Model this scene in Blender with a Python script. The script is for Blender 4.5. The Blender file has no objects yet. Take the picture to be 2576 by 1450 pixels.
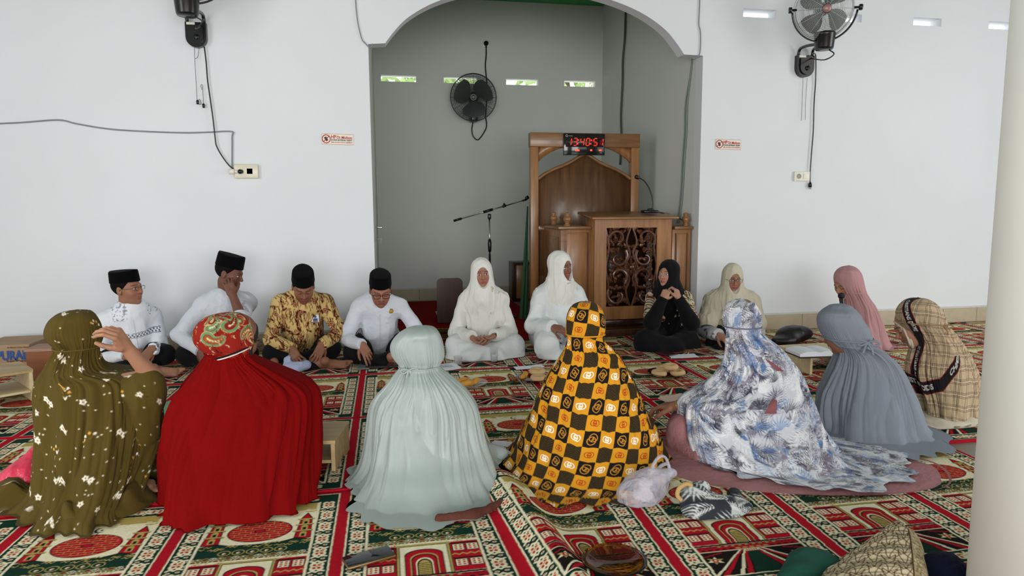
import bpy, bmesh, math, random
import numpy as np
from mathutils import Vector, Matrix

SC = bpy.context.scene
# ------------------------------------------------------------------ camera
IW, IH, FPX = 2576.0, 1450.0, 1698.3
YAW, PITCH, ROLL = 0.182395, 0.1176936, -0.0058608
CAMH = 1.2
_cy, _sy = math.cos(YAW), math.sin(YAW)
C_F = np.array([_sy*math.cos(PITCH), _cy*math.cos(PITCH), -math.sin(PITCH)])
_r = np.array([_cy, -_sy, 0.0]); _u = np.cross(_r, C_F)
C_R = _r*math.cos(ROLL)+_u*math.sin(ROLL)
C_U = _u*math.cos(ROLL)-_r*math.sin(ROLL)
CAM = np.array([0, 0, CAMH])
cam = bpy.data.cameras.new('camera'); camo = bpy.data.objects.new('camera', cam)
SC.collection.objects.link(camo); SC.camera = camo
cam.sensor_fit = 'HORIZONTAL'; cam.sensor_width = 36.0; cam.lens = FPX/IW*36.0
cam.clip_start = 0.05; cam.clip_end = 200
_m = Matrix.Identity(4)
for i in range(3):
    _m[i][0] = C_R[i]; _m[i][1] = C_U[i]; _m[i][2] = -C_F[i]; _m[i][3] = CAM[i]
camo.matrix_world = _m
# ------------------------------------------------------------------ view, world, lights
SC.view_settings.view_transform = 'Standard'; SC.view_settings.look = 'None'
SC.view_settings.gamma = 1.0; SC.view_settings.exposure = 0.10
SC.view_settings.use_curve_mapping = False
W = bpy.data.worlds.new('daylight'); SC.world = W; W.use_nodes = True
_bg = W.node_tree.nodes['Background']; _bg.inputs[0].default_value = (0.97, 0.98, 0.98, 1); _bg.inputs[1].default_value = 2.2
def area(name, loc, target, sx, sy, power, col):
    l = bpy.data.lights.new(name, 'AREA'); l.shape = 'RECTANGLE'; l.size = sx; l.size_y = sy
    l.energy = power; l.color = col
    o = bpy.data.objects.new(name, l); SC.collection.objects.link(o); o.location = loc
    d = Vector(target)-Vector(loc); o.rotation_euler = d.to_track_quat('-Z', 'Z').to_euler()
    return o
# daylight coming in through the openings of the hall (rear doors, left and right windows)
area('daylight_rear', (0.4, -3.8, 1.35), (0.4, 6, 1.0), 6.5, 2.1, 345, (1.0, 0.985, 0.96))
area('daylight_left', (-4.4, 1.6, 1.6), (3, 2.0, 0.9), 5.0, 1.8, 100, (1.0, 0.99, 0.97))
area('daylight_right', (7.4, 2.4, 1.5), (0, 3.6, 1.0), 5.0, 2.0, 100, (1.0, 0.99, 0.96))

# ------------------------------------------------------------------ helpers
def ray(px, py): return C_F+(px-IW/2)/FPX*C_R-(py-IH/2)/FPX*C_U
def at(px, py, Y):
    d = ray(px, py); return CAM+d*(Y/d[1])
def flo(px, py, z=0.0):
    d = ray(px, py); return CAM+d*((z-CAMH)/d[2])
def nrm(v):
    v = np.asarray(v, float); return v/(np.linalg.norm(v)+1e-12)
UP = np.array([0, 0, 1.0])
def tocam(p):
    d = CAM-np.asarray(p, float); d[2] = 0; return nrm(d)
def face_dir(p, a, pitch=0):
    """a: degrees away from the line to the viewer, + towards the right of someone looking from there"""
    t = tocam(p); r = np.cross(UP, t); a = math.radians(a); e = math.radians(pitch)
    h = t*math.cos(a)+r*math.sin(a)
    return h*math.cos(e)+UP*math.sin(e)
def lin(c):
    c = np.asarray(c, float)/255.0
    return np.where(c <= 0.04045, c/12.92, ((c+0.055)/1.055)**2.4)
def lin1(c):
    return tuple(float(x) for x in lin(c))+(1.0,)
RNG = np.random.RandomState(7)
_lat = RNG.rand(32, 32, 32).astype(np.float32)
def vnoise(P):
    """value noise in 0..1 of Nx3 points"""
    P = np.asarray(P, np.float32); i = np.floor(P).astype(np.int64); f = P-i; f = f*f*(3-2*f)
    x0, y0, z0 = (i[:, 0] & 31, i[:, 1] & 31, i[:, 2] & 31); x1, y1, z1 = ((x0+1) & 31, (y0+1) & 31, (z0+1) & 31)
    fx, fy, fz = f[:, 0], f[:, 1], f[:, 2]
    a = _lat[x0, y0, z0]*(1-fx)+_lat[x1, y0, z0]*fx; b = _lat[x0, y1, z0]*(1-fx)+_lat[x1, y1, z0]*fx
    c = _lat[x0, y0, z1]*(1-fx)+_lat[x1, y0, z1]*fx; d = _lat[x0, y1, z1]*(1-fx)+_lat[x1, y1, z1]*fx
    return (a*(1-fy)+b*fy)*(1-fz)+(c*(1-fy)+d*fy)*fz
def ridge(P): return 1-np.abs(2*vnoise(P)-1)

# ------------------------------------------------------------------ mesh building
def mk_mesh(name, V, F, mats, smooth=True, cols=None, uv=None):
    V = np.asarray(V, np.float32)
    me = bpy.data.meshes.new(name)
    if isinstance(F, np.ndarray):
        n, k = F.shape
        me.vertices.add(len(V)); me.vertices.foreach_set('co', V.ravel())
        me.loops.add(n*k); me.loops.foreach_set('vertex_index', F.astype(np.int32).ravel())
        me.polygons.add(n); me.polygons.foreach_set('loop_start', np.arange(0, n*k, k, dtype=np.int32))
        try: me.polygons.foreach_set('loop_total', np.full(n, k, dtype=np.int32))
        except Exception: pass
        me.update(calc_edges=True); me.validate()
    else:
        me.from_pydata(V.tolist(), [], [tuple(int(i) for i in f) for f in F]); me.update()
    me.polygons.foreach_set('use_smooth', np.full(len(me.polygons), bool(smooth)))
    if cols is not None:
        ca = me.color_attributes.new('col', 'FLOAT_COLOR', 'POINT')
        c4 = np.ones((len(V), 4), np.float32); c4[:, :3] = cols
        ca.data.foreach_set('color', c4.ravel())
    for m in (mats if isinstance(mats, (list, tuple)) else [mats]): me.materials.append(m)
    return me
class G:
    """geometry: vertices, faces, optional per-vertex colours"""
    def __init__(s, V, F, C=None): s.V = np.asarray(V, float).reshape(-1, 3); s.F = F; s.C = C
def merge(*gs):
    gs = [g for g in gs if g is not None]
    V = np.concatenate([g.V for g in gs]); off = 0; F = []
    allq = all(isinstance(g.F, np.ndarray) and g.F.shape[1] == 4 for g in gs)
    for g in gs:
        if allq: F.append(g.F+off)
        else: F.extend([tuple(int(i)+off for i in f) for f in g.F])
        off += len(g.V)
    if allq: F = np.concatenate(F)
    C = None
    if any(g.C is not None for g in gs):
        C = np.concatenate([g.C if g.C is not None else np.ones((len(g.V), 3)) for g in gs])
    return G(V, F, C)
def put(name, g, m, origin=(0, 0, 0), parent=None, smooth=True, label=None):
    o = bpy.data.objects.new(name, mk_mesh(name, g.V-np.asarray(origin, float), g.F, m, smooth, g.C))
    SC.collection.objects.link(o)
    if parent is not None: o.parent = parent
    else: o.location = tuple(float(x) for x in origin)
    if label: o['label'] = label
    return o
class Thing:
    def __init__(s, name, label, cat, origin, group=None, geo=None, mat=None, smooth=True):
        s.O = np.asarray(origin, float)
        if geo is None:
            o = bpy.data.objects.new(name, None); o.empty_display_size = 0.1
            SC.collection.objects.link(o); o.location = tuple(float(x) for x in s.O)
        else: o = put(name, geo, mat, s.O, smooth=smooth)
        s.o = o; o['label'] = label; o['category'] = cat
        if group: o['group'] = group
    def part(s, name, geo, mat, parent=None, smooth=True, label=None):
        c = put(name, geo, mat, s.O, parent=parent or s.o, smooth=smooth)
        if label: c['label'] = label
        return c
def struct(name, g, m, smooth=False):
    o = put(name, g, m, smooth=smooth); o['kind'] = 'structure'; return o
def frame(x, y, z): return np.array([nrm(x), nrm(y), nrm(z)])
def rotz(a):
    a = math.radians(a); return np.array([[math.cos(a), math.sin(a), 0], [-math.sin(a), math.cos(a), 0], [0, 0, 1.0]])
def xf(g, M=None, T=(0, 0, 0)):
    """local rows frame M (rows = local axes in world), translation T"""
    V = g.V if M is None else g.V@np.asarray(M)
    return G(V+np.asarray(T, float), g.F, g.C)
def box(c, s, M=None, bev=0.0, seg=2):
    bm = bmesh.new(); bmesh.ops.create_cube(bm, size=1.0)
    for v in bm.verts: v.co = Vector((v.co.x*s[0], v.co.y*s[1], v.co.z*s[2]))
    if bev > 0: bmesh.ops.bevel(bm, geom=bm.edges[:], offset=bev, segments=seg, affect='EDGES', profile=0.5)
    bm.verts.index_update()
    V = np.array([v.co[:] for v in bm.verts]); F = [tuple(v.index for v in f.verts) for f in bm.faces]; bm.free()
    return xf(G(V, F), M, c)
def span(x0, x1, y0, y1, z0, z1, bev=0.0):
    return box(((x0+x1)/2, (y0+y1)/2, (z0+z1)/2), (abs(x1-x0), abs(y1-y0), abs(z1-z0)), None, bev)
def grid_faces(nu, nv, wrap_u=False):
    """vertex (j,i) at j*nu+i, i along u, j along v"""
    iu = np.arange(nu if wrap_u else nu-1); jv = np.arange(nv-1)
    I, J = np.meshgrid(iu, jv); I = I.ravel(); J = J.ravel(); I2 = (I+1) % nu
    return np.stack([J*nu+I, J*nu+I2, (J+1)*nu+I2, (J+1)*nu+I], 1)
def smooth_path(P, n=8, closed=False):
    P = np.asarray(P, float); m = len(P); out = []
    rng = range(m if closed else m-1)
    for i in rng:
        p0 = P[(i-1) % m] if (closed or i > 0) else P[i]; p1 = P[i]; p2 = P[(i+1) % m]
        p3 = P[(i+2) % m] if (closed or i+2 < m) else p2
        for k in range(n):
            t = k/n
            out.append(0.5*((2*p1)+(-p0+p2)*t+(2*p0-5*p1+4*p2-p3)*t*t+(-p0+3*p1-3*p2+p3)*t**3))
    if not closed: out.append(P[-1])
    return np.array(out)
def tube(P, r, n=8, closed=False, cap=True, flat=1.0):
    P = np.asarray(P, float); m = len(P); r = np.broadcast_to(np.asarray(r, float), (m,))
    T = np.zeros_like(P)
    for i in range(m):
        a = P[(i-1) % m] if (closed or i > 0) else P[i]; b = P[(i+1) % m] if (closed or i < m-1) else P[i]
        T[i] = nrm(b-a)
    ref = UP if abs(T[0][2]) < 0.9 else np.array([1.0, 0, 0])
    N = nrm(np.cross(T[0], ref)); V = []
    for i in range(m):
        N = N-T[i]*np.dot(N, T[i]); N = nrm(N); B = np.cross(T[i], N)
        for k in range(n):
            a = 2*math.pi*k/n; V.append(P[i]+r[i]*(N*math.cos(a)+B*math.sin(a)*flat))
    F = []
    for i in range(m if closed else m-1):
        for k in range(n):
            j = (i+1) % m; F.append((i*n+k, i*n+(k+1) % n, j*n+(k+1) % n, j*n+k))
    if cap and not closed:
        F.append(tuple(range(n-1, -1, -1))); F.append(tuple((m-1)*n+k for k in range(n)))
    return G(V, F)
def lathe(prof, c=(0, 0, 0), M=None, n=24):
    V = []; F = []; m = len(prof)
    for r, z in prof:
        for k in range(n): a = 2*math.pi*k/n; V.append((max(r, 1e-4)*math.cos(a), max(r, 1e-4)*math.sin(a), z))
    for j in range(m-1):
        for k in range(n): F.append((j*n+k, j*n+(k+1) % n, (j+1)*n+(k+1) % n, (j+1)*n+k))
    F.append(tuple(range(n-1, -1, -1))); F.append(tuple((m-1)*n+k for k in range(n)))
    return xf(G(V, F), M, c)
def ball(c, r, M=None, n=16):
    r = np.broadcast_to(np.asarray(r, float), (3,)); prof = [(math.sin(math.pi*j/n), -math.cos(math.pi*j/n)) for j in range(n+1)]
    g = lathe(prof, n=n*2); return xf(G(g.V*r, g.F), M, c)
def prism(poly, t, M=None, c=(0, 0, 0)):
    """2-D outline (x,z) extruded along +-y by t/2"""
    n = len(poly); V = [(x, -t/2, z) for x, z in poly]+[(x, t/2, z) for x, z in poly]
    F = [tuple(range(n)), tuple(range(2*n-1, n-1, -1))]+[(i, (i+1) % n, n+(i+1) % n, n+i)[::-1] for i in range(n)]
    return xf(G(V, F), M, c)
def curve_plate(loops, t, M=None, c=(0, 0, 0)):
    """outline with holes in x,z, filled and extruded to thickness t along y"""
    cu = bpy.data.curves.new('tmp', 'CURVE'); cu.dimensions = '2D'; cu.fill_mode = 'BOTH'; cu.extrude = t/2
    for lp in loops:
        s = cu.splines.new('POLY'); s.points.add(len(lp)-1); s.use_cyclic_u = True
        for p, (x, z) in zip(s.points, lp): p.co = (x, z, 0, 1)
    o = bpy.data.objects.new('tmp', cu); SC.collection.objects.link(o)
    dg = bpy.context.evaluated_depsgraph_get(); me = bpy.data.meshes.new_from_object(o.evaluated_get(dg))
    V = np.array([v.co[:] for v in me.vertices]); F = [tuple(p.vertices) for p in me.polygons]
    bpy.data.objects.remove(o); bpy.data.curves.remove(cu); bpy.data.meshes.remove(me)
    V = np.stack([V[:, 0], -V[:, 2], V[:, 1]], 1)
    return xf(G(V, F), M, c)
_txt = {}
def text_tris(s, bold=0.0):
    """flat text triangles, cap height about 0.7, returns (tris Nx3x2, width)"""
    if (s, bold) in _txt: return _txt[(s, bold)]
    cu = bpy.data.curves.new('tmp', 'FONT'); cu.body = s; cu.size = 1.0; cu.resolution_u = 4; cu.offset = bold
    o = bpy.data.objects.new('tmp', cu); SC.collection.objects.link(o)
    dg = bpy.context.evaluated_depsgraph_get(); me = bpy.data.meshes.new_from_object(o.evaluated_get(dg))
    me.calc_loop_triangles()
    V = np.array([v.co[:2] for v in me.vertices]); T = np.array([t.vertices[:] for t in me.loop_triangles])
    bpy.data.objects.remove(o); bpy.data.curves.remove(cu); bpy.data.meshes.remove(me)
    x0, x1 = V[:, 0].min(), V[:, 0].max(); V[:, 0] -= x0
    _txt[(s, bold)] = (V[T], x1-x0); return _txt[(s, bold)]
def text_geo(s, w, h, M, c, bold=0.02, t=0.0006):
    """raised letters: width w, cap height h, lower-left corner c, frame M (x right, y out of surface back, z up)"""
    tr, tw = text_tris(s, bold); T = tr.copy(); T[..., 0] *= w/tw; T[..., 1] *= h/0.7
    n = len(T); V = np.zeros((n*3, 3)); V[:, 0] = T[..., 0].ravel(); V[:, 2] = T[..., 1].ravel(); V[:, 1] = -t
    return xf(G(V, np.arange(n*3).reshape(n, 3)), M, c)

# ------------------------------------------------------------------ painting patterns in fabric coordinates (metres)
class Canvas:
    def __init__(s, w, h, res, base):
        s.w, s.h, s.res = w, h, res; s.nx, s.ny = int(w*res), int(h*res)
        s.A = np.zeros((s.ny, s.nx, 3), np.float32); s.A[:] = lin(base)
    def win(s, x0, x1, y0, y1):
        i0 = max(0, int((x0)*s.res)-2); i1 = min(s.nx, int(x1*s.res)+3); j0 = max(0, int(y0*s.res)-2); j1 = min(s.ny, int(y1*s.res)+3)
        if i1 <= i0 or j1 <= j0: return None
        X, Y = np.meshgrid((np.arange(i0, i1)+.5)/s.res, (np.arange(j0, j1)+.5)/s.res)
        return i0, i1, j0, j1, X, Y
    def blend(s, w, d, col, op=1.0):
        i0, i1, j0, j1 = w[:4]; a = np.clip(.5-d*s.res, 0, 1)[..., None]*op
        s.A[j0:j1, i0:i1] = s.A[j0:j1, i0:i1]*(1-a)+lin(col)*a
    def disc(s, x, y, r, col, ry=None, ang=0, op=1.0):
        ry = ry or r; m = max(r, ry); w = s.win(x-m, x+m, y-m, y+m)
        if w is None: return
        X, Y = w[4]-x, w[5]-y
        if ang: c, q = math.cos(ang), math.sin(ang); X, Y = X*c+Y*q, -X*q+Y*c
        k = np.sqrt((X/r)**2+(Y/ry)**2)+1e-6; k1 = np.sqrt((X/r**2)**2+(Y/ry**2)**2)+1e-6
        s.blend(w, k*(k-1)/k1, col, op)
    def ring(s, x, y, r, t, col, ry=None, ang=0):
        ry = ry or r; m = max(r, ry)+t; w = s.win(x-m, x+m, y-m, y+m)
        if w is None: return
        X, Y = w[4]-x, w[5]-y
        if ang: c, q = math.cos(ang), math.sin(ang); X, Y = X*c+Y*q, -X*q+Y*c
        k = np.sqrt((X/r)**2+(Y/ry)**2)+1e-6; k1 = np.sqrt((X/r**2)**2+(Y/ry**2)**2)+1e-6
        s.blend(w, np.abs(k*(k-1)/k1)-t/2, col)
    def rect(s, x0, x1, y0, y1, col):
        w = s.win(x0, x1, y0, y1)
        if w is None: return
        s.blend(w, np.maximum(np.abs(w[4]-(x0+x1)/2)-(x1-x0)/2, np.abs(w[5]-(y0+y1)/2)-(y1-y0)/2), col)
    def seg(s, x0, y0, x1, y1, r0, col, r1=None, op=1.0):
        r1 = r0 if r1 is None else r1; m = max(r0, r1)
        w = s.win(min(x0, x1)-m, max(x0, x1)+m, min(y0, y1)-m, max(y0, y1)+m)
        if w is None: return
        dx, dy = x1-x0, y1-y0; L = dx*dx+dy*dy+1e-12
        t = np.clip(((w[4]-x0)*dx+(w[5]-y0)*dy)/L, 0, 1)
        s.blend(w, np.hypot(w[4]-x0-t*dx, w[5]-y0-t*dy)-(r0+(r1-r0)*t), col, op)
    def leaf(s, x0, y0, x1, y1, r, col, op=1.0):
        s.seg(x0, y0, (x0+x1)/2, (y0+y1)/2, r*.25, col, r, op); s.seg((x0+x1)/2, (y0+y1)/2, x1, y1, r, col, r*.1, op)
    def line(s, pts, r, col, op=1.0):
        for a, b in zip(pts[:-1], pts[1:]): s.seg(a[0], a[1], b[0], b[1], r, col, None, op)
    def poly(s, pts, col):
        xs = [p[0] for p in pts]; ys = [p[1] for p in pts]; w = s.win(min(xs), max(xs), min(ys), max(ys))
        if w is None: return
        X, Y = w[4], w[5]; ins = np.zeros(X.shape, bool); d = np.full(X.shape, 9.0); n = len(pts)
        for k in range(n):
            ax, ay = pts[k]; bx, by = pts[(k+1) % n]
            with np.errstate(divide='ignore', invalid='ignore'):
                cr = ((ay > Y) != (by > Y)) & (X < (bx-ax)*(Y-ay)/((by-ay) if by != ay else 1e-9)+ax)
            ins ^= cr; dx, dy = bx-ax, by-ay; t = np.clip(((X-ax)*dx+(Y-ay)*dy)/(dx*dx+dy*dy+1e-12), 0, 1)
            d = np.minimum(d, np.hypot(X-ax-t*dx, Y-ay-t*dy))
        s.blend(w, np.where(ins, -d, d), col)
    def text(s, txt, x, y, h, col, ang=0.0, sx=1.0, bold=0.02, flip=False):
        tr, tw = text_tris(txt, bold); k = h/0.7; c, q = math.cos(ang), math.sin(ang)
        for t in tr:
            P = [(p[0]*k*sx, p[1]*k) for p in t]; s.poly([(x+a*c-b*q, y+a*q+b*c) for a, b in P], col)
        return tw*k*sx
    def sample(s, u, v):
        x = np.mod(np.asarray(u)*s.res-.5, s.nx); y = np.mod(np.asarray(v)*s.res-.5, s.ny)
        i = np.floor(x).astype(int); j = np.floor(y).astype(int); fx = (x-i)[:, None]; fy = (y-j)[:, None]
        i %= s.nx; j %= s.ny; i1 = (i+1) % s.nx; j1 = (j+1) % s.ny; A = s.A
        return (A[j, i]*(1-fx)+A[j, i1]*fx)*(1-fy)+(A[j1, i]*(1-fx)+A[j1, i1]*fx)*fy

# ------------------------------------------------------------------ materials
def new_mat(name):
    m = bpy.data.materials.new(name); m.use_nodes = True; nt = m.node_tree; return m, nt, nt.nodes['Principled BSDF']
def nd(nt, t, **kw):
    n = nt.nodes.new(t)
    for k, v in kw.items(): setattr(n, k, v)
    return n
def coords(nt, scale=(1, 1, 1), rot=(0, 0, 0)):
    tc = nd(nt, 'ShaderNodeTexCoord'); mp = nd(nt, 'ShaderNodeMapping')
    mp.inputs['Scale'].default_value = scale; mp.inputs['Rotation'].default_value = rot
    nt.links.new(tc.outputs['Object'], mp.inputs['Vector']); return mp.outputs['Vector']
def noise(nt, vec, scale, detail=3, rough=.55):
    n = nd(nt, 'ShaderNodeTexNoise'); n.inputs['Scale'].default_value = scale; n.inputs['Detail'].default_value = detail
    n.inputs['Roughness'].default_value = rough; nt.links.new(vec, n.inputs['Vector']); return n.outputs['Fac']
def ramp(nt, fac, stops):
    r = nd(nt, 'ShaderNodeValToRGB'); e = r.color_ramp.elements
    while len(e) < len(stops): e.new(0.5)
    for k, (p, c) in enumerate(stops): e[k].position = p; e[k].color = tuple(c)[:3]+(1,)
    nt.links.new(fac, r.inputs['Fac']); return r.outputs['Color']
def bump(nt, b, h, strength, dist=0.002):
    n = nd(nt, 'ShaderNodeBump'); n.inputs['Strength'].default_value = strength; n.inputs['Distance'].default_value = dist
    nt.links.new(h, n.inputs['Height']); nt.links.new(n.outputs['Normal'], b.inputs['Normal'])
def mat_plain(name, rgb, rough=.6, metal=0.0, var=.06, vs=6.0, bmp=0.0, bs=60.0, spec=.5, sheen=0.0, coat=0.0):
    m, nt, b = new_mat(name); vec = coords(nt); c = np.array(lin(rgb)); f = noise(nt, vec, vs)
    col = ramp(nt, f, [(0.3, tuple(c*(1-var))), (0.7, tuple(np.minimum(c*(1+var), 1)))])
    nt.links.new(col, b.inputs['Base Color']); b.inputs['Roughness'].default_value = rough
    b.inputs['Metallic'].default_value = metal; b.inputs['Specular IOR Level'].default_value = spec
    b.inputs['Sheen Weight'].default_value = sheen; b.inputs['Coat Weight'].default_value = coat
    if bmp: bump(nt, b, noise(nt, vec, bs, 4), bmp)
    return m
def mat_attr(name, rough=.8, bmp=.25, bs=400.0, sheen=.03, spec=.2, wr=0.0, sss=0.0, ws=14.0):
    m, nt, b = new_mat(name); a = nd(nt, 'ShaderNodeAttribute'); a.attribute_name = 'col'
    nt.links.new(a.outputs['Color'], b.inputs['Base Color']); b.inputs['Roughness'].default_value = rough
    b.inputs['Sheen Weight'].default_value = sheen; b.inputs['Specular IOR Level'].default_value = spec
    if sss:
        b.inputs['Subsurface Weight'].default_value = sss; b.inputs['Subsurface Radius'].default_value = (.01, .004, .002)
        b.inputs['Subsurface Scale'].default_value = .5
    vec = coords(nt)
    if wr:
        h = nd(nt, 'ShaderNodeMath', operation='MULTIPLY_ADD'); h.inputs[1].default_value = 8.0
        nt.links.new(noise(nt, vec, ws, 3), h.inputs[0]); nt.links.new(noise(nt, vec, bs, 2), h.inputs[2])
        bump(nt, b, h.outputs[0], wr, 0.002)
    elif bmp: bump(nt, b, noise(nt, vec, bs, 2), bmp, 0.001)
    return m
def mat_cloth(name, rgb, rough=.9, sheen=.02, wr=.35, spec=.12, var=.04, ws=14.0, trans=0.0):
    m, nt, b = new_mat(name); vec = coords(nt); c = np.array(lin(rgb))
    col = ramp(nt, noise(nt, vec, 9.0), [(0.3, tuple(c*(1-var))), (0.7, tuple(np.minimum(c*(1+var), 1)))])
    nt.links.new(col, b.inputs['Base Color']); b.inputs['Roughness'].default_value = rough
    b.inputs['Sheen Weight'].default_value = sheen; b.inputs['Specular IOR Level'].default_value = spec
    h = nd(nt, 'ShaderNodeMath', operation='MULTIPLY_ADD'); h.inputs[1].default_value = 8.0
    nt.links.new(noise(nt, vec, ws, 3), h.inputs[0]); nt.links.new(noise(nt, vec, 500, 2), h.inputs[2])
    bump(nt, b, h.outputs[0], wr, 0.002)
    return m
def mat_wood(name, dark, light, axis='z', scale=1.0, rough=.35, coat=.3):
    m, nt, b = new_mat(name); sc = {'z': (9, 9, .8), 'x': (.8, 9, 9), 'y': (9, .8, 9)}[axis]
    vec = coords(nt, tuple(k*scale for k in sc)); f = noise(nt, vec, 2.2, 5, .6)
    col = ramp(nt, f, [(0.25, lin(dark)), (0.5, (np.array(lin(dark))+lin(light))/2), (0.75, lin(light))])
    nt.links.new(col, b.inputs['Base Color']); b.inputs['Roughness'].default_value = rough; b.inputs['Coat Weight'].default_value = coat
    b.inputs['Coat Roughness'].default_value = .15
    bump(nt, b, f, .15, .002); return m
def mat_glass(name, rgb, rough=.03, ior=1.45, alpha=None):
    m, nt, b = new_mat(name); b.inputs['Base Color'].default_value = lin1(rgb); b.inputs['Transmission Weight'].default_value = 1.0
    b.inputs['Roughness'].default_value = rough; b.inputs['IOR'].default_value = ior
    vec = coords(nt); bump(nt, b, noise(nt, vec, 40, 2), .03); return m
def mat_glow(name, rgb, st):
    m, nt, b = new_mat(name); b.inputs['Base Color'].default_value = lin1(rgb); b.inputs['Emission Color'].default_value = lin1(rgb)
    b.inputs['Emission Strength'].default_value = st; return m
def mat_wall(name, rgb, stains=True):
    m, nt, b = new_mat(name); vec = coords(nt); c = np.array(lin(rgb))
    f = noise(nt, vec, .9, 5, .6); col = ramp(nt, f, [(0.3, tuple(c*.955)), (0.65, tuple(c))])
    if stains:
        s = noise(nt, coords(nt, (1.3, 1.3, 1.0)), 3.1, 6, .7)
        k = ramp(nt, s, [(0.74, (1, 1, 1)), (0.80, (.93, .90, .82))])
        mx = nd(nt, 'ShaderNodeMixRGB', blend_type='MULTIPLY'); mx.inputs[0].default_value = 1
        nt.links.new(col, mx.inputs[1]); nt.links.new(k, mx.inputs[2]); col = mx.outputs[0]
    nt.links.new(col, b.inputs['Base Color']); b.inputs['Roughness'].default_value = .72
    b.inputs['Specular IOR Level'].default_value = .25
    bump(nt, b, noise(nt, vec, 14, 5), .12, .004); return m
def mat_tile(name, c1, grout, sx, sz, off=0.0):
    m, nt, b = new_mat(name); vec = coords(nt, (1, 1, 1), (math.radians(90), 0, 0))
    br = nd(nt, 'ShaderNodeTexBrick'); br.offset = 0.0; br.inputs['Scale'].default_value = 1.0
    br.inputs['Brick Width'].default_value = sx; br.inputs['Row Height'].default_value = sz; br.inputs['Mortar Size'].default_value = .003
    c = np.array(lin(c1)); br.inputs['Color1'].default_value = tuple(c)+(1,); br.inputs['Color2'].default_value = tuple(c*.93)+(1,)
    br.inputs['Mortar'].default_value = lin1(grout); nt.links.new(vec, br.inputs['Vector'])
    mx = nd(nt, 'ShaderNodeMixRGB', blend_type='MULTIPLY'); mx.inputs[0].default_value = 1
    nt.links.new(br.outputs['Color'], mx.inputs[1]); nt.links.new(ramp(nt, noise(nt, vec, 12, 6, .7), [(.3, (.86, .84, .8)), (.7, (1, 1, 1))]), mx.inputs[2])
    nt.links.new(mx.outputs[0], b.inputs['Base Color']); b.inputs['Roughness'].default_value = .3; return m

M_SKIN = mat_attr('skin', rough=.55, bmp=.1, bs=300, sheen=0.0, spec=.4, sss=.08)
M_PRINT = mat_attr('printed_cloth', rough=.85, wr=.3, sheen=.02, spec=.15)
M_PRINT_SOFT = mat_attr('printed_crepe', rough=.9, wr=.2, sheen=.02, spec=.1)
M_CARPET = mat_attr('carpet_pile', rough=1.0, bmp=.9, bs=260, sheen=.0, spec=.05)
M_WHITE_SHIRT = mat_cloth('white_shirt_cloth', (212, 216, 226), wr=.9)
M_WHITE_CREPE = mat_cloth('white_crepe', (220, 219, 214), wr=.5, ws=9)
M_WHITE_SATIN = mat_cloth('white_satin', (212, 216, 218), rough=.45, wr=.3, ws=7, spec=.5)
M_BLACK_CLOTH = mat_cloth('black_cloth', (19, 19, 22), wr=.5, sheen=.05)
M_VELVET = mat_cloth('black_velvet', (9, 9, 10), rough=1.0, sheen=.03, wr=.15, spec=.05)
M_HAIR = mat_plain('black_hair', (16, 13, 12), .85, bmp=.3, bs=200, spec=.1)
M_BLACK_PLASTIC = mat_plain('black_plastic', (16, 16, 17), .25, spec=.5)
M_DARK_METAL = mat_plain('dark_metal', (38, 40, 40), .35, .6)
M_CHROME = mat_plain('chrome_tube', (190, 192, 195), .2, 1.0)
M_GREY_WIRE = mat_plain('grey_cable', (128, 134, 136), .6)
M_WHITE_PLASTIC = mat_plain('cream_plastic', (226, 222, 208), .4)
M_PAPER = mat_plain('white_paper', (226, 228, 236), .8, var=.02)
M_RED = mat_plain('sign_red', (190, 40, 38), .5)
M_INK = mat_plain('dark_ink', (45, 48, 50), .6)
M_MIMBAR = mat_wood('pulpit_teak', (114, 73, 40), (170, 120, 72), 'z')
M_MIMBAR_BACK = mat_wood('pulpit_panel_veneer', (78, 52, 34), (120, 86, 56), 'z')
M_MIMBAR_X = mat_wood('pulpit_teak_rail', (96, 62, 34), (146, 104, 62), 'x')
M_CARVED = mat_wood('carved_teak', (62, 34, 22), (108, 66, 44), 'z', 1.0, .3, .5)
M_PINE = mat_wood('pine_plank', (150, 124, 84), (190, 164, 120), 'x', 1, .6, 0)
M_PINE_PALE = mat_wood('pale_pine', (186, 166, 124), (214, 198, 160), 'x', 1, .6, 0)
M_TEAK_RED = mat_wood('reddish_plank', (112, 62, 34), (150, 90, 50), 'x', 1, .5, .1)
M_WALNUT = mat_wood('dark_varnished_plank', (52, 32, 24), (78, 50, 36), 'z', 1, .35, .3)
M_LEATHER = mat_plain('black_leather', (20, 19, 20), .4, bmp=.3, bs=90)
# ------------------------------------------------------------------ smooth solids: signed distances polygonised with surface nets
class Prim:
    __slots__ = ('f', 'op', 'k', 'lo', 'hi')
    def __init__(s, f, lo, hi, op='u', k=.01): s.f, s.lo, s.hi, s.op, s.k = f, np.asarray(lo, float), np.asarray(hi, float), op, k
def rc(a, b, r1, r2, k=.01, op='u', sc=None):
    """tapered capsule; sc = optional (axis, factor) squash along a world axis"""
    a = np.asarray(a, float); b = np.asarray(b, float); ab = b-a; L = float(ab@ab)+1e-12; m = max(r1, r2)
    def f(P):
        q = P-a; t = np.clip(q@ab/L, 0, 1); q = q-t[:, None]*ab
        if sc is not None:
            ax, fa = sc; ax = np.asarray(ax); c = q@ax; q = q+(c*(1/fa-1))[:, None]*ax
        return np.sqrt((q*q).sum(1))-(r1+(r2-r1)*t)
    return Prim(f, np.minimum(a, b)-m, np.maximum(a, b)+m, op, k)
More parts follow.
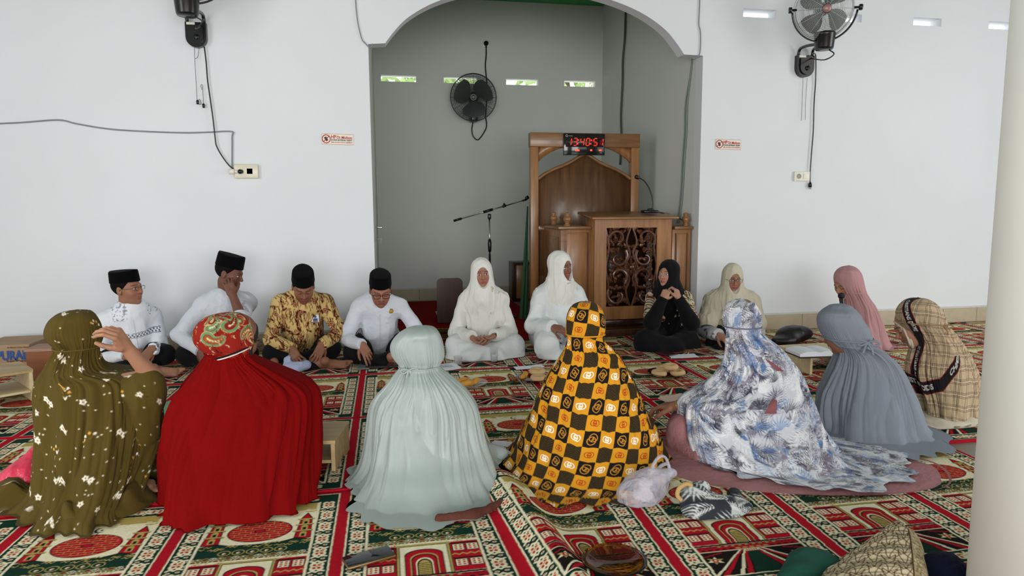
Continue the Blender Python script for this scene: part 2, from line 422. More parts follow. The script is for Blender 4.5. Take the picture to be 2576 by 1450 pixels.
def el(c, r, M=None, k=.01, op='u'):
    c = np.asarray(c, float); r = np.asarray(r, float); m = r.max()
    def f(P):
        q = P-c
        if M is not None: q = q@np.asarray(M).T
        k0 = np.sqrt(((q/r)**2).sum(1)); k1 = np.sqrt(((q/(r*r))**2).sum(1))+1e-9
        return k0*(k0-1)/k1
    return Prim(f, c-m, c+m, op, k)
def half(p, n, k=.004, op='i'):
    """keep the side behind plane through p with normal n"""
    p = np.asarray(p, float); n = nrm(n)
    return Prim(lambda P: (P-p)@n, p, p, op, k)
def evalf(prims, P, disp=None):
    P = np.asarray(P, np.float32); d = np.full(len(P), 1.0, np.float32)
    for pr in prims:
        e = pr.f(P).astype(np.float32); k = pr.k
        if pr.op == 'u':
            if k > 0: h = np.clip(.5+.5*(d-e)/k, 0, 1); d = d*(1-h)+e*h-k*h*(1-h)
            else: d = np.minimum(d, e)
        else:
            if pr.op == 's': e = -e
            if k > 0: h = np.clip(.5-.5*(d-e)/k, 0, 1); d = d*(1-h)+e*h+k*h*(1-h)
            else: d = np.maximum(d, e)
    if disp is not None: d = d+disp(P).astype(np.float32)
    return d
_E = [(0, 1), (2, 3), (4, 5), (6, 7), (0, 2), (1, 3), (4, 6), (5, 7), (0, 4), (1, 5), (2, 6), (3, 7)]
_CO = np.array([[0, 0, 0], [1, 0, 0], [0, 1, 0], [1, 1, 0], [0, 0, 1], [1, 0, 1], [0, 1, 1], [1, 1, 1]])
def solid(prims, h, disp=None, floor=None, pad=.02, B=5, colf=None):
    us = [p for p in prims if p.op == 'u']
    lo = np.min([p.lo for p in us], 0)-pad; hi = np.max([p.hi for p in us], 0)+pad
    nb = np.ceil((hi-lo)/(h*B)).astype(int)+1; n = nb*B
    g = [lo[a]+(np.arange(nb[a])+.5)*h*B-.5*h for a in range(3)]
    Cc = np.stack(np.meshgrid(*g, indexing='ij'), -1).reshape(-1, 3)
    def F(P):
        d = evalf(prims, P, disp)
        if floor is not None: d = np.maximum(d, floor-P[:, 2])
        return d
    dc = np.concatenate([F(Cc[i:i+200000]) for i in range(0, len(Cc), 200000)]).reshape(nb)
    D = np.repeat(np.repeat(np.repeat(np.where(dc > 0, 1.0, -1.0).astype(np.float32), B, 0), B, 1), B, 2)
    near = np.argwhere(np.abs(dc) < h*B*1.35+.012)
    o = np.stack(np.meshgrid(np.arange(B), np.arange(B), np.arange(B), indexing='ij'), -1).reshape(-1, 3)
    for i in range(0, len(near), 4000):
        I = (near[i:i+4000, None, :]*B+o[None]).reshape(-1, 3)
        D[I[:, 0], I[:, 1], I[:, 2]] = F((lo+I*h).astype(np.float32))
    S = D < 0
    cnt = sum(S[a:n[0]-1+a, b:n[1]-1+b, c:n[2]-1+c].astype(np.int8) for a in (0, 1) for b in (0, 1) for c in (0, 1))
    act = np.argwhere((cnt > 0) & (cnt < 8)); idx = np.full(cnt.shape, -1, np.int32)
    idx[act[:, 0], act[:, 1], act[:, 2]] = np.arange(len(act))
    cv = np.stack([D[act[:, 0]+c[0], act[:, 1]+c[1], act[:, 2]+c[2]] for c in _CO], 1)
    cv = np.clip(cv, -h*2, h*2)
    acc = np.zeros((len(act), 3)); num = np.zeros(len(act))
    for a, b in _E:
        va, vb = cv[:, a], cv[:, b]; m = (va < 0) != (vb < 0); t = np.where(m, va/(va-vb+1e-12), 0)
        acc += m[:, None]*(_CO[a]+t[:, None]*(_CO[b]-_CO[a])); num += m
    V = lo+(act+acc/num[:, None])*h
    quads = []
    for ax in range(3):
        b, c = (ax+1) % 3, (ax+2) % 3
        s0 = [slice(None)]*3; s1 = [slice(None)]*3; s0[ax] = slice(0, -1); s1[ax] = slice(1, None)
        cr = S[tuple(s0)] != S[tuple(s1)]; E = np.argwhere(cr); E = E[(E[:, b] > 0) & (E[:, c] > 0)]
        E = E[(E[:, b] < n[b]-1) & (E[:, c] < n[c]-1)]
        def cell(db, dcc):
            q = E.copy(); q[:, b] -= db; q[:, c] -= dcc; return idx[q[:, 0], q[:, 1], q[:, 2]]
        Q = np.stack([cell(1, 1), cell(0, 1), cell(0, 0), cell(1, 0)], 1)
        fl = ~S[E[:, 0], E[:, 1], E[:, 2]]; Q[fl] = Q[fl][:, ::-1]
        quads.append(Q[(Q >= 0).all(1)])
    Fq = np.concatenate(quads)
    # one light relaxation of the surface
    cnt2 = np.zeros(len(V)); sm = np.zeros_like(V)
    for k in range(4):
        np.add.at(sm, Fq[:, k], V[Fq[:, (k+1) % 4]]+V[Fq[:, (k-1) % 4]]); np.add.at(cnt2, Fq[:, k], 2)
    ok = cnt2 > 0; V[ok] = V[ok]*.5+.5*sm[ok]/cnt2[ok][:, None]
    C = colf(V) if colf else None
    return G(V, Fq, C)

# ------------------------------------------------------------------ people
class Head:
    """C centre between the ears at eye level, d face direction, roll degrees (+ = top towards the person's left)"""
    def __init__(s, C, d, roll=0, sc=1.0):
        s.C = np.asarray(C, float); s.sc = sc; y = nrm(d); x = nrm(np.cross(y, UP)); z = np.cross(x, y)
        a = math.radians(roll); x, z = x*math.cos(a)+z*math.sin(a), z*math.cos(a)-x*math.sin(a)
        s.M = np.array([x, y, z])
    def w(s, x, y, z): return s.C+s.sc*(np.array([x, y, z])@s.M)
    def loc(s, P): return (np.asarray(P)-s.C)@s.M.T/s.sc
    def prims(s, female=False, fat=1.0):
        w, k, M = s.w, s.sc, s.M
        E = lambda c, r, kk, op='u', MM=None: el(w(*c), np.array(r)*k, M if MM is None else MM, kk*k, op)
        R = lambda a, b, r1, r2, kk, op='u': rc(w(*a), w(*b), r1*k, r2*k, kk*k, op)
        jw = .040 if female else .046*fat
        P = [E((0, -.014, .037), (.076, .094, .083), .01), E((0, .020, -.022), (.064*fat, .070, .088), .03),
             E((0, .034, -.074), (jw, .044, .040), .03), E((0, .066, -.100), (.020, .016, .014), .02),
             E((.040, .052, -.030), (.024*fat, .026, .028), .02), E((-.040, .052, -.030), (.024*fat, .026, .028), .02),
             R((-.034, .076, .020), (0, .086, .020), .009, .010, .016), R((.034, .076, .020), (0, .086, .020), .009, .010, .016),
             E((.032, .094, .001), (.017, .012, .011), .012, 's'), E((-.032, .094, .001), (.017, .012, .011), .012, 's'),
             E((.031, .073, .002), (.0155, .0145, .0125), .003), E((-.031, .073, .002), (.0155, .0145, .0125), .003),
             R((0, .086, .012), (0, .103, -.026), .0065, .0105, .010), E((0, .104, -.031), (.011, .009, .008), .006),
             E((.013, .092, -.033), (.009, .010, .007), .005), E((-.013, .092, -.033), (.009, .010, .007), .005),
             R((-.019, .080, -.060), (0, .090, -.056), .0045, .0075, .006), R((.019, .080, -.060), (0, .090, -.056), .0045, .0075, .006),
             R((-.015, .079, -.067), (0, .087, -.068), .0050, .0085, .006), R((.015, .079, -.067), (0, .087, -.068), .0050, .0085, .006),
             R((-.021, .090, -.0615), (.021, .090, -.0615), .0014, .0014, .003, 's'),
             E((0, .090, -.081), (.016, .006, .006), .008, 's')]
        for sx in (-1, 1):
            P += [E((sx*.0765, -.010, -.004), (.008, .019, .031), .006), E((sx*.083, -.004, .002), (.006, .010, .016), .005, 's')]
        return P
    def neck(s, N, r=.052): return [rc(s.w(0, -.015, -.07), N, r*s.sc, r*1.05, .02)]
    def colf(s, skin, eyes='open', brow=1.0, lip=(150, 84, 78), stub=0.0, skin_only=None):
        sk = lin(skin)
        def f(V):
            q = s.loc(V); x, y, z = q[:, 0], q[:, 1], q[:, 2]; ax = np.abs(x)
            nse = vnoise(V*60)[:, None]; c = sk*(0.93+.14*nse)
            def mixin(m, col, a=1.0):
                nonlocal c
                m = np.clip(m, 0, 1)[:, None]*a; c = c*(1-m)+lin(col)*m
            front = y > .045
            # cheeks and nose a touch redder
            mixin(np.exp(-((ax-.04)**2+(z+.03)**2)/.0004)*front, np.minimum(np.array(skin)*[1.08, .9, .88], 255), .5)
            lm = front*np.clip(1.4-((x/.023)**2+((z+.062)/.0115)**2), 0, 1)*1.6
            mixin(lm, lip); mixin(front*(ax < .021)*np.exp(-((z+.0615)/.0016)**2), (70, 34, 30), .8)
            bz = .0235+.003*np.cos((ax-.03)/.016*1.4)
            mixin(front*(ax > .012)*(ax < .050)*np.clip(1.5-np.abs(z-bz)/.0032, 0, 1), (30, 24, 22), .85*brow)
            if eyes == 'open':
                e = ((ax-.031)/.0145)**2+((z-.0015)/.0058)**2
                mixin(front*(e < 1.0), (216, 208, 204)); mixin(front*(e < 1.05)*(((ax-.031)**2+(z-.002)**2) < .0062**2), (28, 18, 15))
                mixin(front*np.clip(1.3-np.abs(((ax-.031)/.0155)**2+((z-.001)/.0072)**2-1.1)/.28, 0, 1)*(z > .001), (30, 20, 18), .85)
            else:
                zz = -.0035-.004*(1-((ax-.031)/.016)**2)
                mixin(front*(ax > .016)*(ax < .046)*np.clip(1.6-np.abs(z-zz)/.0022, 0, 1), (28, 19, 17), .9)
            mixin(front*(ax > .005)*(ax < .013)*(np.abs(z+.0385) < .0028)*(y > .08), (52, 26, 22), .7)
            if stub:
                mixin((y > .02)*np.clip((-.045-z)/.02, 0, 1)*(z > -.125)*(vnoise(V*300) > .35), (40, 32, 30), stub)
                mixin(front*(ax < .024)*np.exp(-((z+.0485)/.0045)**2), (38, 28, 26), min(1, stub*2.5))
            return c
        return f
def skin_col(rgb):
    c0 = lin(rgb)
    return lambda V: c0*(0.9+.2*vnoise(V*50))[:, None]
def hand(Wr, d, n, side, curl=(25, 30, 20), spread=6, thumb=(.5, .35), sc=1.0, fing=None):
    """Wr wrist, d towards the fingers, n out of the palm, side +1/-1: thumb lies towards side*cross(d,n)"""
    d = nrm(d); n = nrm(np.asarray(n)-d*np.dot(n, d)); t = np.cross(d, n)*side; P = []
    w = lambda a, b, c: np.asarray(Wr)+sc*(d*a+t*b+n*c)
    P.append(rc(w(-.02, 0, 0), w(.018, 0, 0), .025*sc, .026*sc, .01, sc=(n, .8)))
    for b0, b1 in ((.015, .026), (.002, .008), (-.012, -.010), (-.020, -.026)):
        P.append(rc(w(.015, b0, 0), w(.082-.004*abs(b1)/.026, b1, 0), .0145*sc, .0115*sc, .012))
    P.append(rc(w(.022, .024, .006), w(.055, .026, .006), .014*sc, .011*sc, .012))
    base = [(.088, .027), (.092, .009), (.088, -.009), (.080, -.026)]
    LL = [(.042, .025, .020), (.046, .029, .021), (.043, .027, .020), (.034, .020, .018)]
    for i in range(4):
        a = math.radians(spread*(1.4-i)); fd = nrm(d*math.cos(a)+t*math.sin(a)); p = w(base[i][0]-.006, base[i][1], 0)
        cu = fing[i] if fing else curl; ang = 0; r = (.0098, .0088, .0080, .0068)
        for j in range(3):
            ang += math.radians(cu[j]*(1+.08*i)); q = p+sc*LL[i][j]*(fd*math.cos(ang)+n*math.sin(ang))
            k = .90 if i == 3 else 1.0
            P.append(rc(p, q, r[j]*sc*k, r[j+1]*sc*k, .004 if j == 0 else .002)); p = q
    tb = w(.022, .027, .008); t1 = nrm(d*.62+t*thumb[0]+n*thumb[1]); t2 = nrm(d*.85+t*(thumb[0]-.35)+n*(thumb[1]+.1))
    p1 = tb+t1*.036*sc; p2 = p1+nrm(t1+t2)*.029*sc; p3 = p2+t2*.023*sc
    P += [rc(tb, p1, .0155*sc, .0125*sc, .008), rc(p1, p2, .0118*sc, .0105*sc, .003), rc(p2, p3, .0105*sc, .0085*sc, .003)]
    return P
def foot(A, d, up=UP, sc=1.0, side=1):
    d = nrm(d); up = nrm(np.asarray(up)-d*np.dot(up, d)); s = np.cross(d, up)*side; w = lambda a, b, c: np.asarray(A)+sc*(d*a+s*b+up*c)
    P = [rc(w(0, 0, .03), w(0, 0, -.02), .034, .034, .02), rc(w(-.045, 0, -.035), w(.05, 0, -.03), .030, .032, .02),
         rc(w(.03, 0, -.02), w(.13, .012, -.038), .030, .022, .02), rc(w(.05, -.01, -.035), w(.13, -.022, -.045), .026, .017, .02)]
    for i in range(5):
        a = w(.135-.008*i, .028-.0165*i, -.043); L = .045-.005*i; r = .0135 if i == 0 else .0095-.0006*i
        P.append(rc(a, a+d*L*sc-up*.004, r, r*.9, .006))
    return P
def ik(S, Wp, l1, l2, hint):
    S = np.asarray(S, float); Wp = np.asarray(Wp, float); v = Wp-S; D = np.linalg.norm(v); v = v/(D+1e-9)
    D2 = min(D, (l1+l2)*.999); a = (l1*l1-l2*l2+D2*D2)/(2*D2); hh = math.sqrt(max(l1*l1-a*a, 0))
    hp = np.asarray(hint, float); hp = nrm(hp-v*np.dot(hp, v)); return S+v*a*(D/D2)+hp*hh
class Fig:
    """skeleton in world space"""
    def __init__(s, pel, head, heading, neck_off=(-.03, -.155), sw=.18, female=False, N=None):
        s.H = head; s.pel = np.asarray(pel, float); s.th = nrm([heading[0], heading[1], 0]); s.rt = np.cross(s.th, UP); s.fem = female
        s.N = np.asarray(N, float) if N is not None else head.C+s.th*neck_off[0]+UP*neck_off[1]
        s.up = nrm(s.N-s.pel); s.fw = nrm(np.cross(s.up, s.rt)); s.sw = sw; s.M = np.array([s.rt, s.fw, s.up])
        s.S = {1: s.N-s.up*.075+s.rt*sw-s.fw*.005, -1: s.N-s.up*.075-s.rt*sw-s.fw*.005}
        s.L = np.linalg.norm(s.N-s.pel)
    def T(s, x, y, z): return s.pel+s.rt*x+s.fw*y+s.up*z*s.L
    def torso(s, g=0.0, belly=0.0, hem=None):
        w = s.sw-.18
        P = [el(s.T(0, -.01, .02), (.165+g, .125+g, .12+g), s.M, .04), el(s.T(0, .005+belly, .33), (.140+g+w, .108+g+belly, .19), s.M, .06),
             el(s.T(0, .0, .70), (.150+g+w, .105+g, .20), s.M, .05),
             rc(s.S[1]-s.rt*.03, s.S[-1]+s.rt*.03, .050+g*.6, .050+g*.6, .07), rc(s.N-s.up*.09, s.N-s.up*.01, .085+g*.5, .055+g*.5, .04)]
        return P
    def arm(s, side, Wp, hint, g=0.0, l1=.28, l2=.25):
        S = s.S[side]; E = ik(S, Wp, l1, l2, hint); return S, E
def limb(a, b, r1, r2, k=.02): return rc(a, b, r1, r2, k)
def wrinkle(amp=.005, f=11.0, seed=0.0, an=(1, 1, 1), amp2=.0018):
    an = np.array(an, float)
    def dsp(P):
        q = P*an*f+seed
        q = q+.6*np.stack([vnoise(q*.5+5), vnoise(q*.5+11), vnoise(q*.5+17)], 1)
        return -amp*(ridge(q)-.62)-amp2*(ridge(q*2.7+3)-.6)
    return dsp

def vfold(amp=.006, f=(24, 24, 7), seed=0, lo=None, hd=None):
    amp = amp*2.0
    def d(P):
        q = P*np.array(f)+seed; q = q+.8*np.stack([vnoise(q*.35), vnoise(q*.35+9), vnoise(q*.35+4)], 1); r = -amp*(ridge(q)-.6)-amp*.35*(ridge(q*2.2)-.6)
        if hd is not None: dd = np.linalg.norm(P-hd.C, axis=1); r = r*np.clip((dd-.07)/.12, .25, 1)
        return r
    return d

# ------------------------------------------------------------------ draped cloaks, lofted ring by ring
def fourier(ks, rs, sharp=1.0):
    ph = rs.rand(len(ks))*2*math.pi; am = rs.rand(len(ks))*.6+.6
    def f(th, dr=0.0):
        v = sum(a*np.sin(k*th+p+dr*(1+.1*k)) for k, p, a in zip(ks, ph, am))/math.sqrt(len(ks))
        return np.sign(v)*np.abs(v)**sharp
    return f
def cloak(rows, depth, z_end=None, nu=420, nv=300, seed=1, neck=None, pleat=.010, fold=.016, p2=2.15, hood_fold=.003,
          kp=(22, 27, 31, 38, 45), kf=(4, 5, 7, 9, 11), hem=.02, twist=.6, extra=None, flare=.04, fold_pow=1.3, creases=1.0, zmin=.017):
    """rows: (py, xl, xr) outline as seen; depth: (py, Y centre, half depth). Rings are horizontal ellipses stacked up the body."""
    rs = np.random.RandomState(seed); dp = np.array(depth, float); R = []
    for py, xl, xr in rows:
        Y = np.interp(py, dp[:, 0], dp[:, 1]); b = np.interp(py, dp[:, 0], dp[:, 2])
        c = at((xl+xr)/2, py, Y); zc = (c-CAM)@C_F; cphi = zc/np.linalg.norm((c-CAM)[:2]); R.append((c[2], c[0], c[1], (xr-xl)/2*zc*min(cphi, 1)/FPX, b, py))
    R = np.array(R)
    if R[-1, 0] > .012: R = np.vstack([R, [0.0, R[-1, 1], R[-1, 2], R[-1, 3]*1.02, R[-1, 4]*1.02, R[-1, 5]+8]])
    R[:, 0] = np.maximum(R[:, 0], .004)
    R = np.vstack([[R[0, 0]+.004, R[0, 1], R[0, 2], .0005, .0005, R[0, 5]-1], R]); R[1:4, 4] = np.minimum(R[1:4, 4], R[1:4, 3]*1.15)
    S = smooth_path(R, 10); S[:, 3] = np.maximum(S[:, 3], .0005); S[:, 4] = np.maximum(S[:, 4], .0005)
    ds = np.hypot(np.diff(S[:, 0]), np.diff(S[:, 3])+.0)+1e-5; L = np.concatenate([[0], np.cumsum(ds)])
    t = np.linspace(0, L[-1], nv); Q = np.stack([np.interp(t, L, S[:, k]) for k in range(6)], 1)
    v = t; th = np.linspace(0, 2*math.pi, nu, endpoint=False)  # th=0 faces the viewer
    TH, VV = np.meshgrid(th, v); z = Q[:, 0][:, None]*np.ones_like(TH)
    a = Q[:, 3][:, None]; b = Q[:, 4][:, None]
    vn = np.interp(neck, Q[:, 5], v) if neck else 0.12; vt = v[-1]
    below = np.clip((VV-vn), 0, None); above = np.clip(vn-VV, 0, None)
    P = fourier(kp, rs, .8); Fo = fourier(kf, rs, .85); F2 = fourier([13, 17, 21, 24], rs, .9)
    rel = np.clip(below/(vt-vn), 0, 1)
    off = -pleat*np.abs(P(TH, twist*rel))*np.where(VV > vn, np.exp(-below/.12)*np.clip(below/.015, 0, 1), np.exp(-above/.04)*np.clip(above/.008, 0, 1))
    off += fold*.9*rel**fold_pow*Fo(TH, twist*2.2*rel)
    wob = .35*np.sin(3*TH+seed)+.5*rel
    def nz(k, kv, sd): return ridge(np.stack([(np.cos(TH+wob*.4)*k).ravel()+sd, (np.sin(TH+wob*.4)*k).ravel()+sd*.7, (VV*kv+.5*np.sin(TH*2+seed)).ravel()], 1)).reshape(TH.shape)
    mask = np.clip(VV/.06-vn/.06+1, 0, 1)*np.clip(.35+rel*1.1, 0, 1)
    off -= fold*creases*mask*(1.25*(nz(2.6, 1.6, seed)**2-.4)+.75*(nz(5.5, 2.6, seed+5)**3-.2)+.25*(nz(12, 5, seed+9)**3-.2))
    off += hood_fold*Fo(TH*1.0+1, 2*VV)*np.clip(1-VV/(vn+1e-6), 0, 1)*np.clip(VV/.05, 0, 1)
    off += .0022*(ridge(np.stack([np.cos(TH).ravel()*4, np.sin(TH).ravel()*4, (VV*9).ravel()], 1)+seed).reshape(TH.shape)-.6)*np.clip(VV/.06, 0, 1)
    hemw = np.clip((VV-(vt-.10))/.10, 0, 1); off += hem*hemw**2*F2(TH, .5)+flare*hemw**3
    ca, sa = np.cos(TH), np.sin(TH); pw = 2.0/p2
    ex = np.sign(sa)*np.abs(sa)**pw; ey = -np.sign(ca)*np.abs(ca)**pw
    rr = np.hypot(a*sa, b*ca)+1e-6; k = 1+off/np.maximum(rr, .02)*np.clip(rr/.03, 0, 1)
    cx, cy = Q[:, 1][:, None], Q[:, 2][:, None]
    e2 = nrm([Q[nv//2, 1], Q[nv//2, 2], 0]); e1 = np.cross(e2, UP)
    X = cx+e1[0]*a*ex*k+e2[0]*b*ey*k; Y = cy+e1[1]*a*ex*k+e2[1]*b*ey*k
    if extra: X, Y, z = extra(X, Y, z, TH, VV, Q)
    V = np.stack([X, Y, np.maximum(z, zmin)], -1).reshape(-1, 3); F = grid_faces(nu, nv, True)
    d = np.sqrt((np.diff(V.reshape(nv, nu, 3), axis=0)**2).sum(-1)); vv = np.concatenate([np.zeros((1, nu)), np.cumsum(d, 0)], 0)
    thc = np.where(TH > math.pi, TH-2*math.pi, TH); Rm = .5*(a+b)*np.ones_like(TH)
    g = G(V, F); g.u = (thc*Rm).ravel(); g.v = vv.ravel(); g.th = thc.ravel(); g.shape = (nv, nu); g.Q = Q; g.vn = vn; g.e1 = e1; g.e2 = e2
    return g
def on_ring(g, px, py):
    """point on the middle plane of a loft that is seen at px, py"""
    j = int(np.argmin(np.abs(g.Q[:, 5]-py))); c = np.array([g.Q[j, 1], g.Q[j, 2], g.Q[j, 0]]); d = ray(px, py); e = nrm([g.Q[j, 1], g.Q[j, 2], 0])
    return CAM+d*((c-CAM)@e)/(d@e)
def carve(g, C, r, M=None):
    """open the cloth inside an ellipsoid"""
    q = g.V-np.asarray(C)
    if M is not None: q = q@np.asarray(M).T
    ins = ((q/np.asarray(r))**2).sum(1) < 1; keep = ~ins[g.F].all(1); F = g.F[keep]
    used = np.zeros(len(g.V), bool); used[F.ravel()] = True; mp = np.cumsum(used)-1
    n = G(g.V[used], mp[F], g.C[used] if g.C is not None else None); return n
# ------------------------------------------------------------------ the hall
YW, YN, XL, XR = 5.95, 8.9, -0.11, 2.885          # front wall, back of the niche, niche sides
RX0, RX1, RY0, RZ = -4.7, 7.8, -4.2, 4.1
M_WALL = mat_wall('white_wall_paint', (220, 223, 227)); M_NICHE = mat_wall('niche_wall_paint', (214, 217, 212))
M_PILLAR = mat_wall('pillar_paint', (238, 240, 233), False)
M_GREEN = mat_plain('green_ceiling_paint', (64, 158, 92), .6, var=.03); M_CEIL = mat_plain('grey_green_ceiling_paint', (118, 134, 124), .8)
M_FLOORTILE = mat_tile('floor_tile', (172, 168, 152), (120, 116, 104), .4, .4); M_SKIRT = mat_tile('skirting_tile', (188, 176, 152), (120, 112, 98), .40, .5)
M_SKIRTCAP = mat_plain('skirting_cap', (198, 196, 188), .4)
M_CONCRETE = mat_plain('vent_mortar', (176, 168, 150), .9, bmp=.5, bs=40)
def arc_pts():
    cx, zb = 1.365, 2.58
    h = [(1.335, 0), (1.27, .085), (1.16, .20), (1.0, .305), (.82, .385), (.6, .45), (.3, .505), (0, .525)]
    P = smooth_path([(cx-a, zb+b, 0) for a, b in h]+[(cx+a, zb+b, 0) for a, b in h[-2::-1]], 5)
    return [(p[0], p[1]) for p in P]
out = [(RX0, 0), (XL, 0), (XL, 2.567)]+arc_pts()+[(XR, 2.576), (XR, 0), (RX1, 0), (RX1, RZ), (RX0, RZ)]
def hole(x0, x1, z0, z1): return [(x0, z0), (x0, z1), (x1, z1), (x1, z0)]
slots = [(3.27, 3.60), (4.19, 4.49), (5.05, 5.36), (5.90, 6.22)]
struct('wall_front', curve_plate([out]+[hole(a, b, 2.935, 3.008) for a, b in slots], .14, None, (0, YW+.07, 0)), M_WALL)
nslots = [(-.02, .42), (.77, 1.20), (1.58, 2.01), (2.36, 2.79)]
struct('wall_niche', curve_plate([[(XL-.1, 0), (XR+.1, 0), (XR+.1, 3.9), (XL-.1, 3.9)]]+[hole(a, b, 2.80, 2.878) for a, b in nslots], .14, None, (0, YN+.07, 0)), M_NICHE)
struct('wall_niche_left', span(XL-.14, XL, YW+.14, YN, 0, 3.9), M_NICHE)
struct('wall_niche_right', span(XR, XR+.14, YW+.14, YN, 0, 3.9), M_NICHE)
struct('ceiling_niche', span(XL-.1, XR+.1, YW+.14, YN+.1, 3.84, 3.94), M_GREEN)
struct('floor', merge(span(RX0, RX1, RY0, YW, -.1, 0), span(XL, XR, YW, YN, -.1, 0)), M_FLOORTILE)
struct('ceiling', span(RX0, RX1, RY0, YW, RZ, RZ+.1), M_CEIL)
wf = [(RY0, 0), (YW, 0), (YW, RZ), (RY0, RZ)]
MY = frame((0, 1, 0), (-1, 0, 0), (0, 0, 1))
struct('wall_left', curve_plate([wf, hole(-2.6, -.2, .7, 2.7), hole(.6, 3.0, .7, 2.7)], .15, MY, (RX0-.07, 0, 0)), M_WALL)
struct('wall_right', curve_plate([wf, hole(-2.6, -.2, .4, 2.8), hole(.8, 3.6, .2, 2.8)], .15, MY, (RX1+.07, 0, 0)), M_WALL)
struct('wall_rear', curve_plate([[(RX0, 0), (RX1, 0), (RX1, RZ), (RX0, RZ)], hole(-3, -.6, .8, 2.8), hole(.3, 2.3, .02, 2.8), hole(3.4, 5.8, .8, 2.8)], .15, None, (0, RY0-.07, 0)), M_WALL)
def skirting(n, x0, x1, y, h=.15):
    struct(n, span(x0, x1, y-.012, y, 0, h), M_SKIRT); struct(n.replace('baseboard', 'trim'), span(x0, x1, y-.016, y, h, h+.018, .002), M_SKIRTCAP)
skirting('baseboard_left', RX0, XL, YW); skirting('baseboard_right', XR, RX1, YW); skirting('baseboard_niche', XL, XR, YN)
struct('baseboard_niche_right', span(XR-.012, XR, YW+.14, YN-.014, 0, .15), M_SKIRT)
# pillar at the right
d0 = ray(2486, 725); phi = math.atan2(d0[0], d0[1]); Dp, rp = 2.35, .26; pa = phi+math.asin(rp/Dp)
PIL = np.array([math.sin(pa)*Dp, math.cos(pa)*Dp, 0])
Thing('pillar', 'thick round cream painted pillar at the right edge of the photo', 'pillar', PIL,
      geo=lathe([(rp, 0), (rp, RZ*.5), (rp, RZ)], PIL, None, 64), mat=M_PILLAR)

# trees outside, seen as green through the vents
M_LEAF = mat_plain('leaf_green', (150, 176, 112), .7, var=.3, vs=3); M_BARK = mat_plain('bark', (90, 76, 60), .9, bmp=.6)
def tree(label, c, r, n, seed):
    rs = np.random.RandomState(seed); p = rs.normal(size=(n, 3)); p = p/np.linalg.norm(p, axis=1)[:, None]*(rs.rand(n, 1)**.5)*np.array(r)+np.array(c)
    a = rs.normal(size=(n, 3)); a /= np.linalg.norm(a, axis=1)[:, None]; b = np.cross(a, rs.normal(size=(n, 3))); b /= np.linalg.norm(b, axis=1)[:, None]
    L = .09+.06*rs.rand(n, 1); V = np.stack([p-a*L, p+b*L*.4, p+a*L, p-b*L*.4], 1).reshape(-1, 3)
    t = Thing('tree', label, 'tree', (c[0], c[1], 0), group=None)
    t.part('foliage', G(V, np.arange(4*n).reshape(n, 4)), M_LEAF, smooth=False)
    t.part('trunk', tube(smooth_path([(c[0], c[1], 0), (c[0]+.1, c[1], c[2]*.5), (c[0], c[1], c[2])], 6), np.linspace(.16, .08, 13), 10), M_BARK)
tree('leafy tree outside behind the two left vents of the niche', (.9, 11.6, 3.5), (1.5, .9, 1.3), 900, 3)
tree('leafy tree outside behind the two right vents of the niche', (3.3, 12.4, 3.6), (1.2, .9, 1.2), 300, 4)

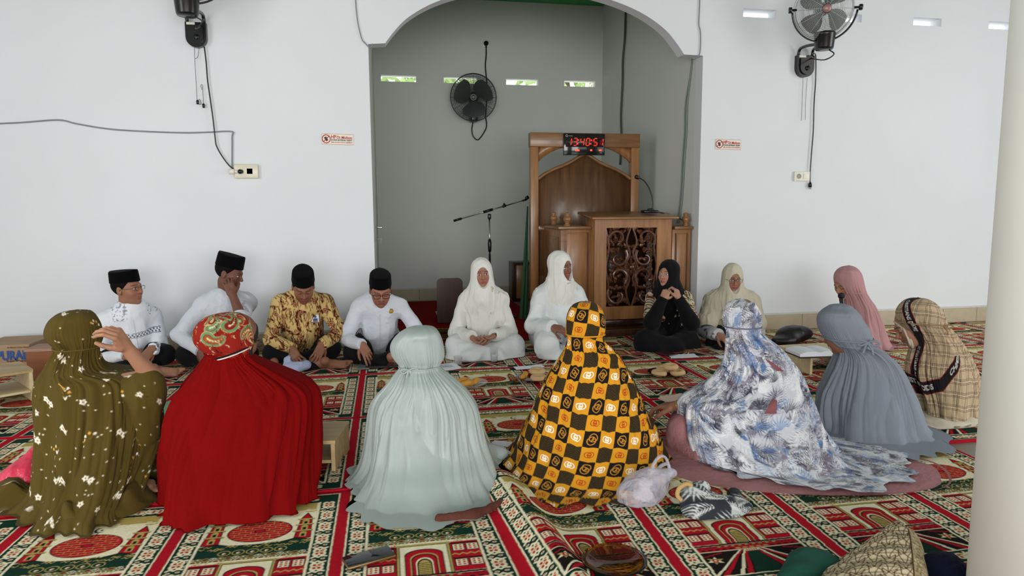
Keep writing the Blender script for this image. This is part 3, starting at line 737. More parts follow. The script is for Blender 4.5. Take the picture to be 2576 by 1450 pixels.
# ------------------------------------------------------------------ carpets
RED, GRN, CRM, GLD, BLK = (168, 22, 38), (22, 52, 42), (222, 214, 182), (172, 152, 86), (28, 23, 24)
TW, TL = .59, 1.03
def paint_tile(res):
    c = Canvas(TW, TL, res, GRN); rs = random.Random(3)
    def jl(x0, y0, x1, y1, r, col, j=.0012, step=.012):
        n = max(2, int(math.hypot(x1-x0, y1-y0)/step)); pts = [(x0+(x1-x0)*k/n+rs.uniform(-j, j), y0+(y1-y0)*k/n+rs.uniform(-j, j)) for k in range(n+1)]
        c.line(pts, r, col)
    def motif(x, y, vert):
        w, h = (.020, .026) if vert else (.030, .019)
        for dx in (-1, 1):
            for dy in (-1, 1): c.disc(x+dx*w*.55, y+dy*h*.45, w*.62, CRM, h*.6)
        for dx in (-.5, .5):
            for dy in (-.5, .5): c.disc(x+dx*w*.8, y+dy*h*.75, .0062, RED)
        c.disc(x, y, .004, GLD); c.seg(x-w, y, x+w, y, .0012, GLD)
    def scroll(x, y, vert, s):
        if vert:
            c.line([(x-.024, y-.004*s), (x-.012, y+.005*s), (x, y-.003*s), (x+.012, y+.006*s), (x+.025, y+.002*s)], .0042, CRM)
            c.disc(x-.012*s, y+.016*s, .0085, CRM, .006); c.disc(x-.012*s, y+.016*s, .0045, RED, .003)
            c.disc(x+.015*s, y-.014*s, .0075, CRM, .005); c.disc(x+.015*s, y-.014*s, .004, RED, .0028)
        else:
            c.line([(x-.004, y-.024), (x+.005, y-.010), (x-.003, y+.004), (x+.005, y+.022)], .0042, CRM)
            c.disc(x+.016, y-.010*s, .0075, CRM, .0065); c.disc(x+.016, y-.010*s, .004, RED)
            c.disc(x-.016, y+.010*s, .0075, GLD, .0055)
    # borders
    nb = 9
    for side in (.062, TW-.062):
        for k in range(nb):
            y = .075+(TL-.15)*(k+.5)/nb; motif(side, y, True)
            yy = .075+(TL-.15)*(k+1)/nb
            if k < nb-1:
                scroll(side, yy+.016, True, 1); scroll(side, yy-.016, True, -1); c.seg(side-.01, yy-.012, side+.008, yy+.014, .0018, BLK)
    for yb in (.062, TL-.062):
        for k in range(5):
            x = .10+(TW-.2)*(k+.5)/5; motif(x, yb, False)
            if k < 4: scroll(.10+(TW-.2)*(k+1)/5, yb, False, 1 if k % 2 else -1)
    c.rect(0, .021, 0, TL, RED); c.rect(TW-.021, TW, 0, TL, RED); c.rect(0, TW, 0, .022, RED); c.rect(0, TW, TL-.022, TL, RED)
    for a, col, r in ((.0245, CRM, .0032), (.029, BLK, .0015)):
        jl(a, a, TW-a, a, r, col); jl(a, TL-a, TW-a, TL-a, r, col); jl(a, a, a, TL-a, r, col); jl(TW-a, a, TW-a, TL-a, r, col)
    x0, x1, y0, y1 = .098, TW-.098, .098, TL-.098; W_, H_ = x1-x0, y1-y0; X = lambda u: x0+W_*u; Y = lambda v: y1-H_*v   # v downwards from the far end
    c.rect(x0-.004, x1+.004, y0-.004, y1+.004, BLK); c.rect(x0, x1, y0, y1, CRM)
    c.rect(x0+.009, x1-.009, Y(.075), Y(.0), GLD)
    for k in range(40): c.disc(X(rs.random()), Y(.075+rs.uniform(-.012, .022)), rs.uniform(.004, .014), GLD if rs.random() < .6 else CRM, rs.uniform(.002, .006))
    # crescent and star
    c.disc(X(.5), Y(.115), .020, BLK); c.disc(X(.5)+.005, Y(.112), .0165, CRM); c.disc(X(.5)+.006, Y(.115), .005, BLK); c.seg(X(.5), Y(.145), X(.5), Y(.17), .0025, BLK)
    # dome
    cx, cy = X(.5), Y(.255)
    c.disc(cx, cy, .116, BLK, .083); c.disc(cx, cy, .112, RED, .079)
    for k in range(-4, 5):
        yy = cy+k*.0165; hw = .106*math.sqrt(max(0, 1-(yy-cy)**2/.079**2))
        jl(cx-hw, yy, cx+hw, yy, .0011, GLD)
        n = 5
        for m in range(n):
            xx = cx-hw+2*hw*(m+.5+(.25 if k % 2 else -.25))/n
            if abs(xx-cx) < hw-.008: c.seg(xx, yy, xx, yy+.0165, .0009, GLD)
    c.disc(cx, cy, .020, BLK, .016); c.disc(cx, cy, .016, RED, .012)
    # minarets
    for s in (-1, 1):
        mx = X(.5+s*.405)
        c.poly([(mx-.032, Y(.36)), (mx+.032, Y(.36)), (mx+.022, Y(.16)), (mx, Y(.10)), (mx-.022, Y(.16))], BLK)
        c.poly([(mx-.028, Y(.355)), (mx+.028, Y(.355)), (mx+.018, Y(.165)), (mx, Y(.115)), (mx-.018, Y(.165))], RED)
        for v, hw in ((.17, .028), (.225, .032), (.285, .036)):
            jl(mx-hw, Y(v), mx+hw, Y(v), .0048, GLD); jl(mx-hw, Y(v)-.006, mx+hw, Y(v)-.006, .0016, BLK)
        for v in (.20, .258, .32):
            c.rect(mx-.012, mx+.012, Y(v+.022), Y(v-.012), GLD); c.disc(mx, Y(v-.012), .012, GLD); c.rect(mx-.006, mx+.006, Y(v+.018), Y(v-.006), BLK)
    # hedge, domes and fish-scale wall
    c.poly([(x0, Y(.5)), (x1, Y(.5)), (x1, Y(.37)), (X(.85), Y(.345)), (X(.72), Y(.37)), (X(.5), Y(.375)), (X(.28), Y(.37)), (X(.15), Y(.345)), (x0, Y(.37))], BLK)
    c.poly([(x0, Y(.5)), (x1, Y(.5)), (x1, Y(.38)), (X(.85), Y(.355)), (X(.72), Y(.378)), (X(.5), Y(.382)), (X(.28), Y(.378)), (X(.15), Y(.355)), (x0, Y(.38))], GRN)
    for k in range(26):
        u = rs.random(); v = rs.uniform(.37, .41); c.line([(X(u)-.012, Y(v)), (X(u)-.004, Y(v)+.006), (X(u)+.004, Y(v)-.003), (X(u)+.012, Y(v)+.005)], .0017, GLD)
    for k in range(5):
        ux = X(.26+.12*k); vy = Y(.435)
        c.ring(ux, vy, .020, .0035, GLD, .017); c.disc(ux, vy-.003, .006, CRM, .007); c.disc(ux+.002, vy-.004, .0035, RED)
    for v in (.475, .495, .515):
        n = 16
        for k in range(n):
            u = (k+(.5 if v == .495 else 0))/n
            if .28 < u < .72 and v > .5: continue
            c.ring(X(u), Y(v), .0105, .0025, GLD if k % 3 else CRM, .008); c.disc(X(u), Y(v)+.001, .0045, RED if (k*7+int(v*1000)) % 3 == 0 else CRM, .003)
    # building with windows
    c.rect(x0, x1, Y(.76), Y(.52), RED)
    for s in (-1, 1):
        xa, xb = sorted((X(.5+s*.5), X(.5+s*.235)))
        for r in (0, 1):
            vy = Y(.565+.125*r); jl(xa, vy+.026, xb, vy+.026, .003, BLK)
            for k in (0, 1):
                wx = xa+(xb-xa)*(.27+.46*k); c.rect(wx-.0215, wx+.0215, vy-.029, vy+.021, BLK); c.rect(wx-.018, wx+.018, vy-.026, vy+.016, CRM)
                for a in (-1, 1):
                    for b in range(3): c.rect(wx+a*.008-.0045, wx+a*.008+.0045, vy-.021+b*.0125, vy-.013+b*.0125, RED)
            if r == 0: c.line([(xa+(xb-xa)*q/8, Y(.628)+(.006 if q % 2 else -.004)) for q in range(9)], .0028, GLD)
    # gate
    gx = X(.5)
    for hw, top, col in ((.094, .515, BLK), (.091, .52, GLD), (.084, .527, BLK), (.081, .532, CRM)):
        c.rect(gx-hw, gx+hw, Y(.77), Y(top), col)
    for hw, top, col in ((.066, .56, BLK), (.062, .566, RED), (.047, .592, GLD), (.043, .60, BLK), (.039, .606, RED), (.029, .63, CRM), (.025, .64, BLK), (.021, .65, GLD)):
        c.rect(gx-hw, gx+hw, Y(.77), Y(top+.045), col); c.disc(gx, Y(top+.045), hw, col, H_*.045)
    for k in range(7): jl(gx-.02, Y(.675+.0135*k), gx+.02, Y(.675+.0135*k), .0016, BLK, .0008)
    jl(gx-.095, Y(.522), gx+.095, Y(.522), .0045, GLD)
    # low brick wall
    jl(x0, Y(.768), x1, Y(.768), .0045, BLK); c.rect(x0, x1, Y(.815), Y(.775), RED)
    for k in range(15):
        u = (k+.5)/15; c.disc(X(u), Y(.784), .0085, GLD if .2 < u < .8 else RED, .005); c.ring(X(u), Y(.784), .0085, .0025, BLK, .005)
        c.disc(X((k+.9)/15), Y(.805), .0095, GLD if .3 < u < .7 else BLK, .0045)
    # road fan at the near end
    c.rect(x0, x1, y0, Y(.82), BLK); c.poly([(X(.36), y0), (X(.64), y0), (X(.54), Y(.82)), (X(.46), Y(.82))], GRN)
    for s in (-1, 1):
        P = lambda u, v: (X(.5+s*u), Y(v))
        for u0, u1, w, col in ((.045, .19, .011, RED), (.06, .27, .008, CRM), (.075, .35, .008, BLK), (.085, .42, .012, RED), (.10, .50, .007, CRM)):
            a, b = P(u0, .82), P(u1, 1.0); c.poly([(a[0]-s*.002, a[1]), (a[0]+s*.006, a[1]), (b[0]+s*w, b[1]), (b[0]-s*w, b[1])], col)
        c.poly([P(.5, .84), P(.5, .985), P(.20, .84)], BLK)
        for q in range(4): c.seg(*P(.30+.045*q, .832+.006*q), *P(.335+.045*q, .832+.006*q), .0026, RED)
        fx, fy = P(.40, .885)
        for q in range(6): c.leaf(fx, fy, fx+.032*math.cos(q*1.05+.3), fy+.024*math.sin(q*1.05+.3), .0055, CRM if q % 2 else GLD)
        c.disc(fx, fy, .011, RED); c.disc(fx, fy, .0045, CRM)
    c.rect(X(.44), X(.56), Y(.835), Y(.815), CRM)
    for q in range(5): c.rect(X(.45+.022*q), X(.462+.022*q), Y(.833), Y(.818), RED)
    jl(x0, y0, x1, y0, .0025, CRM); jl(x0, y0, x0, y1, .0045, CRM); jl(x1, y0, x1, y1, .0045, CRM)
    w = c.win(x0, x1, y0, y1)
    return c
def carpet_geo(canvas, x0, nt, y0, step, fx=None, length=TL):
    nu = int(round(nt*TW/step))+1; nv = int(round(TL/step))+1
    u = np.linspace(0, nt*TW, nu); v = np.linspace(0, TL, nv); U, Vv = np.meshgrid(u, v)
    col = canvas.sample(np.mod(U, TW).ravel(), np.clip(Vv, .001, TL-.001).ravel())
    X = x0+U; Y = y0+Vv*length/TL; Z = .008+.0012*np.sin(X*5+1)*np.sin(Y*3)
    if fx: X, Y, Z = fx(X, Y, Z, U, Vv)
    e = (Vv < .004) | (Vv > TL-.004) | (U < .001) | (U > nt*TW-.001); Z = np.where(e, .001, Z)
    dirt = .92+.16*vnoise(np.stack([X.ravel()*3, Y.ravel()*3, Z.ravel()], 1)); dirt *= .90+.2*vnoise(np.stack([X.ravel()*170, Y.ravel()*170, Z.ravel()], 1))
    return G(np.stack([X, Y, Z], -1).reshape(-1, 3), grid_faces(nu, nv), col*dirt[:, None])
TILE = paint_tile(400)
def bulge_row(X, Y, Z, U, Vv):
    """the nearest row is pushed up into a wrinkle where it was shoved together"""
    x0, w = .50, .050; xs = np.linspace(-.4, .4, 801)
    for amp in (.085,):
        am = amp*(.55+.45*np.clip((2.85-Y)/.5, 0, 1))*1.0
    k = np.linspace(.55, 1.0, 12); tab = []
    for kk in k:
        dz = -amp*kk*xs/w**2*np.exp(-xs**2/(2*w*w)); s = np.concatenate([[0], np.cumsum(np.sqrt(1+((dz[1:]+dz[:-1])/2)**2)*np.diff(xs))]); tab.append(s)
    tab = np.array(tab); kk = np.interp(Y, [1.85, 2.85], [1.0, .55]); Xn = X.copy()
    for q in range(len(k)-1):
        m = (kk >= k[q]) & (kk <= k[q+1]+1e-9)
        s = X[m]-(x0-.4); ex = tab[q+1][-1]-.8
        Xn[m] = np.where(s < 0, X[m], np.where(s < tab[q+1][-1], x0-.4+np.interp(s, tab[q+1], xs+.4), X[m]-ex))
    sl = (2.4-Y)*.10; zz = amp*kk*np.exp(-(Xn-x0)**2/(2*w*w))
    return Xn+sl*np.exp(-(Xn-x0)**2/.05), Y, Z+zz
labels = ['below the photo edge nearest the viewer', 'lowest in the photo with a raised wrinkle', 'under the people seen from behind', 'across the open middle of the circle',
          'ending at the foot of the white front wall']
def carpet(n, g): Thing('prayer_carpet', 'red and green mosque patterned carpet row '+labels[n], 'carpet', (0, g.V[:, 1].min(), 0), 'prayer carpet rows', geo=g, mat=M_CARPET)
def wavy(a, ph):
    return lambda X, Y, Z, U, V: (X, Y+a*np.sin(X*1.7+ph)*np.clip(1-V/.5, 0, 1)+a*np.sin(X*1.7+ph+.6)*np.clip(V/.5-1, 0, 1), Z+.005*np.exp(-(V/.03)**2))
carpet(0, carpet_geo(TILE, -.2-TW*3, 8, .775, .0048))
carpet(1, carpet_geo(TILE, -.2-TW*3, 8, 1.81, .0026, bulge_row))
carpet(2, carpet_geo(TILE, -.2-TW*4, 11, 2.845, .0032, lambda X, Y, Z, U, V: (X, Y, Z+.005*np.exp(-(V/.03)**2))))
carpet(3, carpet_geo(TILE, -.2-TW*5, 14, 3.865, .0040, wavy(.02, 0)))
carpet(4, carpet_geo(TILE, -.2-TW*6, 17, 4.885, .0048, wavy(.015, 2)))
# ------------------------------------------------------------------ printed fabrics
def px_paint_flowers(c, n, seed, pal=((232, 226, 208), (206, 150, 62))):
    rs = random.Random(seed)
    pts = []
    for k in range(n):
        for _ in range(30):
            x, y = rs.uniform(0, c.w), rs.uniform(0, c.h)
            if all((x-a)**2+(y-b)**2 > .075**2 for a, b in pts): break
        pts.append((x, y)); a0 = rs.uniform(0, 6.28); m = rs.choice((1, 1, 2, 3))
        if m == 3:
            for q in range(4):
                a = a0+q*.8; c.leaf(x+.018*math.cos(a), y+.018*math.sin(a), x+.030*math.cos(a), y+.030*math.sin(a), .0055, pal[1] if q % 2 else pal[0])
            c.line([(x, y), (x+.02*math.cos(a0), y+.02*math.sin(a0))], .0008, (150, 110, 40)); continue
        for q in range(m):
            xx, yy = x+q*.020, y-q*.016; np_ = 5+q
            for p in range(np_):
                a = a0+p*2*math.pi/np_; c.leaf(xx, yy, xx+.0145*math.cos(a), yy+.0145*math.sin(a), .0046, pal[0])
            c.disc(xx, yy, .0038, (190, 120, 40)); c.disc(xx, yy, .0016, (90, 60, 30))
        c.line([(x-.02*math.cos(a0), y-.02*math.sin(a0)), (x-.034*math.cos(a0+.3), y-.034*math.sin(a0+.3))], .0008, (48, 40, 18))
    for k in range(n*5):
        x, y = rs.uniform(0, c.w), rs.uniform(0, c.h); c.disc(x, y, .0032, (226, 218, 190), .0028)
C_OLIVE = Canvas(1.6, 1.5, 400, (82, 68, 28)); px_paint_flowers(C_OLIVE, 135, 5)
def gg_canvas():
    w, h = .063, .071; c = Canvas(2*w, 2*h, 700, (206, 142, 30))
    BL = (20, 18, 20); OR = (206, 142, 30); MG = (34, 28, 18)
    c.rect(0, w, 0, h, BL); c.rect(w, 2*w, h, 2*h, MG)
    def rings(x, y, r, t, col, ang):
        ca, sa = math.cos(ang), math.sin(ang)
        for s in (-1, 1):
            c.ring(x+s*r*.42*ca, y+s*r*.42*sa, r*.92, t, col, r)
            a = [(q*r*.5*ca*s-k*r*.5*sa+x, q*r*.5*sa*s+k*r*.5*ca+y) for q, k in ((1.15, .0), (.25, .0), (.25, -.5))]; c.line(a, t*.5, col)
    rings(w*.5, h*.5, .0170, .0034, (190, 130, 40), 1.2)
    rings(w*1.5, h*.5, .0138, .0036, (240, 236, 226), 0.0); rings(w*.5, h*1.5, .0128, .0030, (160, 22, 22), 0.0)
    for i in range(5):
        for j in range(6):
            x, y = w+(i+.5)*w/5, h+(j+.5)*h/6; c.ring(x, y, .0052, .0010, (82, 62, 30)); c.disc(x, y, .0012, (82, 62, 30))
            c.seg(x+.005, y, x+.009, y, .0006, (82, 62, 30))
    return c
C_GG = gg_canvas()
def palm_canvas(w, h, n, seed, base, pal, leafw=.0028, size=.11):
    c = Canvas(w, h, 420, base); rs = random.Random(seed)
    for k in range(n):
        x, y = rs.uniform(0, w), rs.uniform(0, h); a = rs.uniform(0, 6.28); L = size*rs.uniform(.6, 1.2); col = rs.choice(pal); kind = rs.random()
        if kind < .05: c.disc(x, y, rs.uniform(.015, .035), col, rs.uniform(.006, .014), a, .55)
        m = rs.randint(7, 12)
        if kind < .5:  # fan palm
            for q in range(m):
                b = a+(q-m/2)*.26; l = L*.62*rs.uniform(.8, 1); c.leaf(x, y, x+l*math.cos(b), y+l*math.sin(b), leafw*rs.uniform(.8, 1.5), col, .9)
        else:          # feather frond
            for q in range(m):
                t = q/m; px, py = x+L*t*math.cos(a+.5*t), y+L*t*math.sin(a+.5*t); l = L*.42*math.sin(math.pi*(.15+.8*t))
                for s in (-1, 1): c.leaf(px, py, px+l*math.cos(a+s*.9+.5*t), py+l*math.sin(a+s*.9+.5*t), leafw*rs.uniform(.7, 1.2), col, .9)
    return c
C_PALM = palm_canvas(1.5, 1.4, 1500, 11, (204, 206, 214), [(38, 42, 66), (58, 62, 84), (70, 104, 158), (112, 144, 190), (92, 90, 104), (232, 232, 236), (236, 236, 240), (132, 124, 140), (92, 74, 92), (48, 50, 62), (240, 240, 244), (150, 152, 166)], .0021, .11)
C_BAGPALM = palm_canvas(.6, .6, 85, 4, (48, 52, 58), [(206, 208, 204), (188, 192, 190), (214, 214, 208), (120, 126, 128)], .0030, .12)
def paisley_canvas():
    c = Canvas(.7, .5, 600, (138, 28, 20)); rs = random.Random(8); pal = [(86, 130, 98), (150, 84, 34), (176, 146, 92), (150, 50, 28), (100, 136, 96), (130, 30, 22)]
    for k in range(60):
        x, y = rs.uniform(0, .7), rs.uniform(0, .5); a = rs.uniform(0, 6.28); L = rs.uniform(.035, .075)
        for sc, col in ((1.08, (190, 166, 110)), (1.0, rs.choice(pal)), (.62, (128, 26, 20)), (.50, rs.choice(pal)), (.16, (196, 184, 146))):
            for q in range(8):
                t = q/7; r = L*.42*sc*(1-t)**.8+.001; c.disc(x+L*t*math.cos(a+1.3*t), y+L*t*math.sin(a+1.3*t), r, col)
    for k in range(420):
        x, y = rs.uniform(0, .7), rs.uniform(0, .5); a = rs.uniform(0, 6.28); r = rs.uniform(.006, .014)
        c.line([(x+r*t*math.cos(a+3*t), y+r*t*math.sin(a+3*t)) for t in (.3, .5, .7, .85, 1)], .0016, rs.choice([(190, 178, 140), (160, 100, 40), (30, 22, 20)]))
    return c
C_PAIS = paisley_canvas()

def cv(rows, ox, oy, s): return [(oy+y/s, ox+a/s, ox+b/s) for y, a, b in rows]
def ring_string(g, v, r=.004, grow=.006, n=60):
    """a cord lying around a loft at length v"""
    nv, nu = g.shape; V = g.V.reshape(nv, nu, 3); vv = g.v.reshape(nv, nu); j = int(np.argmin(np.abs(vv[:, 0]-v)))
    P = V[j][::max(1, nu//n)]; c = P.mean(0); d = P-c; d[:, 2] = 0; P = P+d/np.linalg.norm(d, axis=1)[:, None]*grow
    for _ in range(2): P = (np.roll(P, 1, 0)+P+np.roll(P, -1, 0))/3
    return tube(P, r, 6, closed=True), c, P
def bow(c, e1, e2, s=1.0, r=.004):
    c = np.asarray(c); mk = lambda L: tube(smooth_path([c+e1*x*s+UP*z*s-e2*y*s for x, y, z in L], 6), r, 6)
    return merge(mk([(0, .012, 0), (.03, .018, .012), (.055, .014, 0), (.03, .016, -.014), (0, .012, 0)]), mk([(0, .012, 0), (-.03, .018, .010), (-.05, .014, -.006), (-.03, .016, -.018), (0, .012, 0)]),
                 mk([(0, .012, 0), (.02, .018, -.03), (.028, .02, -.06)]), mk([(0, .012, 0), (-.012, .018, -.03), (-.018, .02, -.055)]), ball(c-e2*.012*s, .007*s, n=8))
def resting_body(fig, skin, hands=(), extra=(), eyes='open', hs=.0032, neck_r=.05, lip=(150, 84, 78), stub=0, brow=1.0, fat=1.0):
    """one mesh: head and neck, hidden trunk, and the visible forearms with hands"""
    gs = [solid(fig.H.prims(fig.fem, fat)+fig.H.neck(fig.N-fig.up*.03, neck_r), hs, colf=fig.H.colf(skin, eyes, brow, lip, stub))]
    gs.append(solid([rc(fig.N-fig.up*.03, fig.pel+UP*.06, .055, .085)], .012, colf=skin_col(skin)))
    for h in hands: gs.append(solid(h, .0026, colf=skin_col(skin)))
    for h in extra: gs.append(solid(h, .004, colf=skin_col(skin)))
    return merge(*gs)
def loft_fig(g, hd, heading, neck_py, sw=.15):
    Q = g.Q; i = int(np.argmin(np.abs(Q[:, 0]-.16))); j = int(np.argmin(np.abs(Q[:, 5]-neck_py)))
    return Fig((Q[i, 1], Q[i, 2], .14), hd, heading, sw=sw, female=True, N=(Q[j, 1], Q[j, 2], Q[j, 0]-.02))
def inner_scarf(f, colf=None, op=(.050, .084, .086), grow=0.0, cc=(0, .122, -.03), cr=(.064, .080, .086), rim=.022):
    H = f.H; m = H.sc
    return solid([el(H.w(0, -.012, .034), np.array([.0815, .100, .089])*m+grow, H.M, .02), el(H.w(0, .008, -.050), np.array([.073, .078, .085])*m+grow, H.M, .04), rc(H.w(0, -.02, -.06), f.N, .062*m, .070, .04), rc(H.w(0, .02, -.09), f.N+f.fw*.04-f.up*.03, .045*m, .055, .04),
                  el(H.w(0, .117, -.021), np.array(op)*m, H.M, .005, 's'), el(H.w(*cc), np.array(cr)+rim, H.M, .004, 'i')], .0035, vfold(.0025, hd=H), colf=colf)
SK1, SK2, SK3 = (164, 118, 92), (140, 96, 74), (118, 78, 60)

# ---- sage green satin
rows = cv([(52, 505, 535), (60, 455, 585), (76, 405, 615), (100, 368, 635), (140, 332, 652), (180, 318, 662), (225, 322, 668), (265, 340, 668), (295, 362, 655), (318, 370, 640), (340, 355, 655),
           (370, 330, 695), (405, 305, 738), (445, 272, 785), (490, 230, 828), (540, 200, 865), (600, 183, 895), (680, 176, 912), (760, 170, 930), (850, 158, 958), (930, 138, 985), (1000, 112, 1015), (1080, 95, 1045), (1150, 100, 1062)], 860, 800, 2.589)
g = cloak(rows, [(820, 2.97, .1), (915, 2.96, .085), (960, 2.96, .15), (1030, 2.98, .20), (1120, 2.96, .24), (1190, 2.92, .34), (1244, 2.88, .44)], neck=922, seed=4, pleat=.013, fold=.020, kp=(18, 23, 29, 34))
hd = Head(on_ring(g, 1052, 884), (.35, 1, -.25), 0, .84); f = loft_fig(g, hd, (.15, 1), 922)
WR = at(1262, 1120, 3.12)+np.array([0, 0, .02])
t = Thing('person', 'person seen from behind in a plain pale sage green satin prayer robe', 'person', (.16, 2.95, 0), 'people seated in the circle',
          geo=resting_body(f, SK2, hands=[]), mat=M_SKIN)
M_SAGE = mat_cloth('sage_satin', (150, 161, 158), rough=.42, sheen=.02, wr=.18, spec=.5, ws=8)
g0 = g; rb = t.part('prayer_robe', carve(g, hd.w(0, .13, -.01), (.07, .10, .09), hd.M), M_SAGE)
s_, c_, P_ = ring_string(g0, g0.vn-.004, .0035, .004)
t.part('tie_string', merge(s_, bow(P_[int(len(P_)*.93)], g0.e1, g0.e2, .7)), M_SAGE)
WH = mat_cloth('white_lining', (214, 218, 216)); M_RUST = mat_cloth('rust_batik', (88, 50, 42), var=.4)
sk = solid([rc((.17, 2.475, .02), (.30, 2.475, .02), .018, .02, .03), rc((.30, 2.475, .02), (.43, 2.56, .02), .02, .018, .03)], .003, wrinkle(.005, 30), floor=.012)
t.part('under_skirt', sk, M_RUST, label='rust patterned skirt hem showing under the robe')
sl = solid([rc(at(1205, 1140, 3.05), at(1262, 1142, 3.08), .055, .032, .03), rc(at(1205, 1140, 3.05), at(1225, 1200, 2.98), .05, .06, .04), rc(at(1225, 1200, 2.98), at(1268, 1248, 2.78), .05, .022, .03)], .004, wrinkle(.010, 16), floor=.012)
t.part('sleeve', sl, M_SAGE)

# ---- yellow and black check
rows = cv([(45, 553, 577), (52, 515, 612), (66, 488, 634), (88, 468, 656), (115, 454, 671), (150, 446, 680), (185, 444, 684), (220, 442, 683), (245, 444, 676), (262, 450, 662), (280, 447, 672), (310, 438, 700), (345, 424, 742),
           (380, 402, 772), (420, 372, 798), (470, 338, 824), (520, 305, 850), (580, 272, 880), (640, 246, 905), (700, 224, 932), (760, 198, 962), (820, 166, 992), (880, 138, 1018), (940, 115, 1028), (1000, 98, 1020), (1060, 88, 1000)], 1240, 740, 2.417)
g = cloak(rows, [(758, 3.05, .1), (850, 3.05, .085), (900, 3.06, .15), (980, 3.06, .21), (1080, 3.04, .28), (1140, 3.0, .38), (1182, 2.96, .47)], neck=850, seed=9, nu=1000, nv=620, pleat=.010, fold=.014, kp=(12, 17, 21), flare=.05, hood_fold=.002)
a = .16; u = g.u*math.cos(a)+g.v*math.sin(a); v = -g.u*math.sin(a)+g.v*math.cos(a); g.C = C_GG.sample(u+.03, -v+.02)
hd = Head(on_ring(g, 1472, 812), (-.1, 1, -.2), 0, .84); f = loft_fig(g, hd, (-.1, 1), 850)
t = Thing('person', 'person seen from behind in a mustard and black checked prayer robe with ring motifs', 'person', (.9, 3.0, 0), 'people seated in the circle', geo=resting_body(f, SK2), mat=M_SKIN)
g0 = g; t.part('prayer_robe', carve(g, hd.w(0, .125, -.01), (.07, .09, .09), hd.M), M_PRINT)
s_, c_, P_ = ring_string(g0, g0.vn-.004, .004, .004); M_MUST = mat_cloth('mustard_string', (200, 140, 36))
t.part('tie_string', s_, M_MUST)

# ---- grey leaf print
rows = cv([(75, 468, 492), (82, 436, 522), (95, 408, 550), (116, 388, 570), (145, 375, 590), (180, 369, 599), (215, 369, 602), (245, 374, 602), (263, 382, 597), (285, 382, 614), (310, 380, 650), (340, 380, 690), (380, 378, 738), (420, 372, 776),
           (460, 358, 808), (500, 335, 836), (540, 304, 858), (580, 262, 876), (620, 195, 891), (660, 128, 905), (700, 98, 918), (760, 92, 938), (820, 98, 965), (880, 112, 995), (940, 132, 1035), (1000, 150, 1125), (1045, 158, 1275), (1080, 165, 1400)], 1660, 720, 2.339)
g = cloak(rows, [(752, 2.98, .1), (832, 2.98, .085), (890, 3.0, .16), (960, 3.0, .22), (1060, 2.96, .26), (1130, 2.88, .33), (1182, 2.80, .37)], neck=832, seed=14, nu=760, nv=460, pleat=.010, fold=.020, flare=.03, zmin=.031)
g.C = C_PALM.sample(g.u, -g.v)
hd = Head(on_ring(g, 1869, 806), (.1, 1, -.3), 0, .84); f = loft_fig(g, hd, (0, 1), 832)
WR = at(1700, 1022, 3.12)
hA = hand(WR, nrm(at(1655, 1020, 3.22)-WR), (0, .2, -1), 1, (18, 25, 18), 8)+[rc(WR, at(1790, 1010, 3.0), .025, .036, .01)]
t = Thing('person', 'person seen from behind in a white, grey and blue palm leaf print prayer robe', 'person', (1.7, 2.95, 0), 'people seated in the circle',
          geo=resting_body(f, SK2, hands=[hA]), mat=M_SKIN)
g0 = g; t.part('prayer_robe', carve(g, hd.w(0, .125, -.01), (.07, .09, .09), hd.M), M_PRINT_SOFT)
s_, c_, P_ = ring_string(g0, g0.vn-.004, .004, .004); M_SLATE = mat_cloth('slate_string', (112, 116, 134), var=.3)
t.part('tie_string', s_, M_SLATE)
M_DUSTY = mat_cloth('dusty_pink_cloth', (164, 114, 118), wr=.6, ws=30); M_TAG = mat_cloth('dull_pink_tag', (150, 92, 96))
def on_loft(g, sx, py, lift=.004):
    nv, nu = g.shape; V = g.V.reshape(nv, nu, 3); j = int(np.argmin(np.abs(g.Q[:, 5]-py))); th = g.th.reshape(nv, nu)[j]
    k = int(np.argmin(np.abs(np.sin(th)-sx)+10*(np.cos(th) < 0))); c = V[j].mean(0); d = V[j, k]-c; d[2] = 0; return V[j, k]+nrm(d)*lift
def patch(g, pts, t=.004):
    P = [on_loft(g, a, b, .006) for a, b in pts]; n = len(P); c = np.mean(P, 0); d = nrm(c*[1, 1, 0]-CAM*[1, 1, 0])
    V = P+[p+d*t for p in P]; return G(V, [tuple(range(n)), tuple(range(2*n-1, n-1, -1))]+[(i, (i+1) % n, n+(i+1) % n, n+i) for i in range(n)])
t.part('tassel', patch(g0, [(.28, 886), (.42, 892), (.62, 914), (.42, 912)]), M_TAG); t.part('tassel', patch(g0, [(.28, 972), (.36, 976), (.42, 1005), (.24, 1006)]), M_TAG)
hem = smooth_path([(1.19, 2.95, 0), (1.22, 2.68, 0), (1.45, 2.49, 0), (1.8, 2.38, 0), (2.12, 2.34, 0), (2.36, 2.40, 0), (2.48, 2.62, 0), (2.3, 2.82, 0), (1.9, 3.0, 0), (1.4, 3.2, 0)], 10, True)
def puddle(path, h, c, seed=0, n=14, wav=.35):
    P = np.asarray(path)[:, :2]; c = np.asarray(c, float); m = len(P); V = []
    for j in range(n):
        t_ = j/(n-1); q = P+(c-P)*t_**1.4; d = vnoise(np.stack([q[:, 0]*22, q[:, 1]*22, np.full(m, seed+.3)], 1))
        z = (.012 if j == 0 else h*(math.sin(min(1, t_*2.2)*math.pi/2))*(1-wav+2*wav*d)); V.append(np.stack([q[:, 0], q[:, 1], np.broadcast_to(z, (m,))], 1))
    return G(np.concatenate(V), grid_faces(m, n, True)[:, ::-1])
t.part('skirt', merge(puddle(hem, .021, (1.75, 2.75), 2, wav=.15), ), M_DUSTY, label='dusty pink skirt spread on the carpet')
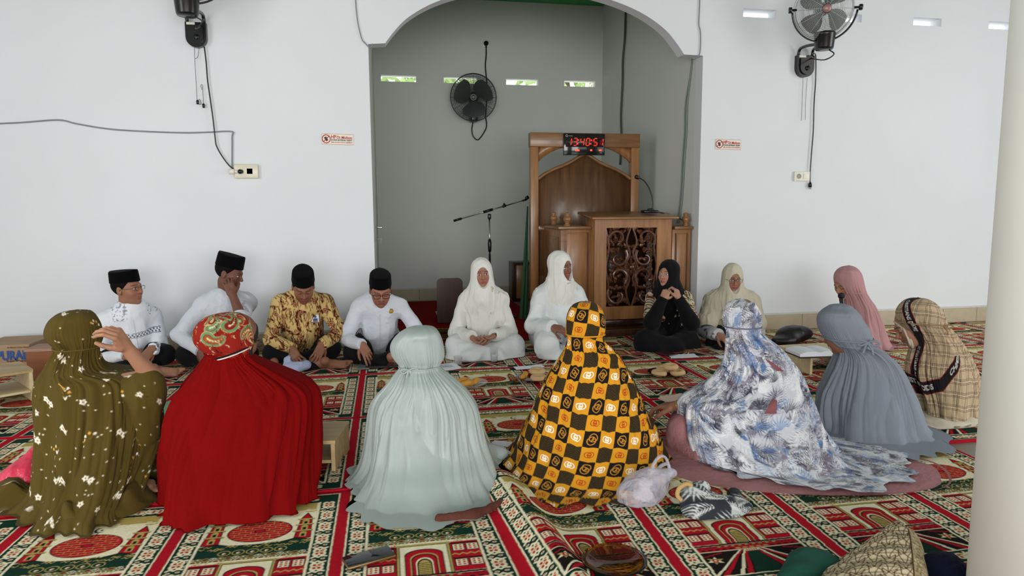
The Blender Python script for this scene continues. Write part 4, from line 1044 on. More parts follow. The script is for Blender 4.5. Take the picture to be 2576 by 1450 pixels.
t.part('skirt_knee', solid([rc((1.42, 3.05, .10), (1.55, 3.28, .1), .075, .07, .03), rc((1.40, 3.05, .04), (1.42, 2.85, .02), .06, .03, .03)], .006, wrinkle(.005, 12), floor=.004), M_DUSTY)
M_GOLD = mat_plain('gold_metal', (190, 160, 100), .3, .9)
wd = nrm(at(1790, 1010, 3.0)-WR); wc = WR+wd*.012
def band(c, ax, r, w=.012, th=.002, n=28):
    ax = nrm(ax); x = nrm(np.cross(ax, UP)); z = np.cross(x, ax); return tube([c+r*(x*math.cos(k*2*math.pi/n)+z*math.sin(k*2*math.pi/n)) for k in range(n)], th, 6, True)
w_ = t.part('wristwatch', merge(band(wc, wd, .028, th=.0035), band(wc+wd*.018, wd, .030, th=.0018)), M_GOLD)
t.part('watch_face', lathe([(0, 0), (.013, 0), (.013, .005), (0, .006)], wc+nrm(np.cross(wd, (0, 0, 1)))*0+np.array([0, -.02, .02]), frame((1, 0, 0), (0, .7, .7), (0, -.7, .7))), M_WHITE_PLASTIC, parent=w_)

# ---- plain grey-blue
rows = cv([(105, 1050, 1080), (112, 1008, 1112), (126, 982, 1134), (146, 954, 1158), (172, 930, 1180), (205, 920, 1200), (240, 924, 1226), (275, 938, 1243), (305, 960, 1253), (328, 992, 1254), (345, 1018, 1250), (362, 1022, 1285), (388, 1022, 1334),
           (420, 1010, 1374), (460, 992, 1408), (510, 968, 1438), (560, 944, 1462), (620, 914, 1490), (680, 898, 1514), (740, 896, 1534), (800, 900, 1554), (860, 908, 1576), (900, 925, 1592), (930, 940, 1606)], 1660, 720, 2.339)
g = cloak(rows, [(764, 3.12, .12), (866, 3.12, .115), (920, 3.16, .16), (1000, 3.16, .22), (1080, 3.10, .30), (1118, 3.02, .37)], neck=867, seed=21, pleat=.011, fold=.018, flare=.06, zmin=.030)
hd = Head(on_ring(g, 2112, 838), (-.55, 1, -.5), 0, .86); f = loft_fig(g, hd, (-.3, 1), 867)
M_GREYBLUE = mat_cloth('grey_blue_crepe', (132, 138, 150), wr=.4, ws=10)
t = Thing('person', 'person seen from behind in a plain grey-blue prayer robe tied in a bow', 'person', (2.35, 3.1, 0), 'people seated in the circle', geo=resting_body(f, SK2), mat=M_SKIN)
g0 = g; t.part('prayer_robe', carve(g, hd.w(0, .150, -.02), (.055, .068, .085), hd.M), M_GREYBLUE)
C_TAN = Canvas(.4, .4, 500, (176, 156, 130)); px_paint_flowers(C_TAN, 60, 9, ((120, 84, 66), (60, 44, 40)))
t.part('inner_scarf', inner_scarf(f, lambda V: C_TAN.sample(V[:, 0]+V[:, 1]*.7, V[:, 2]), cc=(0, .150, -.02), cr=(.055, .068, .085)), M_PRINT, label='tan flowered inner scarf at the face edge')
s_, c_, P_ = ring_string(g0, g0.vn-.002, .0045, .005); kb = int(np.argmax(P_@g0.e1-P_@g0.e2*.8))
t.part('tie_string', merge(s_, bow(P_[kb], g0.e1, g0.e2, 1.0, .006)), M_GREYBLUE)

# ---- tan plaid with lettered band
rows = cv([(392, 980, 1010), (398, 935, 1062), (412, 895, 1102), (435, 862, 1138), (465, 838, 1168), (500, 822, 1192), (535, 818, 1205), (565, 826, 1210), (600, 850, 1225), (640, 880, 1262), (680, 902, 1292), (720, 918, 1322), (760, 916, 1350), (800, 904, 1376),
           (850, 890, 1402), (900, 884, 1422), (950, 890, 1438), (1000, 908, 1448), (1060, 940, 1450), (1120, 970, 1446), (1200, 1000, 1444), (1280, 1035, 1438), (1320, 1055, 1434)], 1980, 620, 3.021)
g = cloak(rows, [(749, 3.32, .13), (810, 3.34, .145), (835, 3.35, .15), (880, 3.38, .17), (960, 3.36, .24), (1057, 3.28, .28)], neck=806, seed=33, nu=900, nv=520, pleat=.006, fold=.018, kp=(14, 18, 23), flare=.05)
u, v, th = g.u, g.v, g.th; zz = g.V[:, 2]
def stripes(x, p, w): return np.clip(1.2-np.abs(np.mod(x, p)-p/2)/w, 0, 1)
base = lin((186, 164, 134)); c = np.ones((len(u), 3))*base; ck = ((np.floor(u/.0035)+np.floor(v/.0035)) % 2)[:, None]
c = c*(.86+.2*ck)
for x in (u+v*.25, v-u*.1):
    big = np.mod(x, .075); m = ((big < .034)*(np.mod(x, .0075) < .0034))[:, None]*.62; c = c*(1-m)+lin((62, 42, 40))*m
    m = stripes(x+.02, .075, .0018)[:, None]*.8; c = c*(1-m)+lin((226, 206, 168))*m
def lettered(cc, s, tt, width, tstart, txt, L=.0):
    """s across the band, tt along it"""
    m = np.abs(s) < width*.62; cc[m] = lin((128, 22, 34)); m = np.abs(s) < width*.54; cc[m] = lin((30, 26, 30))
    cn = Canvas(.36, width, 900, (30, 26, 30)); cn.text(txt, .01, width*.28, width*.46, (206, 196, 190), sx=.86, bold=.03)
    m = np.abs(s) < width*.48; cc[m] = cn.sample(np.mod(tt[m]-tstart, .36), s[m]+width*.5)
nvv, nuu = g.shape; py_ = np.repeat(g.Q[:, 5], nuu); Rv = np.repeat(.5*(g.Q[:, 3]+g.Q[:, 4]), nuu)
thc = np.interp(py_, [750, 765, 785, 815, 870, 930, 970], [-.9, -.62, -.45, -.30, -.62, -.80, -.9])
front = (np.abs(th) < 1.57)
s1 = (th-thc)*Rv; s1[(py_ > 985)] = 9
lettered(c, s1, v, .050, .05, 'CHRISTIANS DIDRS')
zb = np.interp(np.sin(th), [-1, -.5, 0, .48, .94, 1], [.20, .165, .20, .31, .46, .50]); s2 = zz-zb; s2[~front | (py_ < 880)] = 9
lettered(c, s2*.9, th*Rv*1.1, .050, .05, 'CHRISTIANS DIDRS'); g.C = c
hd = Head(on_ring(g, 2298, 818), face_dir(on_ring(g, 2298, 818), -80, -30), -4, 1.0); f = loft_fig(g, hd, (-1, .3), 835)
t = Thing('person', 'person seated by the pillar in a tan plaid prayer robe with black lettered bands', 'person', (2.93, 3.35, 0), 'people seated in the circle',
          geo=resting_body(f, SK1, eyes='down', hs=.0028), mat=M_SKIN)
g0 = g; t.part('prayer_robe', carve(g, hd.w(0, .122, -.03), (.070, .086, .088), hd.M), M_PRINT)
t.part('inner_scarf', inner_scarf(f), mat_cloth('cream_inner', (196, 184, 166)))
M_LACE = mat_cloth('cream_lace', (200, 190, 172), var=.2)
t.part('lace_edge', tube([hd.w(.060*math.sin(q), .062-.010*math.cos(q), -.024+.080*math.cos(q)) for q in np.linspace(-2.6, 2.6, 40)], .0065, 6), M_LACE)
t.part('tie_string', merge(tube(smooth_path([on_loft(g0, -.45, 806), on_loft(g0, -.1, 808), on_loft(g0, .4, 808), on_loft(g0, .85, 810)], 6), .004, 6), bow(on_loft(g0, .9, 812), g0.e1, g0.e2, .8)), mat_cloth('tan_cord', (150, 120, 92)))
lace = smooth_path([(2.60, 3.55, 0), (2.58, 3.35, 0), (2.66, 3.15, 0), (2.85, 3.03, 0), (3.1, 3.02, 0), (3.28, 3.1, 0), (3.3, 3.4, 0), (3.0, 3.6, 0)], 8, True)
t.part('robe_hem', puddle(lace, .03, (2.95, 3.3), 5), M_LACE, label='cream lace trimmed hem spread on the carpet')

# ---- pink, reading into the microphone
rows = cv([(147, 455, 485), (153, 425, 508), (163, 402, 528), (180, 378, 548), (205, 360, 566), (235, 352, 577), (270, 354, 587), (310, 366, 596), (350, 388, 610), (385, 408, 628), (410, 415, 645), (440, 415, 668), (470, 410, 686), (510, 400, 706),
           (560, 392, 728), (610, 386, 746), (660, 380, 760), (710, 375, 772), (760, 372, 784), (805, 370, 794)], 1980, 620, 3.021)
g = cloak(rows, [(668, 5.04, .12), (752, 5.06, .125), (800, 5.1, .16), (887, 5.06, .28)], neck=735, seed=41, nu=420, nv=300, pleat=.010, fold=.014, kp=(10, 14, 19), flare=.02)
M_PINK = mat_cloth('dusty_rose_jersey', (176, 134, 136), wr=.3, ws=9)
C9 = on_ring(g, 2127, 714); hd = Head(C9, face_dir(C9, -42, -24), 0, 1.0); f = loft_fig(g, hd, (-.8, -.5), 765)
MT = at(2117, 752, 4.86); MB = at(2120, 800, 4.80)
WR = MT+(MB-MT)*.9+np.array([.03, .05, -.03])
hm = hand(WR, nrm(MT+(MB-MT)*.25-WR), nrm(np.array([-.6, -.7, 0])), 1, (60, 70, 40), 2)+[rc(WR, f.S[-1]-UP*.2, .026, .036)]
t = Thing('person', 'person in a dusty pink headscarf bending over the microphone held at the mouth', 'person', (3.72, 5.1, 0), 'people seated in the circle',
          geo=resting_body(f, SK1, eyes='down', hands=[hm], hs=.003), mat=M_SKIN)
t.part('headscarf', carve(g, hd.w(.0, .117, -.02), (.068, .088, .088), hd.M), M_PINK); t.part('inner_scarf', inner_scarf(f, cc=(0, .117, -.02), cr=(.068, .088, .088), rim=.02), M_PINK)
ax = nrm(MT-MB); Mx = frame(np.cross(ax, (0, 1, 0)), np.cross(ax, np.cross((0, 1, 0), ax))*-1, ax); Mx = np.array([nrm(np.cross((0, 1, 0), ax)), nrm(np.cross(ax, np.cross((0, 1, 0), ax))), ax])
t = Thing('microphone', 'black handheld microphone held up to the mouth of the person in pink', 'microphone', MB)
t.part('body', lathe([(0, 0), (.012, 0), (.013, .06), (.019, .155), (.020, .165), (0, .166)], MB, Mx), M_BLACK_PLASTIC); t.part('grille', ball(MB+ax*.185, .027, n=12), mat_plain('mic_mesh', (26, 26, 28), .6, .3, bmp=.8, bs=700))

# ---- red robe with paisley hood
hrow = cv([(68, 430, 520), (76, 375, 548), (95, 325, 582), (125, 287, 606), (160, 263, 622), (200, 256, 632), (235, 264, 636), (265, 286, 634), (290, 318, 622), (308, 335, 612), (330, 345, 618), (352, 352, 622), (372, 362, 618)], 380, 760, 2.417)
hg = cloak(hrow, [(788, 3.10, .1), (887, 3.12, .10), (914, 3.12, .09)], z_end=None, neck=886, seed=52, nu=520, nv=300, hem=.0, flare=0, pleat=.008, fold=.004, hood_fold=.004)
nv_, nu_ = hg.shape; keep = hg.V[:, 2] > .40; rem = keep[hg.F].all(1)
hg.C = C_PAIS.sample(hg.u+.1, -hg.v); hood = G(hg.V, hg.F[rem], hg.C); us = np.zeros(len(hg.V), bool); us[hood.F.ravel()] = True; mp = np.cumsum(us)-1; hood = G(hg.V[us], mp[hood.F], hg.C[us])
rows = cv([(296, 320, 600), (305, 326, 612), (322, 322, 622), (345, 308, 650), (370, 288, 702), (400, 264, 765), (430, 240, 832), (460, 215, 900), (490, 190, 960), (520, 170, 1003), (560, 150, 1032), (620, 130, 1044), (700, 112, 1046), (800, 98, 1040), (900, 91, 1030), (1000, 87, 1018), (1100, 80, 1010), (1150, 78, 1006)], 380, 760, 2.417)
g = cloak(rows, [(882, 3.12, .09), (930, 3.13, .17), (1000, 3.12, .25), (1100, 3.06, .30), (1236, 2.90, .33)], neck=884, seed=55, pleat=.006, fold=.022, flare=.0, kp=(11, 15, 21), p2=2.5, twist=1.6)
HC = on_ring(hg, 600, 852); hd = Head(HC, face_dir(HC, 128, -22), 0, .92); f = loft_fig(g, hd, (.5, .9), 900)
M_REDROBE = mat_cloth('deep_red_crepe', (118, 9, 9), wr=.5, ws=11, sheen=0, spec=.05)
t = Thing('person', 'person in a plain deep red prayer robe with a paisley hood, seen from behind', 'person', (-.62, 3.1, 0), 'people seated in the circle',
          geo=resting_body(f, SK3), mat=M_SKIN)
kp_ = carve(hood, hd.w(0, .085, -.02), (.068, .075, .095), hd.M)
t.part('inner_scarf', inner_scarf(f, cc=(0, .085, -.02), cr=(.068, .075, .095), rim=.02, grow=-.002), mat_cloth('charcoal_lining', (40, 38, 40)))
t.part('hood', kp_, M_PRINT, label='red, green and gold paisley hood'); t.part('prayer_robe', g, M_REDROBE)
j = int(np.argmin(np.abs(hg.Q[:, 5]-884))); Pn = hg.V.reshape(nv_, nu_, 3)[j][::9]; cc = Pn.mean(0); dd = (Pn-cc)*[1, 1, 0]; Pn = Pn+dd/np.linalg.norm(dd, axis=1)[:, None]*.005
tilt = (Pn-cc)@hg.e1; Pn[:, 2] += tilt*.28
t.part('elastic_band', merge(tube(Pn+UP*.004, .0035, 6, True)), M_BLACK_CLOTH); t.part('elastic_band', tube(Pn-UP*.004, .003, 6, True), M_WHITE_CREPE, label='cream cord under the black band')
def glasses(hd, r=(.022, .016), rim=.0016, y=.103, z=.001, metal=None, square=3.0, temple=True):
    gs = []
    for s in (-1, 1):
        P = []
        for k in range(24):
            a = 2*math.pi*k/24; ca, sa = math.cos(a), math.sin(a)
            P.append(hd.w(s*.033+r[0]*math.copysign(abs(ca)**(2/square), ca), y-.006*abs(ca), z+r[1]*math.copysign(abs(sa)**(2/square), sa)))
        gs.append(tube(P, rim, 6, True))
        if temple: gs.append(tube(smooth_path([hd.w(s*.056, y-.006, z+.006), hd.w(s*.074, y-.03, z+.006), hd.w(s*.080, .01, z+.004), hd.w(s*.078, -.018, z-.012)], 5), rim, 6))
    gs.append(tube(smooth_path([hd.w(-.012, y, z+.005), hd.w(0, y+.004, z+.008), hd.w(.012, y, z+.005)], 4), rim, 6)); return merge(*gs)
t.part('glasses', glasses(hd, metal=1), M_BLACK_PLASTIC)

# ---- olive floral
rows = cv([(90, 395, 455), (97, 345, 495), (114, 300, 522), (140, 268, 544), (175, 249, 562), (208, 243, 572), (238, 252, 576), (262, 270, 571), (282, 288, 564), (296, 292, 558), (315, 285, 556), (345, 268, 560), (380, 250, 572), (412, 230, 610), (432, 215, 720), (450, 205, 820),
           (480, 197, 872), (540, 193, 886), (620, 197, 892), (700, 199, 888), (800, 200, 876), (900, 200, 852), (980, 196, 822), (1040, 186, 790), (1080, 172, 765)], 0, 740, 2.197)
g = cloak(rows, [(780, 3.18, .1), (874, 3.18, .09), (920, 3.19, .16), (1000, 3.18, .22), (1110, 3.12, .26), (1231, 3.00, .36)], neck=874, seed=62, nu=620, nv=420, pleat=.013, fold=.022, kp=(14, 19, 24, 30), flare=.05)
g.C = C_OLIVE.sample(g.u, -g.v)
HC = on_ring(g, 200, 846); hd = Head(HC, (.5, .85, -.1), 0, .85); f = loft_fig(g, hd, (.3, 1), 874)
EL = at(384, 950, 3.12); WR = at(318, 874, 3.06); up_h = hand(WR, nrm(at(285, 828, 3.0)-WR), nrm(np.array([-.8, .3, -.35])), 1, (42, 45, 25), 5, (.25, .8))
ARM = up_h+[rc(WR, EL, .026, .040, .01), rc(EL, EL+np.array([-.12, .02, -.03]), .042, .05, .02)]
FT = at(390, 1238, 2.99); FT[2] = .045
t = Thing('person', 'person in an olive floral prayer robe, one arm raised to the hood, seen from behind', 'person', (-1.25, 3.1, 0), 'people seated in the circle',
          geo=resting_body(f, SK1, hands=[ARM], extra=[foot(FT+np.array([-.14, 0, .02]), (1, -.1, 0), (0, -.5, 1), .9)]), mat=M_SKIN)
g0 = g; t.part('prayer_robe', carve(g, hd.w(0, .125, -.01), (.068, .09, .09), hd.M), M_PRINT_SOFT)
s_, c_, P_ = ring_string(g0, g0.vn-.004, .004, .003); t.part('tie_string', s_, mat_cloth('olive_string', (92, 78, 34)))
def col_world(cn, su=1.0): return lambda V: cn.sample(V[:, 0]*su+V[:, 1]*.6, V[:, 2]+V[:, 1]*.5)
sl = solid([rc(at(378, 960, 3.10), at(362, 1000, 3.10), .046, .070, .03), rc(at(362, 1000, 3.10), at(352, 1100, 3.08), .07, .075, .05), rc(at(366, 975, 3.10), at(270, 975, 3.16), .055, .06, .06)], .0045, wrinkle(.014, 11, 0, (1.6, 1.6, .6)), colf=col_world(C_OLIVE))
t.part('sleeve', sl, M_PRINT_SOFT)
sk = solid([rc(at(400, 1120, 3.25), at(405, 1175, 3.2), .06, .07, .03), rc(at(405, 1175, 3.2), at(300, 1180, 3.2), .09, .12, .06)], .005, wrinkle(.006, 12), floor=.005, colf=col_world(C_OLIVE))
t.part('skirt', sk, M_PRINT_SOFT)
tail = smooth_path([(-1.30, 2.75, 0), (-1.18, 2.66, 0), (-1.0, 2.78, 0), (-.98, 2.95, 0), (-1.25, 3.1, 0), (-1.5, 3.2, 0), (-1.85, 3.1, 0), (-1.9, 2.9, 0), (-1.72, 2.84, 0), (-1.62, 2.86, 0), (-1.45, 2.9, 0), (-1.42, 2.78, 0)], 10, True)
pg = puddle(tail, .085, (-1.35, 2.98), 8, 20, .6); pg.C = C_OLIVE.sample(pg.V[:, 0]+pg.V[:, 2], pg.V[:, 1]+pg.V[:, 2]*.7)
t.part('robe_train', pg, M_PRINT_SOFT)
# ------------------------------------------------------------------ the people facing the camera
def pelv(px, Y, z=.12): p = at(px, 900, Y); p[2] = z; return p
def march(prims, p, d, lift=0.0, disp=None):
    p = np.array(p, float); d = nrm(d)
    for _ in range(70):
        e = float(evalf(prims, p[None], disp)[0])
        if e < .0006: break
        p = p+d*min(e*.8, .05)
    return p-d*lift
def normal_at(prims, p):
    e = .004; return nrm([float(evalf(prims, (p+np.eye(3)[i]*e)[None])[0]-evalf(prims, (p-np.eye(3)[i]*e)[None])[0]) for i in range(3)])
def songkok(hd, h=.078, tilt=.0):
    b0 = .050; rings = [(.0835, .1035, b0), (.0840, .1040, b0+.004), (.0795, .1015, b0+h*.8), (.0775, .1005, b0+h*.97), (.0745, .0975, b0+h), (.060, .082, b0+.001+h), (.035, .05, b0+.003+h), (.001, .02, b0+.004+h)]
    n = 48; V = []
    for k, (a, b, z) in enumerate(rings):
        for i in range(n):
            t = 2*math.pi*i/n; x, y = a*math.cos(t), b*math.sin(t); x = a*np.sign(math.cos(t))*abs(math.cos(t))**.9; zz = z+(.010*(1-abs(x)/.08) if k >= 4 else 0)
            if k < 2: zz += .006*abs(math.cos(t))-.002+tilt*y
            V.append(hd.w(x, y-.012, zz))
    return G(V, np.concatenate([grid_faces(n, len(rings), True)]))
def hair(hd, back=.02, low=-.045):
    k = hd.sc
    return solid([el(hd.w(0, -.016, .034), np.array([.0795, .0975, .086])*k, hd.M, .01), half(hd.w(0, .052, 0), hd.M[1]), half(hd.w(0, 0, low), -hd.M[2]),
                  half(hd.w(0, .040, .03), nrm(hd.M[1]*.8-hd.M[2]*.6))], .003, disp=lambda P: -.0012*vnoise(P*220))
def person_geo(f, skin, hands=(), feet=(), eyes='open', hs=.0028, stub=0, brow=1.0, lip=(150, 84, 78), fat=1.0):
    gs = [solid(f.H.prims(f.fem, fat)+f.H.neck(f.N-f.up*.04, .056 if not f.fem else .048), hs, colf=f.H.colf(skin, eyes, brow, lip, stub))]
    gs.append(solid([rc(f.N-f.up*.06, f.pel+UP*.05, .07, .10), rc(f.S[1]*.8+f.S[-1]*.2, f.S[-1]*.8+f.S[1]*.2, .035, .035, .05)], .014, floor=.03, colf=skin_col(skin)))
    for h in list(hands)+list(feet): gs.append(solid(h, .003, floor=.008, colf=skin_col(skin)))
    return merge(*gs)
def sleeves(f, arms, g=.012, cuff=1.0, short=None):
    """arms: {side: (wrist, elbow)}"""
    P = []
    for s, (Wp, E) in arms.items():
        S = f.S[s]; end = Wp if not (short and s in short) else E+(Wp-E)*short[s]
        P += [rc(S-UP*.012, E, .048+g, .041+g, .05), rc(E, end, .041+g, .029+g*.9*cuff, .02)]
    return P
def cuffs(f, arms, short=None):
    C = []
    for s, (Wp, E) in arms.items():
        end = Wp if not (short and s in short) else E+(Wp-E)*short[s]; C.append(Prim(lambda P, end=end, d=nrm(Wp-E), E=E: np.where(((P-end)**2).sum(1) < .01, (P-end)@d-.012, -1.0), E, E, 'i', .002))
    return C
def crossed(f, KR, KL, AR, AL, r=(.098, .078, .066, .046), k=.05):
    P = [el(f.pel, (.17, .14, .11), f.M, .05)]
    for s, K, A in ((1, KR, AR), (-1, KL, AL)): P += [rc(f.pel+f.rt*s*.09, K, r[0], r[1], k), rc(K, A, r[2], r[3], .03)]
    return P
def hijab_prims(f, drop=.30, w=.155, fwd=.03, k=.05, op=(.056, .084, .091), oc=(0, .116, -.021), shoulders=.062, thick=0.0):
    H = f.H; m = H.sc
    P = [el(H.w(0, -.014, .034), np.array([.088+thick, .108+thick, .097+thick])*m, H.M, .02), el(H.w(0, .010, -.045), np.array([.080+thick, .084+thick, .088])*m, H.M, .04),
         rc(H.w(0, -.020, -.045), f.N-f.up*.03, .078, .105, .05), rc(H.w(0, .02, -.085), f.N+f.fw*.05-f.up*.05, .058, .075, .04), rc(f.S[1]+f.up*.005, f.S[-1]+f.up*.005, shoulders, shoulders, .08),
         rc(f.N-f.up*.02+f.fw*fwd*.3, f.N-f.up*drop+f.fw*fwd, .10, w, .09)]
    cut = [el(H.w(*oc), np.array(op)*m, H.M, .006, 's')]
    return P, cut
def strip(prims, pts, d, w, th, disp=None, lift=.001):
    """thin ribbon lying on a garment through the given points"""
    Q = [march(prims, p, d, lift, disp) for p in smooth_path(pts, 4)]; return tube(Q, w/2, 8, flat=th/w*2) if False else tube(Q, w/2, 6)

# P1 ------ glasses, trimmed shirt
HC = at(321, 727, 5.40); hd = Head(HC, face_dir(HC, 52, 4), -3, 1.03); f = Fig(pelv(338, 5.55), hd, face_dir(HC, 12), sw=.160)
A = {1: (at(312, 896, 5.20), None), -1: (at(384, 878, 5.20), None)}
A = {s: (w, f.arm(s, w, f.rt*s*.35-UP*.6-f.fw*.5)[1]) for s, (w, _) in A.items()}
hR = hand(A[1][0], (at(352, 905, 5.14)-A[1][0]), (.3, -.4, 1), -1, (30, 45, 30), 3)+[rc(A[1][0], A[1][1], .025, .036)]
hL = hand(A[-1][0], (at(352, 912, 5.12)-A[-1][0]), (-.6, .5, -.3), 1, (28, 35, 20), 4)+[rc(A[-1][0], A[-1][1], .025, .036)]
ft = at(392, 928, 5.16); ft[2] = .055
t = Thing('person', 'person in black cap and thin glasses, white shirt with a patterned chest trim', 'person', f.pel*[1, 1, 0], 'people seated in the circle',
          geo=person_geo(f, (150, 104, 80), [hR, hL], [foot(ft, (1, -.25, 0), (0, -.8, .6), 1.0, -1)+[rc(ft, at(330, 925, 5.2), .034, .05)]]), mat=M_SKIN)
sh = f.torso(.022, .02)+sleeves(f, A)+cuffs(f, A)+[el(f.N+f.up*.06, (.058, .058, .06), f.M, .006, 's')]; wr = wrinkle(.017, 8, 1, amp2=.005)
sh_u = f.torso(.022, .02)+sleeves(f, A)
def trim_col(V, f=f):
    q = (V-f.pel)@f.M.T; x, y, z = q[:, 0], q[:, 1], q[:, 2]-.60*f.L; c = np.ones((len(V), 3))*lin((226, 229, 238))
    m = (y > 0)*(np.abs(x) < .15)*((np.abs(z-.006) < .005)*(np.mod(x, .022) < .011)+(np.abs(z+.006) < .005)*(np.mod(x, .022) > .011)+(np.abs(np.abs(z)-.015) < .0018)) > 0
    c[m] = lin((84, 90, 100)); k = (q[:, 2] > .90*f.L)*(np.abs(x) > .07)*(np.abs(x) < .16)*(vnoise(V*110) > .66); c[k] = lin((150, 156, 166)); return c
t.part('shirt', solid(sh+[half(f.T(0, 0, -.05), -f.up, .01)], .0040, wr, colf=trim_col), M_PRINT, label='white shirt with a grey checked band across the chest')
t.part('trousers', solid(crossed(f, at(268, 905, 5.32), at(412, 893, 5.30), at(375, 930, 5.15), at(300, 928, 5.18)), .006, wrinkle(.010, 9, 4), floor=.01), M_BLACK_CLOTH)
t.part('hair', hair(hd), M_HAIR); t.part('cap', songkok(hd), M_VELVET)
t.part('glasses', glasses(hd, (.021, .013), .0012), M_DARK_METAL)
t.part('collar', tube([f.N+f.up*.020+f.rt*.058*math.cos(q)+f.fw*(.058*math.sin(q)-.004)+f.up*(-.012*math.sin(q)) for q in np.linspace(0, 2*math.pi, 28, endpoint=False)], .010, 8, True), M_WHITE_SHIRT)
t.part('placket', strip(sh_u, [f.T(0, .4, z) for z in (.90, .75, .6, .45, .3, .15)], -f.fw, .0035, .002, wr), M_WHITE_SHIRT)

# P2 ------ hand on cheek
HC = at(577, 688, 5.42); hd = Head(HC, face_dir(HC, 66, -16), 0, 1.0); f = Fig(pelv(552, 5.58), hd, face_dir(HC, 10), sw=.165, N=HC+np.array([-.03, .03, -.165]))
EL = at(607, 800, 5.18); WL = at(585, 742, 5.27)
A = {-1: (WL, EL)}; w = at(500, 880, 5.2); A[1] = (w, f.arm(1, w, f.rt*.6-UP*.6-f.fw*.3)[1])
hL = hand(WL, at(572, 708, 5.30)-WL, nrm([-.25, .95, .1]), -1, (28, 50, 45), 7, (.6, .4), 1.05)+[rc(WL, EL, .027, .042)]
hR = hand(w, (.3, -.3, -.4), (.6, .3, -.6), -1, (30, 30, 30))+[rc(w, A[1][1], .026, .036)]
t = Thing('person', 'person in black cap and white shirt resting the cheek on one hand', 'person', f.pel*[1, 1, 0], 'people seated in the circle',
          geo=person_geo(f, (112, 72, 56), [hR, hL], brow=.8, stub=.2), mat=M_SKIN)
SHR = {-1: .18}; sh_u = f.torso(.024, .02)+sleeves(f, A, short=SHR); wr = wrinkle(.018, 8, 7, amp2=.005)
t.part('shirt', solid(sh_u+cuffs(f, A, SHR)+[el(f.N+f.up*.06, (.06, .06, .06), f.M, .006, 's')], .0045, wr), M_WHITE_SHIRT)
t.part('trousers', solid(crossed(f, at(470, 893, 5.32), at(622, 890, 5.32), at(600, 930, 5.2), at(520, 930, 5.2)), .007, wrinkle(.010, 9, 4), floor=.01), M_BLACK_CLOTH)
t.part('hair', hair(hd), M_HAIR); t.part('cap', songkok(hd, .090), M_VELVET)
cl = [f.N+f.up*.018+f.rt*.062*math.cos(q)+f.fw*(.062*math.sin(q)-.004)+f.up*(-.020*math.sin(q)) for q in np.linspace(0, 2*math.pi, 28, endpoint=False)]
t.part('collar', tube(cl, .012, 8, True), M_WHITE_SHIRT)
t.part('placket', strip(sh_u, [f.T(0, .4, z) for z in (.88, .75, .6, .45, .3, .15)], -f.fw, .005, .002, wr), M_WHITE_SHIRT)

# P3 ------ batik shirt, bent forward
C_BATIK = Canvas(.8, .8, 420, (206, 176, 116)); rs = random.Random(12)
for k in range(620):
    x, y = rs.uniform(0, .8), rs.uniform(0, .8); w_ = .010*rs.uniform(.7, 1.4); C_BATIK.line([(x+w_*.5*math.sin(q*1.3), y+q*.011) for q in range(rs.randint(4, 9))], .0026, rs.choice([(92, 40, 24), (70, 26, 20), (116, 62, 30)]))
for k in range(120):
    x, y = rs.uniform(0, .8), rs.uniform(0, .8); a = rs.uniform(0, 6.28)
    for q in range(3):
        b = a+q*1.3; C_BATIK.leaf(x, y, x+.038*math.cos(b), y+.038*math.sin(b), .0085, (84, 34, 24)); C_BATIK.leaf(x, y, x+.032*math.cos(b), y+.032*math.sin(b), .0045, (190, 140, 80) if q == 1 else (70, 26, 20))
for k in range(20):
    x, y = rs.uniform(0, .8), rs.uniform(0, .8)
    for q in range(6): C_BATIK.leaf(x, y, x+.024*math.cos(q*1.05), y+.024*math.sin(q*1.05), .0075, (110, 24, 34)); C_BATIK.leaf(x, y, x+.018*math.cos(q*1.05), y+.018*math.sin(q*1.05), .0035, (206, 150, 110))
    C_BATIK.disc(x, y, .006, (40, 20, 24))
HC = at(763, 722, 5.24); hd = Head(HC, face_dir(HC, 2, -30), 0, 1.0); f = Fig(pelv(762, 5.6), hd, face_dir(HC, 0), sw=.170, N=at(762, 742, 5.42))
A = {1: at(733, 876, 5.16), -1: at(812, 866, 5.18)}; A = {s: (w, f.arm(s, w, f.rt*s*.45-UP*.5-f.fw*.2)[1]) for s, w in A.items()}
hR = hand(A[1][0], at(752, 912, 5.10)-A[1][0], nrm([.25, .9, -.1]), -1, (25, 25, 15), 8)+[rc(A[1][0], A[1][1], .027, .038)]
hL = hand(A[-1][0], at(792, 908, 5.12)-A[-1][0], nrm([-.2, .9, -.1]), 1, (14, 22, 15), 6)+[rc(A[-1][0], A[-1][1], .027, .038)]
ft = at(820, 912, 5.14); ft[2] = .055; ft2 = at(690, 912, 5.18); ft2[2] = .05
t = Thing('person', 'person in black cap and yellow brown batik shirt leaning over with both hands down', 'person', f.pel*[1, 1, 0], 'people seated in the circle',
          geo=person_geo(f, (132, 86, 64), [hR, hL], [foot(ft, (1, -.15, 0), (0, -.8, .6), 1.0, -1)+[rc(ft, at(780, 915, 5.2), .034, .05)], foot(ft2, (-1, -.1, 0), (0, -.6, .8), .9)], eyes='down', stub=.35), mat=M_SKIN)
sh_u = f.torso(.026, .03)+sleeves(f, A, .014); wr = wrinkle(.014, 8, 13, amp2=.004)
t.part('batik_shirt', solid(sh_u+cuffs(f, A)+[el(f.N+f.up*.07, (.06, .06, .07), f.M, .006, 's')], .0042, wr,
       colf=lambda V: C_BATIK.sample(V[:, 0]*1.1+V[:, 1]*.7+.15, V[:, 2]*1.0+V[:, 1]*.4+V[:, 0]*.25)), M_PRINT_SOFT)
t.part('trousers', solid(crossed(f, at(688, 888, 5.30), at(832, 880, 5.30), at(790, 925, 5.16), at(720, 925, 5.18)), .006, wrinkle(.010, 9, 4), floor=.01), M_BLACK_CLOTH)
